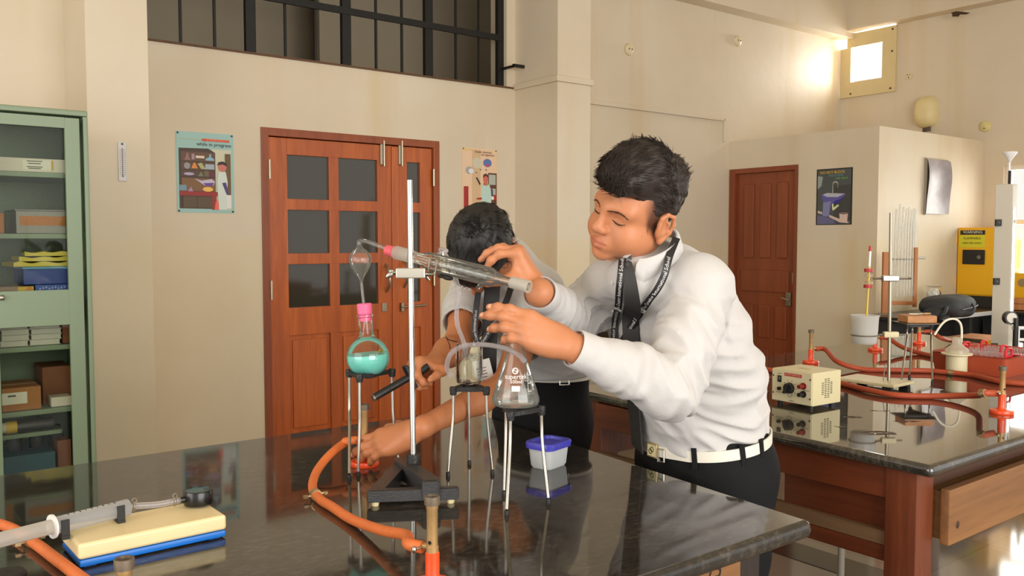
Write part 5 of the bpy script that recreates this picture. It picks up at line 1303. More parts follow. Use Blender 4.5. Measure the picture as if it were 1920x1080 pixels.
for xa, xb in ((xm + 0.002, GX1 - 0.035), (GX0 + 0.022, xm - 0.002)):
    sx0 = xa + (onY(0, 400, GY0)[0] - xa if xa > 0.3 else 0.08); sx0 = xa + 0.10
    sx1 = onY(125, 400, GY0)[0] if xa > 0.3 else xb - 0.08
    d = MB()
    d.span((xa, GY0 - 0.004, 0.09), (sx0, GY0 + 0.016, GH - 0.035), bev=0.002).span((sx1, GY0 - 0.004, 0.09), (xb, GY0 + 0.016, GH - 0.035), bev=0.002)
    d.span((sx0, GY0 - 0.003, zt1), (sx1, GY0 + 0.015, GH - 0.035)).span((sx0, GY0 - 0.003, zl1), (sx1, GY0 + 0.015, zt0)).span((sx0, GY0 - 0.003, 0.09), (sx1, GY0 + 0.015, zl0))
    dd = d.build('door', M_green, gc, world=True)
    for z0_, z1_ in ((zt0, zt1), (zl0, zl1)):
        MB().span((sx0 - 0.01, GY0 + 0.017, z0_ - 0.01), (sx1 + 0.01, GY0 + 0.020, z1_ + 0.01)).build('door_pane', thin_glass('cabinet_pane', tint=(0.86, 0.88, 0.84), edge=(0.7, 0.72, 0.68), refl=0.10, base=0.002), dd, world=True)
hk = onY(3, 558, GY0); MB().sphere((hk.x, GY0 - 0.012, hk.z), (0.012, 0.01, 0.012), 14, 8).build('knob', M_zinc, gc, world=True)
def cab(px0, py0, px1, py1, Y): a, b_ = onY(px0, py0, Y), onY(px1, py1, Y); return a, b_
def cbox(name, label, px0, px1, py, zsh, h, Y, dep, m, cat='box', group=None, bev=0.003, rz=0):
    a, b_ = onY(px0, py, Y), onY(px1, py, Y); w_ = b_.x - a.x
    t = thing(name, label, cat, ((a.x + b_.x) / 2, Y + dep / 2, zsh + 0.001), rz, group)
    MB().box((0, 0, h / 2), (w_, dep, h), bev=bev).build('body', m, t); t['w'] = w_
    return t, w_
S = shelfz
YI = GY0 + 0.075
M_card = mat('cardboard', (176, 118, 66), 0.75, var=0.08, vscale=14)
M_card2 = mat('cardboard_dark', (140, 86, 52), 0.75, var=0.1, vscale=14)
M_wht = mat('white_card', (226, 216, 198), 0.6)
t, w_ = cbox('flat_box', 'long white flat box with a small label on the top cabinet shelf', -20, 126, 305, S[0], 0.058, YI, 0.25, M_wht)
MB().box((0.03, -0.126, 0.03), (0.11, 0.001, 0.04)).build('label', mat('label_pale', (236, 232, 214), 0.6), t)
k = MB()
for i, zz in enumerate((0.046, 0.036, 0.022, 0.015)): k.box((0.02, -0.1268, zz), (0.06 - 0.012 * (i % 2), 0.0006, 0.004))
k.build('print', mat('print_grey', (110, 104, 92), 0.7), t); MB().box((0.088, -0.1268, 0.03), (0.008, 0.0006, 0.042)).build('stripe', mat('stripe_ochre', (214, 168, 70), 0.6), t)
t, w_ = cbox('specimen_box', 'grey rimmed box with an orange-brown side on the second cabinet shelf', 30, 124, 415, S[1], 0.096, YI, 0.28, mat('box_grey', (150, 146, 136), 0.5))
MB().box((0.005, -0.141, 0.054), (w_ - 0.02, 0.003, 0.040)).build('side_panel', mat('panel_ochre', (186, 118, 52), 0.6), t); MB().box((0, 0, 0.099), (w_ + 0.01, 0.29, 0.008), bev=0.002).build('lid', mat('lid_grey', (120, 116, 108), 0.4), t)
cbox('small_box', 'small orange-brown box at the left end of the second cabinet shelf', -8, 8, 420, S[1], 0.085, YI, 0.15, mat('panel_ochre', (186, 118, 52)))
# third shelf: blue boxes, yellow packets
t, w_ = cbox('flat_box', 'dark blue printed box with a pale blue lid on the third cabinet shelf', 44, 128, 525, S[2] + 0.035, 0.066, YI, 0.26, mat('box_blue', (52, 74, 150), 0.5))
MB().box((0, 0, 0.071), (w_ + 0.006, 0.265, 0.010), bev=0.002).build('lid', mat('lid_blue', (110, 164, 196), 0.5), t)
t, w_ = cbox('flat_box', 'royal blue flat carton beneath the dark blue box on the third shelf', 66, 130, 540, S[2], 0.033, YI - 0.01, 0.24, mat('box_royal', (60, 92, 176), 0.5))
k = MB()
for i in range(9): k.box((-w_ * 0.36 + i * w_ * 0.09, -0.1206, 0.016 + (i % 3) * 0.003), (w_ * 0.05, 0.0006, 0.008))
k.build('print', mat('print_pale', (160, 170, 210), 0.6), t)
t, w_ = cbox('flat_box', 'brown carton with a yellow end on the third cabinet shelf', -10, 64, 540, S[2], 0.030, YI - 0.015, 0.22, mat('carton_brown', (150, 120, 86), 0.6))
MB().box((w_ * 0.28, -0.1106, 0.015), (w_ * 0.4, 0.001, 0.024)).build('end_print', mat('print_yellow', (222, 186, 60), 0.5), t)
MB().cyl((w_ * 0.38, -0.1115, 0.016), (w_ * 0.38, -0.1105, 0.016), 0.012, seg=18).build('print_spot', mat('print_orange', (220, 140, 40), 0.5), t)
for i in range(3):
    q = onY(84, 490, YI); t = thing('yellow_cloth', ('lowest', 'middle', 'topmost')[i] + ' folded yellow cloth on the blue box in the cabinet', 'cloth', (q.x + 0.015 * i, YI + 0.13, S[2] + 0.1125 + i * 0.0225), R(3 - 4 * i), 'folded yellow cloths')
    k = MB(); n = 14; vs = []; fs = []; hw = 0.125 - 0.016 * i
    for side in (0, 1):
        for a in range(n + 1):
            for b_ in range(5):
                x = -hw + 2 * hw * a / n; y = -0.12 + 0.24 * b_ / 4
                z = 0.003 * math.sin(a * 1.1 + i) + 0.004 * (mnoise.noise(Vector((x * 20, y * 20, i))))
                vs.append((x, y, max(0.0008, (0.018 if side else 0.001) + z * (1 if side else 0))))
    m_ = (n + 1) * 5
    for a in range(n):
        for b_ in range(4):
            q_ = a * 5 + b_; fs += [(q_, q_ + 1, q_ + 6, q_ + 5), (q_ + m_, q_ + m_ + 5, q_ + m_ + 6, q_ + m_ + 1)]
    for a in range(n): fs += [(a * 5, a * 5 + 5, a * 5 + 5 + m_, a * 5 + m_), (a * 5 + 4, a * 5 + 4 + m_, a * 5 + 9 + m_, a * 5 + 9)]
    for b_ in range(4): fs += [(b_, b_ + m_, b_ + 1 + m_, b_ + 1), (n * 5 + b_, n * 5 + b_ + 1, n * 5 + b_ + 1 + m_, n * 5 + b_ + m_)]
    k.add(vs, fs).build('folds', mat('cloth_yellow', (222, 204, 96), 0.85), t)
# fourth shelf: white booklets and boxes
for col, (pa_, pb_) in enumerate(((2, 56), (58, 116))):
    for i in range(4 if col == 0 else 5):
        a, b_ = onY(pa_, 640, YI), onY(pb_, 640, YI); hh_ = 0.0245 if col == 0 else 0.0235
        t = thing('booklet', ('lowest', 'second', 'third', 'fourth', 'topmost')[i] + ' white booklet in the ' + ('left' if col == 0 else 'right') + ' stack on the fourth cabinet shelf', 'book', ((a.x + b_.x) / 2 + 0.002 * ((i * 7) % 3 - 1), YI + 0.11, S[3] + 0.001 + i * hh_), R((i * 5) % 3 - 1), 'white booklets on the fourth shelf')
        MB().box((0, 0.001, hh_ / 2), (b_.x - a.x - 0.006, 0.196, hh_ - 0.006)).build('pages', mat('pages', (214, 208, 192), 0.8), t)
        MB().box((0, 0, 0.0015), (b_.x - a.x, 0.2, 0.002)).box((0, 0, hh_ - 0.0025), (b_.x - a.x, 0.2, 0.002)).build('cover', mat('cover_white', (232, 228, 216), 0.5), t)
t, w_ = cbox('cardboard_box', 'brown cardboard box right of the booklets on the fourth shelf', 117, 135, 620, S[3], 0.12, YI + 0.02, 0.2, M_card2)
t, w_ = cbox('flat_box', 'thin tan box lying on the left stack of booklets', 2, 56, 608, S[3] + 0.0992, 0.018, YI, 0.2, M_card)
# fifth shelf: cardboard boxes
t, w_ = cbox('cardboard_box', 'orange-brown cardboard box with a white label on the fifth cabinet shelf', 3, 77, 735, S[4], 0.10, YI, 0.24, M_card)
MB().box((-w_ * 0.18, -0.1206, 0.055), (0.095, 0.001, 0.05)).build('label', mat('label_pale', (236, 232, 214)), t)
MB().box((-w_ * 0.25, -0.1212, 0.066), (0.03, 0.0006, 0.008)).build('print', mat('print_grey', (110, 104, 92)), t)
MB().box((0, 0, 0.1005), (w_, 0.04, 0.001)).build('tape', mat('tape', (196, 150, 96), 0.4), t)
t, w_ = cbox('cardboard_box', 'darker brown cardboard box at the right of the fifth shelf', 80, 135, 725, S[4], 0.165, YI + 0.10, 0.2, M_card2)
t, w_ = cbox('flat_box', 'small white box in front of the darker brown box on the fifth shelf', 96, 135, 743, S[4], 0.042, YI, 0.09, M_wht)
# lowest shelf: teal tray of dark bottles, bottle lying under the shelf
zl = 0.40
t, w_ = cbox('plastic_tub', 'teal plastic tub with dark bottles low in the cabinet', -12, 104, 860, zl, 0.09, YI + 0.01, 0.26, mat('tub_teal', (40, 84, 96), 0.45))
base_x, base_y = t.location.x, t.location.y
for i, (dx, hh_) in enumerate(((-0.19, 0.10), (-0.12, 0.13), (-0.02, 0.09), (0.07, 0.135), (0.15, 0.08))):
    u = thing('dark_bottle', ('first', 'second', 'third', 'fourth', 'fifth')[i] + ' dark bottle from the left in the teal tub', 'bottle', (base_x + dx, base_y + 0.02 * (i % 2), zl + 0.091), group='dark bottles in the teal tub')
    MB().lathe([(0.001, 0), (0.03, 0), (0.031, hh_ * 0.6), (0.013, hh_ * 0.75), (0.013, hh_), (0.001, hh_)], 20).build('bottle', mat('dark_bottle', (44, 42, 40), 0.25), u)
    MB().lathe([(0.015, hh_ * 0.9), (0.015, hh_ + 0.012), (0.001, hh_ + 0.014)], 16).build('cap', M_blackr, u)
t, w_ = cbox('cardboard_box', 'dim brown box at the bottom right inside the cabinet', 108, 134, 850, zl, 0.13, YI + 0.03, 0.2, M_card2)
q = onY(16, 802, YI + 0.02)
t = thing('spray_bottle', 'white and yellow ended dark bottle lying under the fifth shelf', 'bottle', (q.x, q.y, q.z))
MB().cyl((0.03, 0, 0), (0.17, 0.0, 0.0), 0.028, seg=20).build('bottle', mat('dark_bottle', (44, 42, 40)), t)
MB().cyl((-0.01, 0, 0), (0.03, 0, 0), 0.026, seg=20).build('yellow_band', mat('print_yellow', (222, 186, 60)), t)
MB().cyl((-0.05, 0, 0), (-0.01, 0, 0), 0.022, seg=20).build('white_cap', M_wht, t)
MB().span((q.x - 0.06, YI - 0.01, q.z - 0.045), (q.x + 0.2, YI + 0.12, q.z - 0.028)).build('shelf', M_green, gc, world=True)

# ================================================================== POSTERS AND THERMOMETER
def poster(name, label, A, ux, w, h, bgcol, group=None):
    """a printed sheet: A is its upper left corner, ux runs along its top edge"""
    ux = Vector(ux).normalized(); M_ = frame_M(A, ux, (0, 0, 1))
    t = thing(name, label, 'poster', tuple(A), group=group)
    k = MB().add([M_ @ Vector(v) for v in ((0, 0, 0), (w, 0, 0), (w, -h, 0), (0, -h, 0), (0, 0, 0.003), (w, 0, 0.003), (w, -h, 0.003), (0, -h, 0.003))], [(0, 1, 2, 3), (4, 7, 6, 5), (0, 4, 5, 1), (1, 5, 6, 2), (2, 6, 7, 3), (3, 7, 4, 0)])
    sheet = k.build('sheet', mat(name + str(bgcol), bgcol, 0.45), t, world=True, smooth=False)
    layer = [0]
    def shape(nm, col, pts):
        layer[0] += 1; z = 0.0032 + layer[0] * 0.00012
        k = MB().add([M_ @ Vector((x * w, -y * h, z)) for x, y in pts], [tuple(range(len(pts)))])
        k.build(nm, mat('ink_%d_%d_%d' % col, col, 0.5), sheet, world=True, smooth=False)
    def txt(s, x, y, size, col, al='RIGHT'):
        vs, fs = text_geo(s, size, al); k = MB().add([M_ @ Vector((x * w + v.x, -y * h + v.y, 0.0085)) for v in vs], fs)
        k.build('lettering', mat('ink_%d_%d_%d' % col, col, 0.5), sheet, world=True, smooth=False)
    return t, shape, txt, M_
def ell(cx, cy, rx, ry, n=18): return [(cx + rx * math.cos(2 * PI * i / n), cy + ry * math.sin(2 * PI * i / n)) for i in range(n)]
def rect(x0, y0, x1, y1): return [(x0, y0), (x1, y0), (x1, y1), (x0, y1)]
a, b_, c = onY(329, 245, YB), onY(437, 258, YB), onY(437, 400, YB)
w_, h_ = b_.x - a.x, a.z - c.z
t, S_, X_, M_ = poster('safety_poster', 'pale blue safety poster of a chemistry bench, left of the double door', (a.x, YB - 0.0005, a.z), (1, 0, 0), w_, h_, (158, 196, 190))
S_('picture', (206, 206, 178), rect(0.62, 0.2, 0.95, 0.96)); S_('picture', (72, 52, 40), [(0.04, 0.205), (0.55, 0.195), (0.67, 0.245), (0.67, 0.95), (0.04, 0.95)])
S_('picture', (104, 74, 50), rect(0.08, 0.245, 0.66, 0.36)); S_('picture', (96, 68, 46), rect(0.08, 0.375, 0.66, 0.465)); S_('picture', (90, 64, 44), rect(0.08, 0.48, 0.66, 0.55))
S_('picture', (150, 108, 110), [(0.13, 0.35), (0.24, 0.35), (0.21, 0.30), (0.21, 0.265), (0.165, 0.265), (0.165, 0.30)]); S_('picture', (170, 140, 150), rect(0.26, 0.27, 0.31, 0.34)); S_('picture', (232, 210, 190), rect(0.33, 0.29, 0.48, 0.32))
S_('picture', (140, 186, 206), [(0.50, 0.345), (0.65, 0.345), (0.65, 0.325), (0.595, 0.30), (0.595, 0.265), (0.565, 0.265), (0.565, 0.30), (0.50, 0.325)])
S_('picture', (150, 150, 152), ell(0.18, 0.42, 0.055, 0.04)); S_('picture', (226, 142, 52), [(0.25, 0.45), (0.36, 0.45), (0.32, 0.38), (0.29, 0.38)]); S_('picture', (180, 176, 120), [(0.36, 0.39), (0.43, 0.375), (0.50, 0.455), (0.42, 0.455)]); S_('picture', (166, 180, 190), rect(0.49, 0.39, 0.65, 0.455))
S_('picture', (178, 170, 204), ell(0.21, 0.52, 0.09, 0.018)); S_('picture', (120, 124, 100), [(0.36, 0.545), (0.46, 0.545), (0.42, 0.485)]); S_('picture', (110, 100, 70), rect(0.47, 0.475, 0.55, 0.545)); S_('picture', (110, 40, 60), rect(0.57, 0.49, 0.65, 0.545))
S_('picture', (128, 92, 54), rect(0.08, 0.57, 0.66, 0.73)); S_('picture', (198, 188, 214), [(0.30, 0.575), (0.42, 0.60), (0.60, 0.575), (0.66, 0.61), (0.62, 0.655), (0.48, 0.66)]); S_('picture', (110, 70, 150), [(0.45, 0.63), (0.64, 0.62), (0.60, 0.665), (0.50, 0.668)])
S_('picture', (244, 190, 90), ell(0.53, 0.705, 0.09, 0.03)); S_('picture', (120, 150, 168), rect(0.04, 0.66, 0.16, 0.73)); S_('picture', (170, 140, 180), [(0.17, 0.745), (0.28, 0.745), (0.24, 0.68)])
S_('picture', (152, 44, 36), rect(0.04, 0.735, 0.70, 0.79)); S_('picture', (152, 44, 36), rect(0.60, 0.79, 0.68, 0.96)); S_('picture', (92, 74, 50), rect(0.10, 0.80, 0.60, 0.94)); S_('picture', (60, 46, 34), rect(0.335, 0.80, 0.345, 0.94))
S_('picture', (106, 84, 46), rect(0.84, 0.25, 0.94, 0.80)); S_('picture', (214, 224, 216), [(0.72, 0.48), (0.85, 0.48), (0.88, 0.60), (0.86, 0.96), (0.72, 0.96), (0.69, 0.62)]); S_('picture', (80, 66, 120), [(0.78, 0.62), (0.85, 0.61), (0.90, 0.75), (0.86, 0.77)]); S_('picture', (232, 228, 220), rect(0.86, 0.77, 0.94, 0.94))
S_('picture', (206, 120, 104), ell(0.79, 0.42, 0.075, 0.058)); S_('picture', (58, 34, 28), [(0.70, 0.40), (0.72, 0.36), (0.80, 0.345), (0.87, 0.37), (0.87, 0.41), (0.80, 0.385)])
S_('picture', (238, 110, 90), [(0.66, 0.86), (0.71, 0.84), (0.72, 0.96), (0.64, 0.96)]); S_('picture', (214, 80, 40), rect(0.44, 0.075, 0.92, 0.105))
X_('EXPERIMENTS !', 0.92, 0.09, 0.020, (244, 150, 110)); X_('while in progress', 0.955, 0.145, 0.030, (40, 40, 44)); S_('picture', (196, 190, 140), rect(0.05, 0.085, 0.40, 0.092))
pins = MB()
for x, y in ((0.03, 0.02), (0.97, 0.02), (0.03, 0.98), (0.97, 0.98)): pins.sphere(M_ @ Vector((x * w_, -y * h_, 0.005)), 0.006, 10, 6)
pins.build('pin', mat('pin_dark', (70, 66, 60), 0.4), t, world=True)
a = onY(866, 276, YB); b_ = onY(931, 283, YB); w_ = b_.x - a.x; h_ = 0.47
t, S_, X_, M_ = poster('safety_poster', 'cream and peach safety poster of an aproned figure, right of the double door', (a.x, YB - 0.0005, a.z), (1, 0, 0), w_, h_, (232, 200, 166))
S_('picture', (214, 180, 140), rect(0.28, 0.02, 0.52, 0.98)); S_('picture', (226, 196, 128), rect(0.02, 0.015, 0.28, 0.045)); S_('picture', (170, 168, 166), ell(0.20, 0.35, 0.11, 0.06)); S_('picture', (226, 226, 232), ell(0.25, 0.36, 0.07, 0.04)); S_('picture', (206, 200, 176), ell(0.42, 0.23, 0.13, 0.085))
S_('picture', (92, 118, 180), ell(0.72, 0.22, 0.125, 0.065)); S_('picture', (196, 70, 110), [(0.66, 0.25), (0.72, 0.235), (0.78, 0.25), (0.76, 0.275), (0.68, 0.275)])
for x, y in ((0.40, 0.38), (0.52, 0.33), (0.68, 0.33)): S_('picture', (120, 110, 130), ell(x, y, 0.022, 0.014))
S_('picture', (96, 60, 44), rect(0.74, 0.375, 0.99, 0.98)); S_('picture', (176, 182, 170), rect(0.76, 0.40, 0.96, 0.56)); S_('picture', (180, 180, 176), rect(0.80, 0.62, 0.96, 0.72)); S_('picture', (168, 44, 40), rect(0.04, 0.60, 0.17, 0.94)); S_('picture', (168, 44, 40), [(0.40, 0.78), (0.99, 0.72), (0.99, 0.80), (0.40, 0.80)])
S_('picture', (188, 216, 206), [(0.56, 0.56), (0.78, 0.56), (0.84, 0.72), (0.82, 0.93), (0.56, 0.93), (0.54, 0.66)]); S_('picture', (50, 40, 38), [(0.38, 0.46), (0.42, 0.45), (0.52, 0.55), (0.50, 0.58)]); S_('picture', (60, 64, 76), [(0.82, 0.62), (0.87, 0.63), (0.88, 0.74), (0.83, 0.74)])
S_('picture', (190, 110, 70), rect(0.60, 0.53, 0.72, 0.575)); S_('picture', (210, 106, 92), ell(0.665, 0.475, 0.07, 0.065)); S_('picture', (84, 40, 30), [(0.59, 0.46), (0.60, 0.405), (0.68, 0.385), (0.75, 0.42), (0.74, 0.45), (0.67, 0.42)]); S_('picture', (240, 230, 226), ell(0.87, 0.77, 0.04, 0.03))
X_('Handle chemicals', 0.84, 0.055, 0.022, (96, 60, 50)); X_('and apparatus', 0.92, 0.095, 0.022, (110, 60, 50))
pins = MB()
for x, y in ((0.03, 0.015), (0.97, 0.02)): pins.sphere(M_ @ Vector((x * w_, -y * h_, 0.005)), 0.005, 10, 6)
pins.build('pin', mat('pin_dark', (70, 66, 60)), t, world=True)
a, c = onX(1532, 318, XBOX), onX(1597, 421, XBOX); w_, h_ = a.y - c.y, a.z - c.z
t, S_, X_, M_ = poster('sink_poster', 'black framed poster of an overflowing blue sink beside the red-brown door', (XBOX + 0.0005, a.y, a.z), (0, -1, 0), w_, h_, (40, 38, 34))
S_('picture', (78, 84, 84), rect(0.035, 0.02, 0.965, 0.985)); S_('picture', (150, 160, 158), [(0.035, 0.12), (0.18, 0.14), (0.14, 0.3), (0.035, 0.36)]); S_('picture', (66, 68, 66), rect(0.5, 0.3, 0.965, 0.93))
S_('picture', (104, 104, 140), [(0.035, 0.82), (0.5, 0.90), (0.55, 0.985), (0.035, 0.985)]); S_('picture', (96, 92, 160), [(0.14, 0.47), (0.24, 0.43), (0.84, 0.46), (0.62, 0.58), (0.5, 0.62), (0.42, 0.64), (0.38, 0.86), (0.20, 0.85), (0.20, 0.6)])
S_('picture', (186, 186, 200), [(0.18, 0.46), (0.30, 0.43), (0.80, 0.455), (0.60, 0.51), (0.30, 0.50)]); S_('picture', (132, 134, 176), [(0.20, 0.60), (0.42, 0.58), (0.36, 0.85), (0.19, 0.84)]); S_('picture', (52, 44, 140), [(0.52, 0.58), (0.78, 0.52), (0.62, 0.62), (0.5, 0.63)])
arc = [(0.46 + 0.075 * (1 - math.cos(PI * i / 10)), 0.27 - 0.04 * math.sin(PI * i / 10)) for i in range(11)]
S_('picture', (190, 184, 170), [(0.455, 0.43), (0.455, 0.3)] + arc + [(0.61, 0.34), (0.595, 0.34)] + [(x * 0.9 + 0.053, y + 0.02) for x, y in arc[::-1]] + [(0.475, 0.43)])
S_('picture', (214, 222, 176), [(0.45, 0.63), (0.49, 0.625), (0.50, 0.69), (0.62, 0.64), (0.65, 0.665), (0.50, 0.745), (0.46, 0.735)]); S_('picture', (206, 190, 178), [(0.05, 0.74), (0.18, 0.77), (0.18, 0.81), (0.05, 0.785)])
S_('picture', (214, 190, 178), [(0.38, 0.82), (0.68, 0.90), (0.92, 0.955), (0.92, 0.975), (0.68, 0.96), (0.38, 0.86)]); S_('picture', (220, 192, 180), [(0.66, 0.80), (0.90, 0.80), (0.88, 0.95), (0.68, 0.95)]); S_('picture', (130, 110, 104), ell(0.78, 0.80, 0.12, 0.018))
X_('DO NOT BLOCK', 0.80, 0.07, 0.0305, (238, 196, 70)); X_('WASTE PIPES', 0.76, 0.128, 0.024, (112, 156, 160)); X_('with debris', 0.88, 0.178, 0.025, (120, 190, 90))
# curled silver poster on the front of the corner room
a, b_, c = onY(1735, 299, YBOX), onY(1776, 300, YBOX), onY(1772, 402, YBOX)
w_, h_ = b_.x - a.x, a.z - c.z
t = thing('curled_poster', 'silvery curled poster on the corner room wall above the yellow cabinet', 'poster', (a.x, YBOX, a.z))
k = MB(); vs = []; fs = []; n, m_ = 16, 12
for j in range(m_ + 1):
    for i in range(n + 1):
        u, v = i / n, j / m_
        bow = 0.012 + 0.05 * (u - 0.5) ** 2 * 4 * (0.4 + 0.6 * math.sin(PI * v)) * (1 if u > 0.5 else 0.6) + 0.006 * math.sin(v * 7)
        vs.append((a.x + u * w_ * (1 - 0.06 * math.sin(PI * v)) - 0.02 * v, YBOX - bow, a.z - v * h_))
for j in range(m_):
    for i in range(n): q_ = j * (n + 1) + i; fs.append((q_, q_ + 1, q_ + n + 2, q_ + n + 1))
nv = len(vs); vs += [(x, y + 0.002, z) for x, y, z in vs]; fs += [tuple(q_ + nv for q_ in f[::-1]) for f in fs]
k.add(vs, fs)
k.build('sheet', mat('silver_print', (158, 150, 154), 0.4, 0.1, var=0.4, vscale=9), t, world=True)
MB().span((a.x - 0.012, YBOX - 0.02, a.z - h_ - 0.01), (a.x + 0.006, YBOX - 0.002, a.z + 0.01)).span((a.x - 0.012, YBOX - 0.012, a.z - 0.004), (a.x + w_ + 0.01, YBOX - 0.002, a.z + 0.012)).build('frame_strip', mat('strip_grey', (150, 140, 124), 0.5), t, world=True)
# wall thermometer on the left pilaster
a, c = onY(219, 266, 4.8), onY(239, 340, 4.8)
t = thing('wall_thermometer', 'narrow white wall thermometer hanging on the left pilaster', 'thermometer', ((a.x + c.x) / 2, 4.8, (a.z + c.z) / 2))
w_, h_ = c.x - a.x - 0.006, a.z - c.z
MB().box((0, -0.004, 0), (w_, 0.008, h_), bev=0.003).build('board', mat('thermo_board', (206, 204, 200), 0.4), t)
MB().cyl((0, -0.010, -h_ * 0.36), (0, -0.010, h_ * 0.34), 0.0028, seg=10).sphere((0, -0.010, -h_ * 0.37), 0.005, 10, 8).build('glass_stem', mat('thermo_stem', (150, 130, 128), 0.2), t)
k = MB()
for i in range(13): k.box((-0.011, -0.0084, -h_ * 0.33 + i * h_ * 0.052), (0.008, 0.0006, 0.0015)).box((0.011, -0.0084, -h_ * 0.33 + i * h_ * 0.052), (0.008, 0.0006, 0.0015))
k.build('scale', M_ink, t)
MB().cyl((0, -0.010, h_ * 0.45), (0, -0.006, h_ * 0.45), 0.006, seg=12).build('nail', mat('pin_dark', (70, 66, 60)), t)
# ================================================================== SCULPTING KIT: smooth blended solids -> one continuous mesh
def V3(p): return np.array([p[0], p[1], p[2]], dtype=np.float32)
def vnoise(P):
    """smooth value noise in [-1, 1]"""
    i = np.floor(P).astype(np.int64); f = (P - i).astype(np.float32); u = f * f * (3 - 2 * f)
    def h(a, b, c):
        n = (a * 73856093) ^ (b * 19349663) ^ (c * 83492791); n = (n ^ (n >> 13)) * 1274126177; n = n ^ (n >> 16)
        return ((n & 0xffff).astype(np.float32) / 32767.5) - 1.0
    x, y, z = i[..., 0], i[..., 1], i[..., 2]; ux, uy, uz = u[..., 0], u[..., 1], u[..., 2]
    def lerp(a, b, t): return a + (b - a) * t
    x0 = lerp(lerp(h(x, y, z), h(x + 1, y, z), ux), lerp(h(x, y + 1, z), h(x + 1, y + 1, z), ux), uy)
    x1 = lerp(lerp(h(x, y, z + 1), h(x + 1, y, z + 1), ux), lerp(h(x, y + 1, z + 1), h(x + 1, y + 1, z + 1), ux), uy)
    return lerp(x0, x1, uz)
class Solid:
    def __init__(s): s.pr = []; s.sub = []; s.folds = []; s.mask = None; s.disp = None
    def _add(s, fn, c, rad, k, g, sub):
        (s.sub if sub else s.pr).append((fn, V3(c), float(rad), float(k), g))
    def cone(s, a, b, ra, rb, k=0.02, g=0, sub=False):
        a, b = V3(a), V3(b); ba = b - a; L2 = float(ba @ ba) + 1e-12
        def fn(P):
            q = P - a; t = np.clip((q @ ba) / L2, 0, 1); q = q - t[..., None] * ba
            return np.sqrt((q * q).sum(-1)) - (ra + (rb - ra) * t)
        s._add(fn, (a + b) / 2, math.sqrt(L2) / 2 + max(ra, rb), k, g, sub); return s
    def chain(s, pts, rs, k=0.02, g=0, sub=False):
        for i in range(len(pts) - 1): s.cone(pts[i], pts[i + 1], rs[i], rs[i + 1], k, g, sub)
        return s
    def ell(s, c, r, R_=None, k=0.02, g=0, sub=False):
        c = V3(c); r = np.array(r, dtype=np.float32); RR = None if R_ is None else np.array(R_, dtype=np.float32)
        def fn(P):
            q = P - c
            if RR is not None: q = q @ RR
            a = q / r; b = a / r; k0 = np.sqrt((a * a).sum(-1)); k1 = np.sqrt((b * b).sum(-1)) + 1e-9
            return k0 * (k0 - 1) / k1
        s._add(fn, c, float(r.max()), k, g, sub); return s
    def ecap(s, a, b, A, B, l, f, k=0.03, g=0):
        """capsule with elliptical section: A, B = (half width, half depth) at the two ends, l and f its width and depth axes"""
        a, b, l, f = V3(a), V3(b), V3(l), V3(f); ba = b - a; L2 = float(ba @ ba) + 1e-12; ax = np.cross(l, f); ax /= np.linalg.norm(ax)
        def fn(P):
            q = P - a; t = np.clip((q @ ba) / L2, 0, 1); q = q - t[..., None] * ba
            w = A[0] + (B[0] - A[0]) * t; d = A[1] + (B[1] - A[1]) * t; m = np.minimum(w, d)
            return (np.sqrt((q @ l / w) ** 2 + (q @ f / d) ** 2 + (q @ ax / m) ** 2) - 1) * m
        s._add(fn, (a + b) / 2, math.sqrt(L2) / 2 + max(A + B), k, g, False); return s
    def fold(s, c, rad, d, freq, amp, stretch=0.22):
        d = V3(d); d /= np.linalg.norm(d); u = np.cross(d, [0.3, 0.5, 0.81]); u /= np.linalg.norm(u); w = np.cross(d, u)
        s.folds.append((V3(c), rad, d, u.astype(np.float32), w.astype(np.float32), freq, amp, stretch)); return s
    def ev(s, P, cen=None, hd=None):
        P = P.astype(np.float32); sh = P.shape[:-1]
        big = np.full(sh, 1.0, np.float32); acc = {}
        for fn, c, rad, k, g in s.pr:
            if cen is not None and np.linalg.norm(c - cen) - rad > hd + k + (0.04 if s.folds else 0.014): continue
            d = fn(P)
            if g in acc:
                h = np.clip(k - np.abs(acc[g] - d), 0, None) / k
                acc[g] = np.minimum(acc[g], d) - h * h * k * 0.25
            else: acc[g] = d
        out = None; b0 = acc.get(0)
        for g, d in acc.items():
            if g != 0 and b0 is not None:
                k = 0.011; h = np.clip(k - np.abs(b0 - d), 0, None) / k; d = np.minimum(b0, d) - h * h * k * 0.25
            out = d if out is None else np.minimum(out, d)
        if out is None: out = big
        for fn, c, rad, k, g in s.sub:
            if cen is not None and np.linalg.norm(c - cen) - rad > hd + k + 0.012: continue
            d = -fn(P); h = np.clip(k - np.abs(out - d), 0, None) / k
            out = np.maximum(out, d) + h * h * k * 0.25
        for c, rad, d, u, w, freq, amp, st in s.folds:
            if cen is not None and np.linalg.norm(c - cen) > 3.2 * rad + hd: continue
            q = P - c; e = np.exp(-(q * q).sum(-1) / (rad * rad))
            Q = np.stack([q @ d * freq, q @ u * freq * st, q @ w * freq * st], -1)
            Q = Q + 0.35 * vnoise(Q * 0.6 + 7.3)[..., None]
            out = out - amp * e * (0.8 - 2.0 * np.abs(vnoise(Q + 31.7)))
        if s.disp is not None: out = out + s.disp(P)
        if s.mask is not None: out = s.mask(P, out)
        return out
    def hit(s, px, py, t0=1.2, t1=3.4):
        """first point of the solid seen along a pixel's ray"""
        o, d = np.array(CP), np.array(ray(px, py)); L = np.linalg.norm(d); t = t0
        for _ in range(400):
            v = float(s.ev((o + d * t)[None, :])[0])
            if v < 0.0006: return Vector(o + d * t)
            t += max(v * 0.6, 0.0008) / L
            if t > t1: return None
        return None
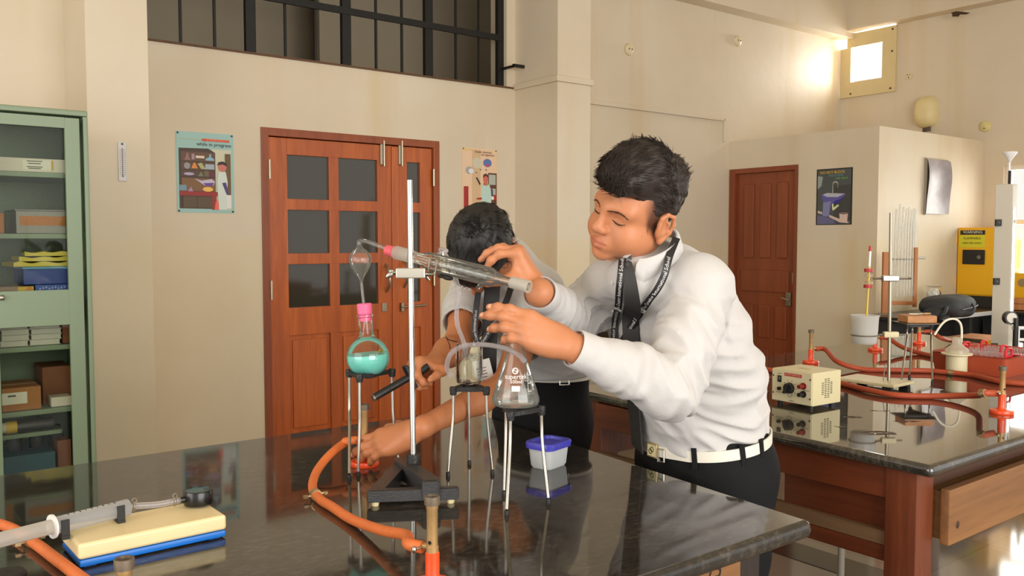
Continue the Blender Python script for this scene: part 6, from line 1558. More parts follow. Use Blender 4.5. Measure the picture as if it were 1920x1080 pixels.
    def normal(s, p):
        e = 0.004; p = np.array(p); Q = np.array([p + [e, 0, 0], p - [e, 0, 0], p + [0, e, 0], p - [0, e, 0], p + [0, 0, e], p - [0, 0, e]])
        v = s.ev(Q); n = Vector((v[0] - v[1], v[2] - v[3], v[4] - v[5])); return n.normalized()
    def snap(s, p, off=0.0):
        """move a point onto the surface (plus an offset)"""
        p = Vector(p)
        for _ in range(8):
            v = float(s.ev(np.array(p)[None, :])[0]); p = p - s.normal(p) * (v - off) * 0.8
        return p
    def bounds(s, pad):
        lo = np.min([c - r for _, c, r, _, _ in s.pr], 0) - pad; hi = np.max([c + r for _, c, r, _, _ in s.pr], 0) + pad
        return lo, hi
    def mesh(s, name, h, m, parent=None, lo=None, hi=None, smooth=1, xf=None, pad=0.03):
        if lo is None: lo, hi = s.bounds(pad)
        lo = np.array(lo, np.float32); hi = np.array(hi, np.float32); B = 16
        nb = np.ceil((hi - lo) / (B * h)).astype(int)
        hd = B * h * math.sqrt(3) / 2
        gi = np.stack(np.meshgrid(*[np.arange(n) for n in nb], indexing='ij'), -1).reshape(-1, 3)
        cen = lo + (gi + 0.5) * B * h
        lb = np.full(len(cen), 9.0, np.float32)
        for fn, c, rad, k, g in s.pr:
            lb = np.minimum(lb, np.linalg.norm(cen - c, axis=1) - rad)
        cand = lb < hd + 0.015
        gi, cen = gi[cand], cen[cand]
        cv = s.ev(cen)
        act = np.abs(cv) < hd * 2.4 + 0.03
        gi, cen = gi[act], cen[act]
        l = np.arange(B + 1); loc = np.stack(np.meshgrid(l, l, l, indexing='ij'), -1).astype(np.float32) * h
        cells_k = []; cells_p = []; edges = []
        N = nb * B + 2
        cor = [(0, 0, 0), (1, 0, 0), (0, 1, 0), (1, 1, 0), (0, 0, 1), (1, 0, 1), (0, 1, 1), (1, 1, 1)]
        eds = [(0, 1), (2, 3), (4, 5), (6, 7), (0, 2), (1, 3), (4, 6), (5, 7), (0, 4), (1, 5), (2, 6), (3, 7)]
        corf = np.array(cor, np.float32)
        for g, c in zip(gi, cen):
            org = lo + g * B * h
            D = s.ev(loc + org.astype(np.float32), c, hd)
            S_ = D < 0
            if S_.all() or not S_.any(): continue
            C8 = np.stack([S_[a:a + B, b:b + B, c_:c_ + B] for a, b, c_ in cor], -1)
            mix = C8.any(-1) & ~C8.all(-1)
            ii = np.argwhere(mix)
            V8 = np.stack([D[ii[:, 0] + a, ii[:, 1] + b, ii[:, 2] + c_] for a, b, c_ in cor], -1)
            acc = np.zeros((len(ii), 3), np.float32); cnt = np.zeros(len(ii), np.float32)
            for a, b in eds:
                da, db = V8[:, a], V8[:, b]; x = (da < 0) != (db < 0)
                t = np.where(x, da / np.where(np.abs(da - db) < 1e-12, 1, da - db), 0)
                p = corf[a] + (corf[b] - corf[a]) * t[:, None]
                acc += p * x[:, None]; cnt += x
            pos = (acc / cnt[:, None] + ii) * h + org
            gc = ii + g * B
            cells_k.append((gc[:, 0].astype(np.int64) * N[1] + gc[:, 1]) * N[2] + gc[:, 2]); cells_p.append(pos)
            for ax in range(3):
                sl1 = [slice(0, B)] * 3; sl2 = [slice(0, B)] * 3; sl2[ax] = slice(1, B + 1)
                x = S_[tuple(sl1)] != S_[tuple(sl2)]
                e = np.argwhere(x)
                if len(e):
                    sg = S_[tuple(sl1)][x]
                    edges.append((ax, e + g * B, sg))
        K = np.concatenate(cells_k); P = np.concatenate(cells_p).astype(np.float64)
        o = np.argsort(K); K = K[o]; P = P[o]
        quads = []
        for ax, e, sg in edges:
            b, c = [(1, 2), (2, 0), (0, 1)][ax]
            idx = []
            ok = np.ones(len(e), bool)
            for db, dc in ((-1, -1), (0, -1), (0, 0), (-1, 0)):
                q = e.copy(); q[:, b] += db; q[:, c] += dc
                kk = (q[:, 0].astype(np.int64) * N[1] + q[:, 1]) * N[2] + q[:, 2]
                j = np.searchsorted(K, kk); j = np.minimum(j, len(K) - 1); ok &= K[j] == kk; idx.append(j)
            q = np.stack(idx, -1)
            q = np.where(sg[:, None], q, q[:, ::-1])
            quads.append(q[ok])
        Q = np.concatenate(quads)
        for _ in range(smooth):
            A_ = np.zeros_like(P); n_ = np.zeros(len(P))
            for i in range(4):
                a, b = Q[:, i], Q[:, (i + 1) % 4]
                for ax in range(3):
                    A_[:, ax] += np.bincount(a, P[b, ax], len(P)) + np.bincount(b, P[a, ax], len(P))
                n_ += np.bincount(a, minlength=len(P)) + np.bincount(b, minlength=len(P))
            P = P * 0.45 + 0.55 * A_ / np.maximum(n_, 1)[:, None]
        if xf is not None:
            X = np.array(xf); P = P @ X[:3, :3].T + X[:3, 3]
            if np.linalg.det(X[:3, :3]) < 0: Q = Q[:, ::-1]
        me = bpy.data.meshes.new(name)
        if parent is not None:
            iv = np.array(RMAT[root_of(parent).name].inverted()); P = P @ iv[:3, :3].T + iv[:3, 3]
        me.vertices.add(len(P)); me.vertices.foreach_set('co', P.astype(np.float32).ravel())
        me.loops.add(Q.size); me.loops.foreach_set('vertex_index', Q.astype(np.int32).ravel())
        me.polygons.add(len(Q)); me.polygons.foreach_set('loop_start', np.arange(0, Q.size, 4, dtype=np.int32))
        me.update(calc_edges=True); me.validate()
        me.shade_smooth()
        if m is not None: me.materials.append(m)
        ob = bpy.data.objects.new(name, me); COL.objects.link(ob)
        if parent is not None: ob.parent = parent
        else: RMAT[ob.name] = Matrix.Identity(4)
        return ob
def ribbon(path, nrm, width, thick, name, m, parent, widths=None):
    """a strap of given width along points with surface normals"""
    k = MB(); vs = []; fs = []; n = len(path)
    for i in range(n):
        t = (path[min(i + 1, n - 1)] - path[max(i - 1, 0)]).normalized(); nn = nrm[i]; s_ = t.cross(nn).normalized(); w = (widths[i] if widths else width) / 2
        vs += [path[i] - s_ * w, path[i] + s_ * w, path[i] + s_ * w + nn * thick, path[i] - s_ * w + nn * thick]
    for i in range(n - 1):
        a, b = i * 4, i * 4 + 4
        for j in range(4): fs.append((a + j, a + (j + 1) % 4, b + (j + 1) % 4, b + j))
    fs += [(3, 2, 1, 0), (n * 4 - 4, n * 4 - 3, n * 4 - 2, n * 4 - 1)]
    k.add(vs, fs); return k.build(name, m, parent, world=True, sharp=50)
def text_on_ribbon(s, size, path, nrm, s0, lift, name, m, parent, flip=1, gap=None, wid=1.0):
    """letters laid along a strap, repeated from arc length s0"""
    n = len(path); cum = [0.0]
    for i in range(1, n): cum.append(cum[-1] + (path[i] - path[i - 1]).length)
    def loc(d):
        d = min(max(d, 0), cum[-1] - 1e-6); i = max(j for j in range(n - 1) if cum[j] <= d); f = (d - cum[i]) / max(1e-9, cum[i + 1] - cum[i])
        p = path[i].lerp(path[i + 1], f); nn = nrm[i].lerp(nrm[i + 1], f).normalized(); t = (path[i + 1] - path[i]).normalized(); return p, nn, t
    vs, fs = text_geo(s, size, 'LEFT', 1); L = max(v.x for v in vs) * wid
    k = MB(); d = s0
    while d + L < cum[-1]:
        out = []
        for v in vs:
            x = v.x * wid; p, nn, t = loc(d + x if flip > 0 else d + L - x); sd = t.cross(nn).normalized()
            out.append(p + sd * (-v.y * flip) + nn * lift)
        k.add(out, fs); d += L + (gap if gap else 0.03)
    if k.v: return k.build(name, m, parent, world=True, smooth=False)
# ================================================================== PEOPLE
def skin_mat(name, col, lip):
    m, nt, b = new_mat(name); N, L = nt.nodes, nt.links
    geo = N.new('ShaderNodeTexCoord'); n1 = N.new('ShaderNodeTexNoise'); n1.inputs['Scale'].default_value = 9; n1.inputs['Detail'].default_value = 4
    L.new(geo.outputs['Object'], n1.inputs['Vector'])
    c = srgb(*col); r = ramp(nt, [(0.3, tuple(v * 0.93 for v in c[:3]) + (1,)), (0.7, tuple(min(1, v * 1.06) for v in c[:3]) + (1,))])
    L.new(n1.outputs['Fac'], r.inputs[0])
    at_ = N.new('ShaderNodeAttribute'); at_.attribute_name = 'tint'
    mx = N.new('ShaderNodeMixRGB'); mx.inputs[2].default_value = srgb(*lip)
    sp_ = N.new('ShaderNodeSeparateColor'); L.new(at_.outputs['Color'], sp_.inputs[0]); L.new(sp_.outputs[0], mx.inputs[0])
    L.new(r.outputs[0], mx.inputs[1])
    m2 = N.new('ShaderNodeMixRGB'); m2.inputs[2].default_value = srgb(58, 38, 30); L.new(sp_.outputs[1], m2.inputs[0]); L.new(mx.outputs[0], m2.inputs[1])
    L.new(m2.outputs[0], b.inputs['Base Color'])
    b.inputs['Roughness'].default_value = 0.48; b.inputs['Specular IOR Level'].default_value = 0.4
    b.inputs['Subsurface Weight'].default_value = 0.12; b.inputs['Subsurface Radius'].default_value = (0.012, 0.004, 0.002); b.inputs['Subsurface Scale'].default_value = 0.6
    n2 = N.new('ShaderNodeTexNoise'); n2.inputs['Scale'].default_value = 240; L.new(geo.outputs['Object'], n2.inputs['Vector'])
    bp = N.new('ShaderNodeBump'); bp.inputs['Strength'].default_value = 0.08; bp.inputs['Distance'].default_value = 0.002; L.new(n2.outputs['Fac'], bp.inputs['Height']); L.new(bp.outputs[0], b.inputs['Normal'])
    return m
M_skin1 = skin_mat('skin_one', (194, 128, 89), (176, 98, 80))
M_skin2 = skin_mat('skin_two', (190, 121, 79), (166, 92, 76))
M_shirt = mat('white_shirt', (197, 194, 191), 0.75, var=0.015, vscale=4, bump=0.25, bscale=26, sheen=0.15, spec=0.25)
M_shirt2 = mat('shirt_seam', (214, 210, 204), 0.8)
M_trou = mat('charcoal_trousers', (24, 24, 25), 0.85, var=0.06, vscale=10, bump=0.2, bscale=40, sheen=0.0, spec=0.2)
M_tie = mat('charcoal_tie', (44, 42, 41), 0.65, bump=0.15, bscale=300)
M_lany = mat('black_lanyard', (26, 24, 26), 0.5)
M_lprint = mat('lanyard_print', (232, 230, 228), 0.5)
M_belt = mat('white_belt', (228, 222, 206), 0.45)
M_buckle = mat('buckle_brass', (206, 186, 132), 0.3, 0.7)
M_hair1 = mat('hair_dark_brown', (42, 33, 28), 0.6, var=0.35, vscale=40, spec=0.45, stretch=(1, 1, 1))
M_hair2 = mat('hair_black', (25, 23, 22), 0.52, var=0.3, vscale=40, spec=0.5)
M_nail = mat('fingernail', (226, 168, 138), 0.3)

def head_solid(S_, M, cheek=1.0, half=False):
    """head in local axes: x = the person's left, y = forward, z = up"""
    A_ = np.array(M)[:3, :3]; o = np.array(M)[:3, 3]; hd_s = float(np.linalg.norm(A_[:, 0])); Rn = A_ / hd_s
    def P(x, y, z): return A_ @ np.array([x, y, z]) + o
    def e(c, r, k=0.02, sub=False, rot=None):
        Rr = Rn if rot is None else Rn @ rot
        S_.ell(P(*c), [v * hd_s for v in r], Rr, k, 0, sub)
    def cn(a, b, ra, rb, k=0.012, sub=False): S_.cone(P(*a), P(*b), ra * hd_s, rb * hd_s, k, 0, sub)
    e((0, -0.020, 0.042), (0.073, 0.094, 0.078)); e((0, 0.030, 0.020), (0.062, 0.060, 0.074), 0.03)
    e((0, 0.028, -0.050), (0.056, 0.056, 0.050), 0.03); e((0, 0.072, -0.088), (0.022, 0.017, 0.017), 0.025)
    for s in (-1, 1):
        e((s * 0.036, 0.050, -0.040), (0.031 * cheek, 0.031, 0.034), 0.022); e((s * 0.045, 0.005, -0.050), (0.024, 0.036, 0.034), 0.03)
        cn((s * 0.010, 0.087, 0.022), (s * 0.046, 0.070, 0.022), 0.009, 0.008, 0.024)
    cn((0, 0.086, 0.022), (0, 0.104, -0.020), 0.0075, 0.0098, 0.018)
    for s in (-1, 1):
        e((s * 0.031, 0.0935, 0.004), (0.0190, 0.0120, 0.0125), 0.014, True)
    for s in (-1, 1):
        e((s * 0.031, 0.0740, 0.002), (0.0155, 0.0135, 0.0130), 0.006)
        cn((s * 0.018, 0.0835, 0.0115), (s * 0.044, 0.0770, 0.0105), 0.0048, 0.004, 0.009)           # lid fold under the brow
    e((0, 0.1075, -0.026), (0.0112, 0.0120, 0.0105), 0.012)
    for s in (-1, 1):
        e((s * 0.0122, 0.0965, -0.0300), (0.0070, 0.0105, 0.0074), 0.009); e((s * 0.0064, 0.1020, -0.0385), (0.0036, 0.0055, 0.0034), 0.004, True)
    e((0, 0.0805, -0.060), (0.029, 0.0135, 0.020), 0.014)
    cn((-0.020, 0.0865, -0.0585), (-0.004, 0.0950, -0.0552), 0.0034, 0.0046, 0.007); cn((0.020, 0.0865, -0.0585), (0.004, 0.0950, -0.0552), 0.0034, 0.0046, 0.007)
    cn((-0.015, 0.0870, -0.0665), (0.0, 0.0935, -0.0672), 0.0040, 0.0054, 0.007); cn((0.015, 0.0870, -0.0665), (0.0, 0.0935, -0.0672), 0.0040, 0.0054, 0.007)
    cn((-0.024, 0.0895, -0.0612), (0, 0.1035, -0.0612), 0.0016, 0.0022, 0.003, True); cn((0.024, 0.0895, -0.0612), (0, 0.1035, -0.0612), 0.0016, 0.0022, 0.003, True)
    e((0, 0.096, -0.0795), (0.016, 0.006, 0.005), 0.008, True)
    for s in (-1, 1):
        c, n = math.cos(R(22)), math.sin(R(22)); rot = np.array([[c, s * n, 0], [-s * n, c, 0], [0, 0, 1]])
        ex_ = lambda x, y, z: (s * (0.074 + x) , -0.012 + y, -0.004 + z)
        e((s * 0.0745, -0.013, -0.002), (0.0095, 0.022, 0.031), 0.006, False, rot)
        e((s * 0.0858, -0.008, 0.002), (0.0046, 0.0105, 0.0170), 0.004, True, rot)
        hp = [ex_(0.002, 0.012, 0.010), ex_(0.006, 0.012, 0.024), ex_(0.009, 0.000, 0.033), ex_(0.013, -0.016, 0.028), ex_(0.014, -0.022, 0.010), ex_(0.011, -0.019, -0.010), ex_(0.007, -0.009, -0.026)]
        for a, b in zip(hp, hp[1:]): cn(a, b, 0.0046, 0.0046, 0.004)
        e(ex_(0.005, -0.003, -0.030), (0.0065, 0.0085, 0.0095), 0.006)
        e(ex_(0.003, 0.012, -0.008), (0.0045, 0.005, 0.007), 0.005)
        hq = [ex_(0.006, 0.003, 0.020), ex_(0.010, -0.010, 0.012), ex_(0.009, -0.011, -0.006), ex_(0.006, -0.003, -0.017)]
        for a, b in zip(hq, hq[1:]): cn(a, b, 0.0030, 0.0030, 0.004)
    return P
def hand_solid(S_, W, d, n, right, curl, thumb, scale=1.0, gid=10, spread=4.0, fore=None):
    """hand with five separate fingers. d: wrist to knuckles, n: out of its back"""
    d = Vector(d).normalized(); n = Vector(n); n = (n - d * n.dot(d)).normalized(); t = n.cross(d) if right else d.cross(n)
    W = Vector(W); s = scale
    def P(a, b, c): return W + (d * a + t * b + n * c) * s
    info = []
    mcp = [(0.082, 0.0255), (0.087, 0.0088), (0.082, -0.0078), (0.073, -0.0228)]
    for (a, b), rr in zip(mcp, (0.0125, 0.0128, 0.0122, 0.0112)):
        S_.cone(P(0.004, b * 0.62, 0), P(a - 0.004, b, 0.0008), 0.0155 * s, rr * s, 0.016)
    S_.cone(P(0.020, -0.020, -0.006), P(0.058, -0.024, -0.006), 0.0125 * s, 0.0115 * s, 0.014)
    S_.ell(P(0.040, 0.0, -0.007), [0.040 * s, 0.032 * s, 0.0125 * s], np.array([d, t, n]).T, 0.014)
    ln = [(0.041, 0.024, 0.0195), (0.045, 0.027, 0.0205), (0.041, 0.025, 0.0200), (0.032, 0.019, 0.0180)]
    rad = [(0.0098, 0.0090, 0.0082, 0.0068), (0.0100, 0.0092, 0.0083, 0.0069), (0.0096, 0.0088, 0.0080, 0.0066), (0.0086, 0.0078, 0.0071, 0.0060)]
    for i in range(4):
        p = P(mcp[i][0] - 0.004, mcp[i][1], 0.001); sp_ = R(spread * (1.5 - i)); g = gid + i; ang = 0
        for j in range(3):
            ang += R(curl[i][j])
            v = (d * math.cos(ang) - n * math.sin(ang)); v = (v * math.cos(sp_) + t * math.sin(sp_)).normalized()
            q = p + v * ln[i][j] * s
            S_.cone(p, q, rad[i][j] * s, rad[i][j + 1] * s, 0.006, g)
            if j < 2: S_.ell(q + n * 0.001 * s, [rad[i][j + 1] * s * 1.06] * 3, None, 0.006, g)
            p0, p = p, q
        up_ = (t.cross(v) if right else v.cross(t)).normalized()
        if up_.dot(n) < 0 and ang < R(90): up_ = -up_
        info.append((p - v * 0.005 * s, v, up_, rad[i][3] * s))
    th = [P(0.014, 0.019, -0.009)]
    for (a, b, c), l in zip(thumb, (0.040, 0.031, 0.025)):
        v = (d * a + t * b + n * c).normalized(); th.append(th[-1] + v * l * s)
    rt3 = (0.0150, 0.0115, 0.0102, 0.0076)
    S_.cone(th[0], th[1], rt3[0] * s, rt3[1] * s, 0.016)
    for j in (1, 2): S_.cone(th[j], th[j + 1], rt3[j] * s, rt3[j + 1] * s, 0.006, gid + 5)
    S_.cone(P(0.068, 0.024, -0.004), th[1], 0.006 * s, 0.007 * s, 0.016)
    vv = (th[3] - th[2]).normalized(); un = (vv.cross(n.cross(vv))) if abs(vv.dot(n)) < 0.95 else t
    info.append((th[3] - vv * 0.006 * s, vv, un.normalized(), rt3[3] * s))
    return info
def nails(info, parent, skip=()):
    for i, (p, v, u, r_) in enumerate(info):
        if i in skip: continue
        sd = v.cross(u).normalized()
        MB().sphere(p + u * r_ * 0.72, (r_ * 0.95, r_ * 0.72, r_ * 0.38), 12, 8, M=Matrix((v, sd, u)).transposed()).build('fingernail', M_nail, parent, world=True)
def tint(ob, fn):
    me = ob.data; n = len(me.vertices); co = np.empty(n * 3, np.float32); me.vertices.foreach_get('co', co); co = co.reshape(-1, 3)
    c = np.zeros((n, 4), np.float32); c[:, 3] = 1; a, b = fn(co); c[:, 0] = a; c[:, 1] = b
    at_ = me.color_attributes.new('tint', 'FLOAT_COLOR', 'POINT'); at_.data.foreach_set('color', c.ravel())
def face_tint(M, stubble=None):
    iv = np.array(M.inverted())
    def fn(co):
        q = co @ iv[:3, :3].T + iv[:3, 3]; x, y, z = q[:, 0], q[:, 1], q[:, 2]
        wdt = 0.024 * np.clip(1 - ((z + 0.0612) / 0.0165) ** 2, 0, 1) ** 0.5
        lip = np.clip((wdt - np.abs(x)) / 0.004, 0, 1) * (y > 0.082) * (z > -0.0755) * (z < -0.0505)
        dark = np.zeros(len(q), np.float32)
        if stubble is not None: dark = stubble(x, y, z)
        return lip * 0.55, dark
    return fn
def face_parts(M, S_, parent, hairm, brow=1.0):
    """eyebrows, lash lines and eye slits laid on the face"""
    def surf(x, z, off):   # point on the face in front of (x, z)
        o = M @ Vector((x, 0.16, z)); d_ = -(M.to_3x3() @ Vector((0, 1, 0))).normalized(); t = 0
        for _ in range(200):
            v = float(S_.ev(np.array(o + d_ * t)[None, :])[0])
            if v < 0.0004: break
            t += max(v * 0.6, 0.0004)
        return o + d_ * (t - off)
    for s in (-1, 1):
        pts = [surf(s * x, z, 0.0006) for x, z in ((0.011, 0.0165), (0.021, 0.0195), (0.033, 0.0205), (0.043, 0.0185), (0.051, 0.0140))]
        rb_ = random.Random(5); kb = MB(); P_ = arc_pts(pts, 40); fwd_ = (M.to_3x3() @ Vector((0, 1, 0))).normalized(); up_ = (M.to_3x3() @ Vector((0, 0, 1))).normalized()
        for _ in range(170):
            i = rb_.randrange(len(P_) - 2); tv = (P_[i + 1] - P_[i]).normalized(); wv = math.sin(PI * min(1, (i + 6) / (len(P_) + 4)))
            o_ = P_[i] + up_ * rb_.uniform(-0.0022, 0.0022) * wv - fwd_ * 0.0006; dv = (tv + up_ * rb_.uniform(-0.05, 0.4)).normalized(); ll = rb_.uniform(0.004, 0.008)
            kb.tube([o_, o_ + dv * ll * 0.5 + fwd_ * 0.0006, o_ + dv * ll - fwd_ * 0.0004], [0.00034, 0.0003, 0.0001], 4, caps=False)
        kb.build('eyebrow', mat('brow_brown', (66, 44, 32), 0.7), parent, world=True)
        pts = [surf(s * x, z, 0.0002) for x, z in ((0.0165, -0.0022), (0.023, -0.0050), (0.031, -0.0062), (0.040, -0.0050), (0.0475, -0.0015))]
        MB().tube(arc_pts(pts, 20), [0.0006 + 0.0010 * math.sin(PI * i / 20) for i in range(len(arc_pts(pts, 20)))], 8).build('eyelashes', hairm, parent, world=True)
        pts = [surf(s * x, z, -0.0002) for x, z in ((0.018, 0.0040), (0.026, 0.0068), (0.034, 0.0070), (0.044, 0.0035))]
        MB().tube(arc_pts(pts, 18), 0.0005, 6).build('eyelid_crease', mat('crease_brown', (150, 90, 60), 0.7), parent, world=True)
def hair_mesh(M, parent, m, parts, line, noise, strands, flow, seed, h=0.0028, rough=0.0035):
    S_ = Solid(); A_ = np.array(M)[:3, :3]; o = np.array(M)[:3, 3]; iv = np.array(M.inverted())
    hs_ = float(np.linalg.norm(A_[:, 0])); Rn_ = A_ / hs_
    for c, r, k in parts: S_.ell(A_ @ np.array(c) + o, [v * hs_ for v in r], Rn_, k)
    lx = np.array([p[0] for p in line]); lz = np.array([p[1] for p in line])
    def mask(P, d):
        q = P @ iv[:3, :3].T + iv[:3, 3]
        hz = np.interp(q[..., 1], lx, lz) + 0.004 * vnoise(q * 90)
        mm = (hz - q[..., 2]) * 0.8; k = 0.006; hh = np.clip(k - np.abs(d - mm), 0, None) / k
        return np.maximum(d, mm) + hh * hh * k * 0.25
    def disp(P):
        q = P @ iv[:3, :3].T + iv[:3, 3]
        Q = np.stack([q[..., 0] * 95, q[..., 1] * 26, q[..., 2] * 40], -1)
        return -noise * (np.abs(vnoise(Q)) - 0.4) - noise * 0.5 * vnoise(q * np.array([210, 60, 90], np.float32))
    S_.mask = mask; S_.disp = disp
    ob = S_.mesh('hair', h, m, parent, smooth=1)
    rng = random.Random(seed); me = ob.data; k = MB(); inv = RMAT[root_of(parent).name]
    polys = me.polygons; npol = len(polys)
    for _ in range(strands):
        f = polys[rng.randrange(npol)]; p = inv @ f.center; nn = (inv.to_3x3() @ f.normal).normalized(); q = Vector(iv[:3, :3] @ np.array(p) + iv[:3, 3])
        r_ = flow(q, rng)
        if r_ is None: continue
        d, ln, lift = r_
        d = (M.to_3x3() @ Vector(d)).normalized(); d = (d - nn * d.dot(nn)); 
        if d.length < 1e-3: continue
        d.normalize(); pts = []
        for j in range(5):
            u = j / 4; pts.append(p - nn * 0.0008 + d * ln * u + nn * (lift * ln * u - 0.30 * ln * u * u * (0.7 - lift)))
        w0 = rng.uniform(0.0004, 0.0009)
        k.tube(pts, [w0, w0 * 1.1, w0 * 0.9, w0 * 0.6, w0 * 0.1], 4, caps=False)
    if k.v: k.build('hair_strands', m, ob, world=True, sharp=80)
    return ob, S_
def mix(a, b, t): return Vector(a).lerp(Vector(b), t)

# ------------------------------------------------------------------ BOY IN FRONT
f1 = Vector((-0.985, 0.17, 0)).normalized(); l1 = Vector((-0.17, -0.985, 0)).normalized(); Z = Vector((0, 0, 1))
HM1 = Matrix(((0.072, -0.994, -0.07), (-0.907, -0.037, -0.42), (-0.415, -0.094, 0.905)))
hu = Vector((-0.07, -0.42, 0.905)).normalized(); hf = Vector((-0.994, -0.037, -0.094)); hf = (hf - hu * hf.dot(hu)).normalized(); hl = -(hf.cross(hu)).normalized()
HM = Matrix((hl, hf, hu)).transposed().to_4x4(); HM.translation = at(1188, 399, 1.985)
HM1s = HM @ Matrix.Scale(1.03, 4)
pel = Vector((1.755, 1.455, 0.86)); wai = Vector((1.735, 1.452, 0.985)); bel = Vector((1.70, 1.45, 1.08)); che = Vector((1.620, 1.435, 1.205)); sho = Vector((1.560, 1.412, 1.325)); nek = HM @ Vector((0, -0.045, -0.12))
Ls = Vector((1.545, 1.292, 1.312)); Rs = Vector((1.575, 1.555, 1.325))
Le = at(1258, 729, 1.865); Lw = at(1082, 655, 1.775); Re = at(1066, 602, 2.14); Rw = at(1012, 549, 1.95)
person1 = Solid()
head_solid(person1, HM1s, 1.05)
person1.cone(HM @ Vector((0, -0.025, -0.045)), HM @ Vector((0, -0.050, -0.13)), 0.052, 0.055, 0.03).cone(HM @ Vector((0, -0.050, -0.12)), mix(sho, nek, 0.3), 0.054, 0.066, 0.04)
person1.ecap(pel, bel, (0.16, 0.13), (0.15, 0.125), l1, f1).ecap(bel, che, (0.15, 0.125), (0.15, 0.115), l1, f1).ecap(che, sho, (0.15, 0.115), (0.10, 0.07), l1, f1)
for s_, e_, w_ in ((Ls, Le, Lw), (Rs, Re, Rw)):
    person1.cone(s_, e_, 0.048, 0.038, 0.03).cone(e_, w_, 0.038, 0.027, 0.02)
LH, RH = pel + l1 * 0.085 - Z * 0.02, pel - l1 * 0.085 - Z * 0.02
LK, RK = Vector((1.72, 1.35, 0.47)), Vector((1.74, 1.53, 0.47)); LA, RA = Vector((1.78, 1.34, 0.09)), Vector((1.80, 1.54, 0.09))
for h_, k_, a_ in ((LH, LK, LA), (RH, RK, RA)):
    person1.cone(h_, k_, 0.080, 0.055, 0.04).cone(k_, a_, 0.052, 0.036, 0.03).cone(a_, a_ + f1 * 0.10 - Z * 0.045, 0.034, 0.028, 0.02)
# near (left) hand: back towards the camera, fingers to the left
W1 = at(1058, 645, 1.772); K1 = at(984, 615, 1.755)
person1.cone(Lw, W1, 0.027, 0.0235, 0.02)
lh = hand_solid(person1, W1, K1 - W1, -FW * 0.85 + UP * 0.35 + RT * 0.1, False, [(10, 24, 14), (15, 28, 16), (24, 34, 20), (30, 40, 24)], [(0.75, 0.35, -0.75), (0.95, 0.1, -0.35), (0.98, -0.05, -0.15)], 1.08, 10, 0.0)
# raised (right) hand: thumb towards the camera, fingers arching to the left
W2 = at(1003, 532, 1.99); K2 = at(968, 462, 1.985)
person1.cone(Rw, W2, 0.028, 0.025, 0.02)
rh = hand_solid(person1, W2, K2 - W2, RT * 0.9 + UP * 0.45 - FW * 0.18, True, [(66, 34, 20), (58, 30, 18), (50, 30, 18), (48, 30, 20)], [(0.55, 0.60, -0.70), (0.30, 0.1, -1.0), (0.20, 0.0, -1.0)], 1.02, 20, 2)
p1 = person1.mesh('person', 0.0026, M_skin1)
def sideshave(x, y, z):
    hz = np.interp(y, [-0.12, -0.08, -0.03, 0.0, 0.02, 0.034, 0.05, 0.075], [-0.09, -0.085, -0.06, -0.03, -0.022, 0.004, 0.03, 0.055])
    return np.clip((z - hz) / 0.022, 0, 0.85) * np.clip((0.05 - y) / 0.025, 0, 1) * (np.abs(x) < 0.0755)
tint(p1, face_tint(HM1s, sideshave))
set_props(p1, 'boy in a white shirt and lanyard leaning over the bench with both hands raised', 'person')
RMAT[p1.name] = Matrix.Identity(4)
nails(lh, p1, (4,)); nails(rh, p1, (4,))
face_parts(HM1s, person1, p1, M_hair1)
# hair of the front boy: short sides, longer top swept to the front
def flow1(q, rng):
    if abs(q.x) > 0.045 and q.y > 0.012 and q.z < 0.035: return None
    if q.z < 0.03 and abs(q.x) > 0.05: return (0, -0.35, -1), rng.uniform(0.008, 0.014), 0.15
    if q.y < -0.04 and q.z > 0.09: return (rng.uniform(-0.4, 0.4), -1.0, 0.5), rng.uniform(0.014, 0.030), rng.uniform(0.0, 0.35)
    if q.y < -0.04: return (rng.uniform(-0.3, 0.3), -0.3, -1.0), rng.uniform(0.010, 0.020), rng.uniform(0.05, 0.2)
    if q.y < 0.0: return (rng.uniform(-0.3, 0.6), rng.uniform(0.0, 0.9), 0.3), rng.uniform(0.02, 0.036), rng.uniform(0.08, 0.35)
    return (rng.uniform(-0.4, 0.25) + 0.25, 1.0, 0.1), rng.uniform(0.026, 0.046), rng.uniform(0.0, 0.10)
hair1, hs1 = hair_mesh(HM1s, p1, M_hair1,
    [((0, -0.020, 0.046), (0.0785, 0.096, 0.080), 0.02), ((-0.004, 0.008, 0.100), (0.070, 0.080, 0.066), 0.025), ((0.0, 0.060, 0.092), (0.064, 0.046, 0.044), 0.025), ((0.004, 0.090, 0.080), (0.052, 0.026, 0.030), 0.015), ((0.0, -0.070, 0.080), (0.060, 0.042, 0.056), 0.02)],
    [(-0.13, -0.06), (-0.09, -0.06), (-0.045, -0.04), (-0.036, 0.015), (-0.015, 0.026), (0.004, 0.018), (0.013, -0.004), (0.022, -0.002), (0.034, 0.016), (0.046, 0.034), (0.062, 0.054), (0.09, 0.058), (0.2, 0.055)],
    0.0036, 5200, flow1, 3)

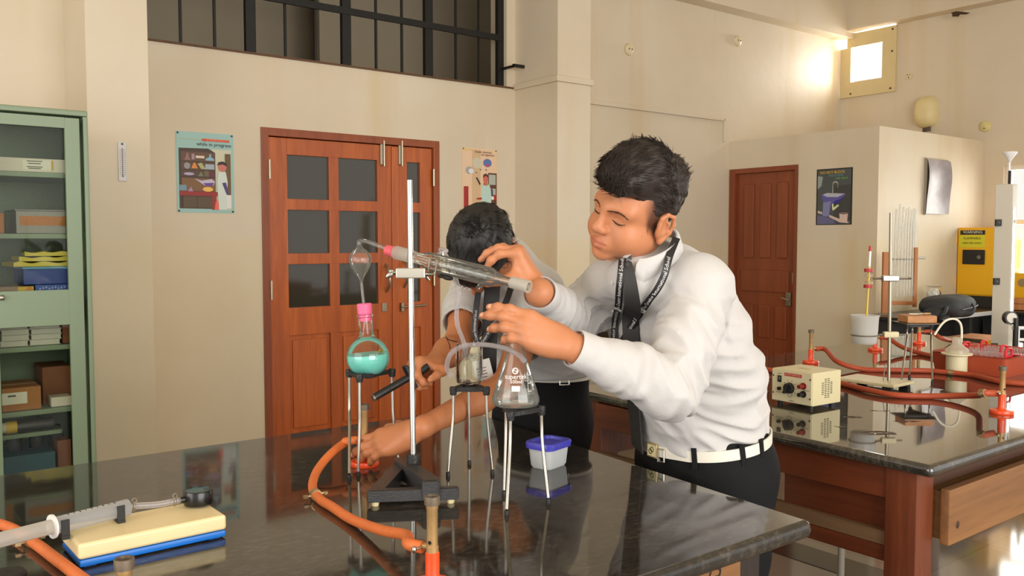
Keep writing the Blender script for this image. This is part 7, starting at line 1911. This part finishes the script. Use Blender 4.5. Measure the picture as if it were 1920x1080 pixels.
# ---- shirt of the front boy
sh1 = Solid(); o_ = 0.012
sh1.ecap(wai - Z * 0.035, bel, (0.178, 0.152), (0.176, 0.150), l1, f1, 0.05).ecap(bel, che, (0.176, 0.150), (0.170, 0.134), l1, f1, 0.05).ecap(che, sho - Z * 0.02, (0.168, 0.132), (0.115, 0.080), l1, f1, 0.06)
sh1.cone(sho + Z * 0.0, at(1190, 522, 1.99), 0.066, 0.044, 0.06).cone(at(1190, 522, 1.99), at(1142, 530, 2.10), 0.042, 0.048, 0.06).cone(at(1142, 530, 2.10), Rs, 0.048, 0.056, 0.05)
sh1.cone(sho - Z * 0.01, mix(Ls, sho, 0.1) + Z * 0.012, 0.070, 0.060, 0.05).cone(sho - Z * 0.01, mix(Rs, sho, 0.1) + Z * 0.012, 0.070, 0.060, 0.05).cone(sho - Z * 0.01, mix(sho, nek, 0.55), 0.075, 0.062, 0.05)
to1 = Solid(); to1.pr = list(sh1.pr)
La, Lb = mix(Le, Lw, 0.5), mix(Le, Lw, 1.0)
sh1.chain([Ls, mix(Ls, Le, 0.5), Le, La, Lb], [0.064, 0.060, 0.055, 0.048, 0.0385], 0.035)
Ra, Rb = mix(Re, Rw, 0.5), mix(Re, Rw, 0.97)
sh1.chain([Rs, mix(Rs, Re, 0.5), Re, Ra, Rb], [0.068, 0.060, 0.054, 0.046, 0.0385], 0.03)
sh1.fold(mix(Ls, Le, 0.55), 0.10, (Le - Ls) + f1 * 0.25, 36, 0.017).fold(Le, 0.11, (Lw - Ls), 32, 0.022, 0.3).fold(La, 0.09, Lw - Le, 38, 0.010)
sh1.fold(Re, 0.10, (Rw - Rs) + Z * 0.1, 50, 0.020, 0.2).fold(mix(Rs, Re, 0.4), 0.09, Re - Rs, 42, 0.012).fold(Ra, 0.06, Rw - Re, 46, 0.008)
sh1.fold(bel + l1 * 0.1, 0.20, Z + l1 * 0.3, 24, 0.012, 0.25).fold(wai + l1 * 0.05, 0.18, Z * 0.8 + l1 * 0.7, 30, 0.015, 0.25).fold(che + l1 * 0.09 + Z * 0.05, 0.11, l1 * 0.8 + Z * 0.9, 30, 0.015, 0.2).fold(che - f1 * 0.08, 0.2, Z, 20, 0.011, 0.25)
for a, b in ((Le, Lb), (Re, Rb)):
    dd = (b - a).normalized(); sh1.cone(b + dd * 0.043, b + dd * 0.12, 0.055, 0.065, 0.004, 0, True)
def cut_wrist(P, d): return d
shirt1 = sh1.mesh('shirt', 0.0040, M_shirt, p1, smooth=2)
# cuffs
for nm, a, b in (('cuff', Le, Lb), ('cuff', Re, Rb)):
    dd = (b - a).normalized(); k = MB(); Mq_ = frame_M(b, dd.orthogonal(), dd.cross(dd.orthogonal()))
    if (Mq_.to_3x3() @ Z).dot(dd) < 0: Mq_ = Mq_ @ Matrix.Rotation(PI, 4, 'X')
    cuff = MB().lathe([(0.0405, -0.030), (0.0415, -0.027), (0.0400, 0.006), (0.0385, 0.009), (0.0365, 0.007), (0.0375, -0.02)], 40, Mq_).build(nm, M_shirt, shirt1, world=True)
bq = sh1.hit(1096, 703)
# trousers
tr1 = Solid()
tr1.ecap(wai - Z * 0.055 - f1 * 0.004, pel - Z * 0.01, (0.176, 0.148), (0.182, 0.154), l1, f1, 0.05)
for h_, k_, a_ in ((LH, LK, LA), (RH, RK, RA)):
    tr1.cone(h_, mix(h_, k_, 0.5), 0.118, 0.100, 0.05).cone(mix(h_, k_, 0.5), k_, 0.100, 0.082, 0.04).cone(k_, a_ + Z * 0.0, 0.082, 0.072, 0.03)
tr1.fold(LH + l1 * 0.06 - Z * 0.05, 0.12, l1 * 0.9 + Z * 0.4, 26, 0.008, 0.2).fold(pel + f1 * 0.1, 0.14, Z + l1 * 0.3, 26, 0.004, 0.2)
trou1 = tr1.mesh('trousers', 0.0055, M_trou, p1, smooth=2)
for s_, a_ in ((1, LA), (-1, RA)):
    MB().sphere(a_ + f1 * 0.075 - Z * 0.045, (0.135, 0.048, 0.045), 20, 12, M=Matrix((f1, l1, Z)).transposed()).box(a_ + f1 * 0.07 - Z * 0.08, (0.26, 0.09, 0.018), M=Matrix((f1, l1, Z)).transposed(), bev=0.006).build('shoe', mat('shoe_black', (20, 19, 18), 0.3), p1, world=True)
both1 = Solid(); both1.pr = to1.pr + tr1.pr
def strap(solid, pix, off, n=40, t0=1.2):
    pts = []
    for x, y in pix:
        q = solid.hit(x, y, t0)
        if q is None: continue
        pts.append(q)
    P = arc_pts(pts, n); out = []; nr = []
    for p in P:
        nn = solid.normal(p); q = solid.snap(p, off); out.append(q); nr.append(nn)
    # smooth the normals
    for _ in range(3): out = [out[0]] + [(out[i - 1] + out[i] + out[i + 1]) / 3 for i in range(1, len(out) - 1)] + [out[-1]]
    sm_ = [sum((nr[j] for j in range(max(0, i - 3), min(len(nr), i + 4))), Vector()).normalized() for i in range(len(nr))]
    return out, sm_
def strap2(solid, pix, off, n=40, near=None):
    pts = []
    for x, y in pix:
        q = solid.hit(x, y, 1.2)
        if q is None: continue
        nn = (solid.normal(q) - FW * 0.8).normalized(); pts.append((q + nn * off, nn))
    if near: pts[0] = (pts[0][0] + pts[0][1] * near, pts[0][1])
    P = arc_pts([p for p, _ in pts], n); m_ = len(pts) - 1; nr = []
    for i in range(len(P)):
        u = i / (len(P) - 1) * m_; j = min(int(u), m_ - 1); nr.append(pts[j][1].lerp(pts[j + 1][1], u - j).normalized())
    for _ in range(6): nr = [nr[0]] + [(nr[i - 1] + nr[i] + nr[i + 1]).normalized() for i in range(1, len(nr) - 1)] + [nr[-1]]
    return P, nr
# belt: an inclined ring at the waist
def ring(c, a, b, lax, fax, tilt, n=72):
    pts = []; nr = []
    for i in range(n + 1):
        u = 2 * PI * i / n; p = c + lax * (a * math.cos(u)) + fax * (b * math.sin(u)) + Z * (tilt * math.sin(u))
        pts.append(p); nr.append((lax * math.cos(u) / a + fax * math.sin(u) / b).normalized())
    return pts, nr
bc1 = wai - Z * 0.065
bp_, bn_ = ring(bc1, 0.182, 0.153, l1, f1, -0.022)
bp_ = [tr1.snap(p, 0.001) if i % 1 == 0 else p for i, p in enumerate(bp_)]
bp_[-1] = bp_[0]
belt1 = ribbon(bp_, bn_, 0.026, 0.004, 'belt', M_belt, p1)
def near_px(pts, x):
    best = None
    for i, p in enumerate(pts):
        v = p - CP; dep = v.dot(FW); px = 960 + FPX * v.dot(RT) / dep
        if best is None or abs(px - x) + dep * 60 < best[0]: best = (abs(px - x) + dep * 60, i)
    return best[1]
i0 = near_px(bp_, 1224); q = bp_[i0]; nn = bn_[i0]; tt = (bp_[i0 + 1] - bp_[i0 - 1]).normalized(); Mbk = Matrix((tt, nn.cross(tt), nn)).transposed()
if (Mbk @ Vector((0, 1, 0))).z < 0: Mbk = Matrix((-tt, nn.cross(-tt), nn)).transposed()
bk1 = MB().box(q + nn * 0.007, (0.038, 0.036, 0.005), M=Mbk, bev=0.0015).build('buckle', M_buckle, belt1, world=True)
MB().box(q + nn * 0.0098, (0.030, 0.028, 0.0012), M=Mbk).build('buckle_plate', mat('buckle_cream', (222, 208, 158), 0.4), belt1, world=True)
k = MB()
for sgn in (-1, 1): k.torus(q + nn * 0.0105 + Mbk @ Vector((0.003 * sgn, 0.003 * sgn, 0)), 0.006, 0.0011, M=Mbk, seg=18, sub=6)
k.build('buckle_mark', mat('mark_dark', (60, 52, 44), 0.5), belt1, world=True)
i1_ = near_px(bp_, 1246); q = bp_[i1_]; nn = bn_[i1_]; tt = (bp_[i1_ + 1] - bp_[i1_ - 1]).normalized()
k = MB(); dz = Vector((0, 0, -1))
hk = [q + nn * 0.007 + tt * a + dz * b for a, b in ((-0.010, -0.008), (-0.010, 0.022), (0.010, 0.024), (0.011, -0.008), (-0.010, -0.008))]
k.tube(hk, 0.0022, 8); k.build('belt_hook', mat('hook_silver', (214, 208, 196), 0.25, 0.9), belt1, world=True)
for x in (1302, 1388, 1424):
    i_ = near_px(bp_, x); q = bp_[i_]; nn = bn_[i_]; tt = (bp_[(i_ + 1) % 72] - bp_[i_ - 1]).normalized()
    MB().box(q + nn * 0.005 - Z * 0.004, (0.013, 0.052, 0.004), M=Matrix((tt, nn.cross(tt), nn)).transposed(), bev=0.001).build('belt_loop', M_trou, trou1, world=True)
# collar
def collar(M, c_low, rad, solid, parent, opening, mt, up_, h_=0.035, lat=1.0):
    """stand-and-fall collar round the neck, opening: direction of its gap"""
    up_ = up_.normalized(); fx = (opening - up_ * opening.dot(up_)).normalized(); sx = up_.cross(fx) * lat
    k = MB(); n = 48; rings = [(1.00, 0.0), (0.98, h_), (1.03, h_ + 0.004), (1.10, h_ - 0.004), (1.24, -0.016)]
    vs = []; fs = []
    for i in range(n + 1):
        u = R(16) + (2 * PI - R(32)) * i / n; d = fx * math.cos(u) + sx * math.sin(u)
        near = max(0, math.cos(u)) ** 3
        for j, (rr, zz) in enumerate(rings):
            e_ = 1.0 + (0.20 * near if j == 4 else 0.10 * near if j == 3 else 0); z2 = zz - (0.026 * near if j == 4 else 0.006 * near if j == 3 else 0.008 * near if j <= 2 else 0)
            vs.append(c_low + d * rad * rr * e_ + up_ * z2)
    m_ = len(rings)
    for i in range(n):
        for j in range(m_ - 1): fs.append((i * m_ + j, i * m_ + j + 1, (i + 1) * m_ + j + 1, (i + 1) * m_ + j))
    nv = len(vs); off = []
    for i in range(n + 1):
        u = R(16) + (2 * PI - R(32)) * i / n; d = fx * math.cos(u) + sx * math.sin(u)
        for j in range(m_): off.append(vs[i * m_ + j] + d * (0.003 if j > 2 else -0.003) + up_ * (0.002 if j > 2 else 0))
    fs += [tuple(q + nv for q in f[::-1]) for f in fs]
    fs += [(i * m_, (i + 1) * m_, (i + 1) * m_ + nv, i * m_ + nv) for i in range(n)] + [(i * m_ + m_ - 1, i * m_ + m_ - 1 + nv, (i + 1) * m_ + m_ - 1 + nv, (i + 1) * m_ + m_ - 1) for i in range(n)]
    k.add(vs + off, fs); return k.build('collar', mt, parent, world=True, sharp=60)
cdir = (mix(sho, nek, 0.9) - sho).normalized()
cf_, cb_1 = at(1178, 496, 1.925), at(1268, 428, 2.01)
neck_c = (cf_ + cb_1) / 2; cfw = (cf_ - cb_1).normalized(); col_up = (hl.cross(cfw)); col_up = col_up if col_up.z > 0 else -col_up
coll1 = collar(HM, neck_c - col_up.normalized() * 0.010, 0.064, sh1, shirt1, cfw, M_shirt, col_up, 0.020, 0.70)
# tie
tpts, tnr = strap2(to1, [(1178, 496), (1181, 515), (1184, 545), (1186, 570), (1187, 595), (1188, 625), (1189, 655)], 0.012, 24)
wd = [0.017 + 0.025 * min(1, i / 14) for i in range(len(tpts))]
tie1 = ribbon(tpts, tnr, 0.04, 0.004, 'necktie', M_tie, p1, wd)
k = MB(); kn = tpts[1]; k.sphere(kn + tnr[1] * 0.001, (0.0100, 0.006, 0.011), 16, 10, M=Matrix((tpts[0] - tpts[1], tnr[0].cross(tpts[0] - tpts[1]), tnr[0])).transposed().normalized() if False else None); k.build('tie_knot', M_tie, tie1, world=True)
t2p, t2n = strap(both1, [(1187, 660), (1189, 700), (1192, 740), (1198, 790), (1202, 840)], 0.008, 24)
wd = [0.046 + 0.016 * i / len(t2p) for i in range(len(t2p))]
ribbon(t2p, t2n, 0.05, 0.004, 'tie_blade', M_tie, tie1, wd)
# lanyard
for pix, s0 in (([(1277, 428), (1272, 444), (1262, 468), (1247, 497), (1232, 524), (1215, 556), (1198, 590), (1182, 622), (1168, 645), (1158, 657)], 0.002), ([(1170, 490), (1168, 510), (1165, 540), (1163, 566), (1160, 595), (1158, 630), (1157, 657)], 0.004)):
    lp_, ln_ = strap2(to1, pix, 0.013 if s0 < 0.003 else 0.016, 60)
    lp_ = [p + n_ * (0.034 if s0 < 0.003 else 0.0) * max(0, 1 - (i / 24) ** 2) for i, (p, n_) in enumerate(zip(lp_, ln_))]
    lo_ = ribbon(lp_, ln_, 0.0170, 0.0014, 'lanyard', M_lany, p1)
    lp2, ln2 = lp_[::-1], ln_[::-1]
    text_on_ribbon('The Creator International School', 0.0125, lp2, ln2, 0.012 if s0 < 0.003 else 0.006, 0.0022, 'lanyard_print', M_lprint, lo_, 1, 0.022, 0.92)
    cum = 0; L_ = 0.012 if s0 < 0.003 else 0.006
    vs_, _f = text_geo('The Creator International School', 0.0125, 'LEFT', 1); tl_ = max(v.x for v in vs_) * 0.92
    marks = [L_ + tl_ + 0.011]; acc_ = 0
    for i in range(1, len(lp2)):
        acc_ += (lp2[i] - lp2[i - 1]).length
        if marks and acc_ > marks[0]:
            t_ = (lp2[i] - lp2[i - 1]).normalized(); sd = t_.cross(ln2[i]).normalized()
            MB().box(lp2[i] + ln2[i] * 0.0019, (0.015, 0.0165, 0.0008), M=Matrix((t_, sd, ln2[i])).transposed()).build('lanyard_patch', M_lprint, lo_, world=True)
            MB().torus(lp2[i] + ln2[i] * 0.0026, 0.0042, 0.0008, M=Matrix((t_ * 0.7, sd, ln2[i])).transposed(), seg=16, sub=6).torus(lp2[i] + ln2[i] * 0.0026, 0.0018, 0.0006, M=Matrix((t_, sd, ln2[i])).transposed(), seg=12, sub=6).build('lanyard_crest', mat('crest_grey', (110, 106, 104), 0.5), lo_, world=True)
            marks.pop(0)
for px, py in ((1096, 705), (1150, 585), (1148, 530)):
    q = sh1.hit(px, py); 
    if q is not None:
        nn = sh1.normal(q); MB().cyl(q - nn * 0.001, q + nn * 0.002, 0.0055, 0.0048, seg=16).build('button', M_shirt2, shirt1, world=True)

# ------------------------------------------------------------------ STOOPING BOY
HC2 = at(905, 462, 2.30)
hf2 = (RT * -0.30 - UP * 0.95).normalized(); hu2 = (RT * -0.35 + UP * 0.10 - FW * 0.93); hu2 = (hu2 - hf2 * hu2.dot(hf2)).normalized(); hl2 = -(hf2.cross(hu2)).normalized()
H2 = Matrix((hl2, hf2, hu2)).transposed().to_4x4(); H2.translation = HC2 - hu2 * 0.02 + hf2 * 0.012; H2 = H2 @ Matrix.Scale(0.99, 4)
pel2 = Vector((1.735, 2.085, 0.86)); wai2 = at(1020, 690, 2.68); che2 = at(990, 585, 2.53); sho2 = at(950, 515, 2.45)
f2 = Vector((-0.98, -0.05, 0)).normalized(); l2 = Vector((0.05, -0.98, 0)).normalized()
sp2 = (sho2 - wai2).normalized(); f2b = (f2 - sp2 * f2.dot(sp2)).normalized(); l2b = -(f2b.cross(sp2)).normalized()
if l2b.y > 0: l2b = -l2b
Ls2, Rs2 = at(1012, 545, 2.42), at(884, 548, 2.50)
Le2, Lw2 = at(950, 722, 2.27), at(792, 801, 2.075); Re2, Rw2 = at(858, 646, 2.33), at(806, 690, 2.15)
person2 = Solid()
head_solid(person2, H2, 0.95)
person2.cone(H2 @ Vector((0, -0.03, -0.04)), mix(sho2, H2 @ Vector((0, -0.06, -0.12)), 0.35), 0.050, 0.060, 0.03)
person2.ecap(pel2, wai2, (0.135, 0.105), (0.125, 0.095), l2, f2).ecap(wai2, che2, (0.125, 0.095), (0.130, 0.095), l2b, f2b).ecap(che2, sho2, (0.13, 0.095), (0.09, 0.06), l2b, f2b)
for s_, e_, w_ in ((Ls2, Le2, Lw2), (Rs2, Re2, Rw2)):
    m1 = mix(s_, e_, 0.5); m2 = mix(e_, w_, 0.35)
    person2.chain([s_, m1, e_, m2, w_], [0.046, 0.042, 0.036, 0.0365, 0.0235], 0.02)
LH2, RH2 = pel2 + l2 * 0.075, pel2 - l2 * 0.075
LK2, RK2 = Vector((1.72, 2.00, 0.46)), Vector((1.72, 2.16, 0.46)); LA2, RA2 = Vector((1.78, 2.0, 0.09)), Vector((1.78, 2.17, 0.09))
for h_, k_, a_ in ((LH2, LK2, LA2), (RH2, RK2, RA2)):
    person2.cone(h_, k_, 0.072, 0.050, 0.04).cone(k_, a_, 0.048, 0.034, 0.03).cone(a_, a_ + f2 * 0.10 - Z * 0.045, 0.032, 0.026, 0.02)
KL2 = at(704, 836, 2.10); WL2 = at(772, 811, 2.078)
person2.cone(Lw2, WL2, 0.0235, 0.0225, 0.02)
lh2 = hand_solid(person2, WL2, KL2 - WL2, -FW * 0.75 + UP * 0.55 - RT * 0.1, False, [(4, 26, 18), (2, 22, 14), (4, 22, 14), (8, 24, 14)], [(0.75, 0.60, -0.35), (0.95, 0.30, -0.25), (0.98, 0.05, -0.25)], 1.04, 10, 3)
KR2 = at(770, 684, 2.11); WR2 = at(822, 686, 2.17)
person2.cone(Rw2, WR2, 0.0240, 0.0225, 0.02)
rh2 = hand_solid(person2, WR2, KR2 - WR2, UP * 0.85 + FW * 0.45, True, [(62, 68, 40), (66, 70, 40), (68, 72, 40), (70, 74, 40)], [(0.45, 0.75, -0.45), (0.85, 0.2, -0.5), (0.9, 0.0, -0.45)], 0.98, 20, 3)
p2 = person2.mesh('person', 0.0030, M_skin2)
RMAT[p2.name] = Matrix.Identity(4)
tint(p2, face_tint(H2))
set_props(p2, 'stooping boy with bowed black hair in a short-sleeved white shirt reaching for the burner', 'person')
nails(lh2, p2); nails(rh2, p2, (0, 1, 2, 3))
face_parts(H2, person2, p2, M_hair2)
def flow2(q, rng):
    c = Vector((0.01, -0.045, 0)); d = Vector((q.x - c.x, q.y - c.y, 0))
    if d.length < 0.03: return (rng.uniform(-1, 1), rng.uniform(-1, 0.2), 0.3), rng.uniform(0.014, 0.026), rng.uniform(0.4, 0.9)
    d = d.normalized() + Vector((-d.y, d.x, 0)).normalized() * 0.35
    return (d.x, d.y, -0.7), rng.uniform(0.016, 0.030), rng.uniform(-0.02, 0.07)
hair2, hs2 = hair_mesh(H2, p2, M_hair2,
    [((0, -0.020, 0.044), (0.0830, 0.1040, 0.088), 0.02), ((0, -0.030, 0.066), (0.076, 0.086, 0.076), 0.02), ((0, 0.050, 0.062), (0.064, 0.052, 0.050), 0.02)],
    [(-0.13, -0.10), (-0.09, -0.080), (-0.045, -0.050), (-0.035, 0.010), (-0.010, 0.020), (0.005, -0.015), (0.022, -0.018), (0.030, 0.010), (0.045, 0.026), (0.070, 0.036), (0.09, 0.036), (0.2, 0.030)],
    0.0030, 4800, flow2, 8, 0.003)
sh2 = Solid()
sh2.ecap(wai2 - Z * 0.02, mix(wai2, che2, 0.45), (0.150, 0.122), (0.150, 0.122), l2, f2, 0.05).ecap(mix(wai2, che2, 0.40), che2, (0.150, 0.120), (0.156, 0.112), l2b, f2b, 0.05).ecap(wai2 - Z * 0.01, wai2 + Z * 0.03, (0.146, 0.116), (0.148, 0.118), l2, f2, 0.05).ecap(che2, sho2, (0.154, 0.110), (0.115, 0.075), l2b, f2b, 0.05)
sh2.cone(sho2, mix(Ls2, sho2, 0.1), 0.064, 0.058, 0.05).cone(sho2, mix(Rs2, sho2, 0.1), 0.064, 0.058, 0.05)
sh2.cone(sho2, mix(sho2, H2 @ Vector((0, -0.06, -0.12)), 0.45), 0.068, 0.060, 0.04)
to2 = Solid(); to2.pr = list(sh2.pr)
for s_, e_ in ((Ls2, Le2), (Rs2, Re2)):
    sh2.chain([s_, mix(s_, e_, 0.30), mix(s_, e_, 0.56)], [0.060, 0.060, 0.061], 0.03)
    dd = (e_ - s_).normalized(); q_ = mix(s_, e_, 0.56); sh2.cone(q_ + dd * 0.012, q_ + dd * 0.09, 0.054, 0.058, 0.006, 0, True)
sh2.fold(che2, 0.16, sp2 + l2 * 0.5, 30, 0.011, 0.25).fold(wai2 + Z * 0.04, 0.14, Z + l2 * 0.5, 34, 0.013, 0.25).fold(mix(Ls2, Le2, 0.3), 0.09, Le2 - Ls2, 40, 0.009, 0.2).fold(mix(Rs2, Re2, 0.3), 0.08, Re2 - Rs2, 40, 0.009, 0.2)
zc2 = float(wai2.z) - 0.012
sh2.mask = lambda P, d: np.maximum(d, (zc2 - P[..., 2]) * 0.9)
shirt2 = sh2.mesh('shirt', 0.0045, M_shirt, p2, smooth=2)
tr2 = Solid()
tr2.ecap(wai2 + Z * 0.02, pel2, (0.154, 0.126), (0.156, 0.128), l2, f2, 0.05)
for h_, k_, a_ in ((LH2, LK2, LA2), (RH2, RK2, RA2)):
    tr2.cone(h_, mix(h_, k_, 0.5), 0.100, 0.086, 0.05).cone(mix(h_, k_, 0.5), k_, 0.086, 0.074, 0.04).cone(k_, a_, 0.074, 0.066, 0.03)
tr2.fold(LH2 + f2 * 0.05, 0.14, l2 + Z * 0.3, 28, 0.006, 0.2)
tr2.mask = lambda P, d: np.maximum(d, (P[..., 2] - float(wai2.z)) * 0.9)
trou2 = tr2.mesh('trousers', 0.006, M_trou, p2, smooth=2)
for a_ in (LA2, RA2):
    MB().sphere(a_ + f2 * 0.075 - Z * 0.045, (0.13, 0.046, 0.045), 20, 12, M=Matrix((f2, l2, Z)).transposed()).box(a_ + f2 * 0.07 - Z * 0.08, (0.25, 0.086, 0.018), M=Matrix((f2, l2, Z)).transposed(), bev=0.006).build('shoe', mat('shoe_black', (20, 19, 18), 0.3), p2, world=True)
bp2, bn2 = ring(wai2 - Z * 0.008, 0.158, 0.130, l2, f2, 0.0)

belt2 = ribbon(bp2, bn2, 0.026, 0.004, 'belt', M_belt, p2)
i_ = near_px(bp2, 1056); q = bp2[i_]; nn = bn2[i_]; tt = (bp2[(i_ + 1) % 72] - bp2[i_ - 1]).normalized()
k = MB(); k.tube([q + nn * 0.008 + tt * a + Z * b for a, b in ((-0.014, 0.015), (-0.014, -0.018), (0.014, -0.018), (0.014, 0.015), (-0.014, 0.015))], 0.0025, 8); k.build('buckle', mat('hook_silver', (214, 208, 196), 0.25, 0.9), belt2, world=True)
# hanging tie, lanyard and card of the stooping boy
def hang_strap(pix, dep, w, thick, name, m, parent, n=24):
    P = arc_pts([at(x, y, dd) for (x, y), dd in zip(pix, dep)], n); nr = [-(FW + Vector((0.35, 0, 0))).normalized()] * len(P)
    return P, nr, ribbon(P, nr, w, thick, name, m, parent)
tp2, tn2, tie2 = hang_strap([(924, 530), (922, 560), (919, 610), (917, 660), (916, 720)], [2.33, 2.315, 2.31, 2.31, 2.32], 0.042, 0.004, 'necktie', M_tie, p2)
for pix, dep, s0 in (([(897, 548), (893, 580), (890, 620), (898, 648)], [2.31, 2.30, 2.29, 2.29], 0.01), ([(958, 540), (948, 568), (930, 600), (912, 630), (899, 650)], [2.32, 2.30, 2.295, 2.288, 2.287], 0.0)):
    P, nr, lo2 = hang_strap(pix, dep, 0.0165, 0.0014, 'lanyard', M_lany, p2, 40)
    text_on_ribbon('The Creator International School', 0.0115 if s0 else 0.0105, P[::-1], nr, s0 * 0.1, 0.002, 'lanyard_print', M_lprint, lo2, 1, 0.03, 0.60 if s0 else 0.68)
cq = at(907, 698, 2.285); Mcd = frame_M(cq, RT, Z)
card = MB().box(cq, (0.046, 0.066, 0.0015), M=Mcd.to_3x3() @ Matrix.Rotation(R(14), 3, 'Z')).build('identity_card', mat('card_white', (232, 232, 228), 0.4), p2, world=True)
Mcr = Mcd @ Matrix.Rotation(R(14), 4, 'Z')
MB().box(Mcr @ Vector((0, -0.026, 0.0012)), (0.046, 0.013, 0.0008), M=Mcr.to_3x3()).build('card_band', mat('card_red', (150, 44, 50), 0.5), card, world=True)
k = MB()
for i in range(4): k.box(Mcr @ Vector((-0.004, 0.012 - i * 0.008, 0.0012)), (0.026 - 0.004 * (i % 2), 0.0022, 0.0008), M=Mcr.to_3x3())
k.build('card_print', mat('print_grey', (110, 104, 92)), card, world=True)
MB().tube([at(899, 650, 2.287), Mcr @ Vector((0, 0.034, 0))], 0.002, 6).build('card_clip', M_zinc, card, world=True)
# loose dark thread on the far forearm
th_ = [person2.hit(x, y) for x, y in ((834, 634), (846, 640), (858, 641))]
P = [at(836, 632, 2.22), at(842, 637, 2.215), at(854, 640, 2.24), at(862, 640, 2.27)]; Q_ = [at(836, 632, 2.22), at(840, 640, 2.215), at(844, 650, 2.215), at(842, 660, 2.22)]
MB().tube(arc_pts(P, 16), 0.0012, 6).tube(arc_pts(Q_, 16), 0.0012, 6).build('wrist_thread', M_blackr, p2, world=True)
# gas lighter in his far hand
la_, lb_ = at(699, 747, 2.03), at(766, 708, 2.075); ld = (lb_ - la_).normalized()
gl = thing('gas_lighter', 'black tube gas lighter held in the stooping boy far hand', 'lighter', tuple(lb_))
MB().cyl(la_ + ld * 0.004, lb_ + ld * 0.002, 0.0088, seg=24).build('barrel', mat('lighter_black', (24, 23, 23), 0.45, bump=0.1, bscale=200), gl, world=True)
MB().lathe([(0.0088, 0.006), (0.0085, 0.0), (0.006, -0.0008), (0.006, 0.004), (0.001, 0.004)], 24, frame_M(la_, ld.orthogonal(), ld.cross(ld.orthogonal()))).build('tip', mat('lighter_tip', (120, 104, 88), 0.4, 0.6), gl, world=True)
gu = (UP - ld * UP.dot(ld)).normalized()
MB().box(lb_ + ld * 0.004, (0.011, 0.060, 0.024), M=Matrix((ld, gu, ld.cross(gu))).transposed(), bev=0.004).build('guard', mat('lighter_black', (24, 23, 23)), gl, world=True)
MB().tube([lb_ + ld * 0.008, lb_ + ld * 0.03, lb_ + ld * 0.056], [0.011, 0.012, 0.009], 16).build('handle', mat('lighter_black', (24, 23, 23)), gl, world=True)
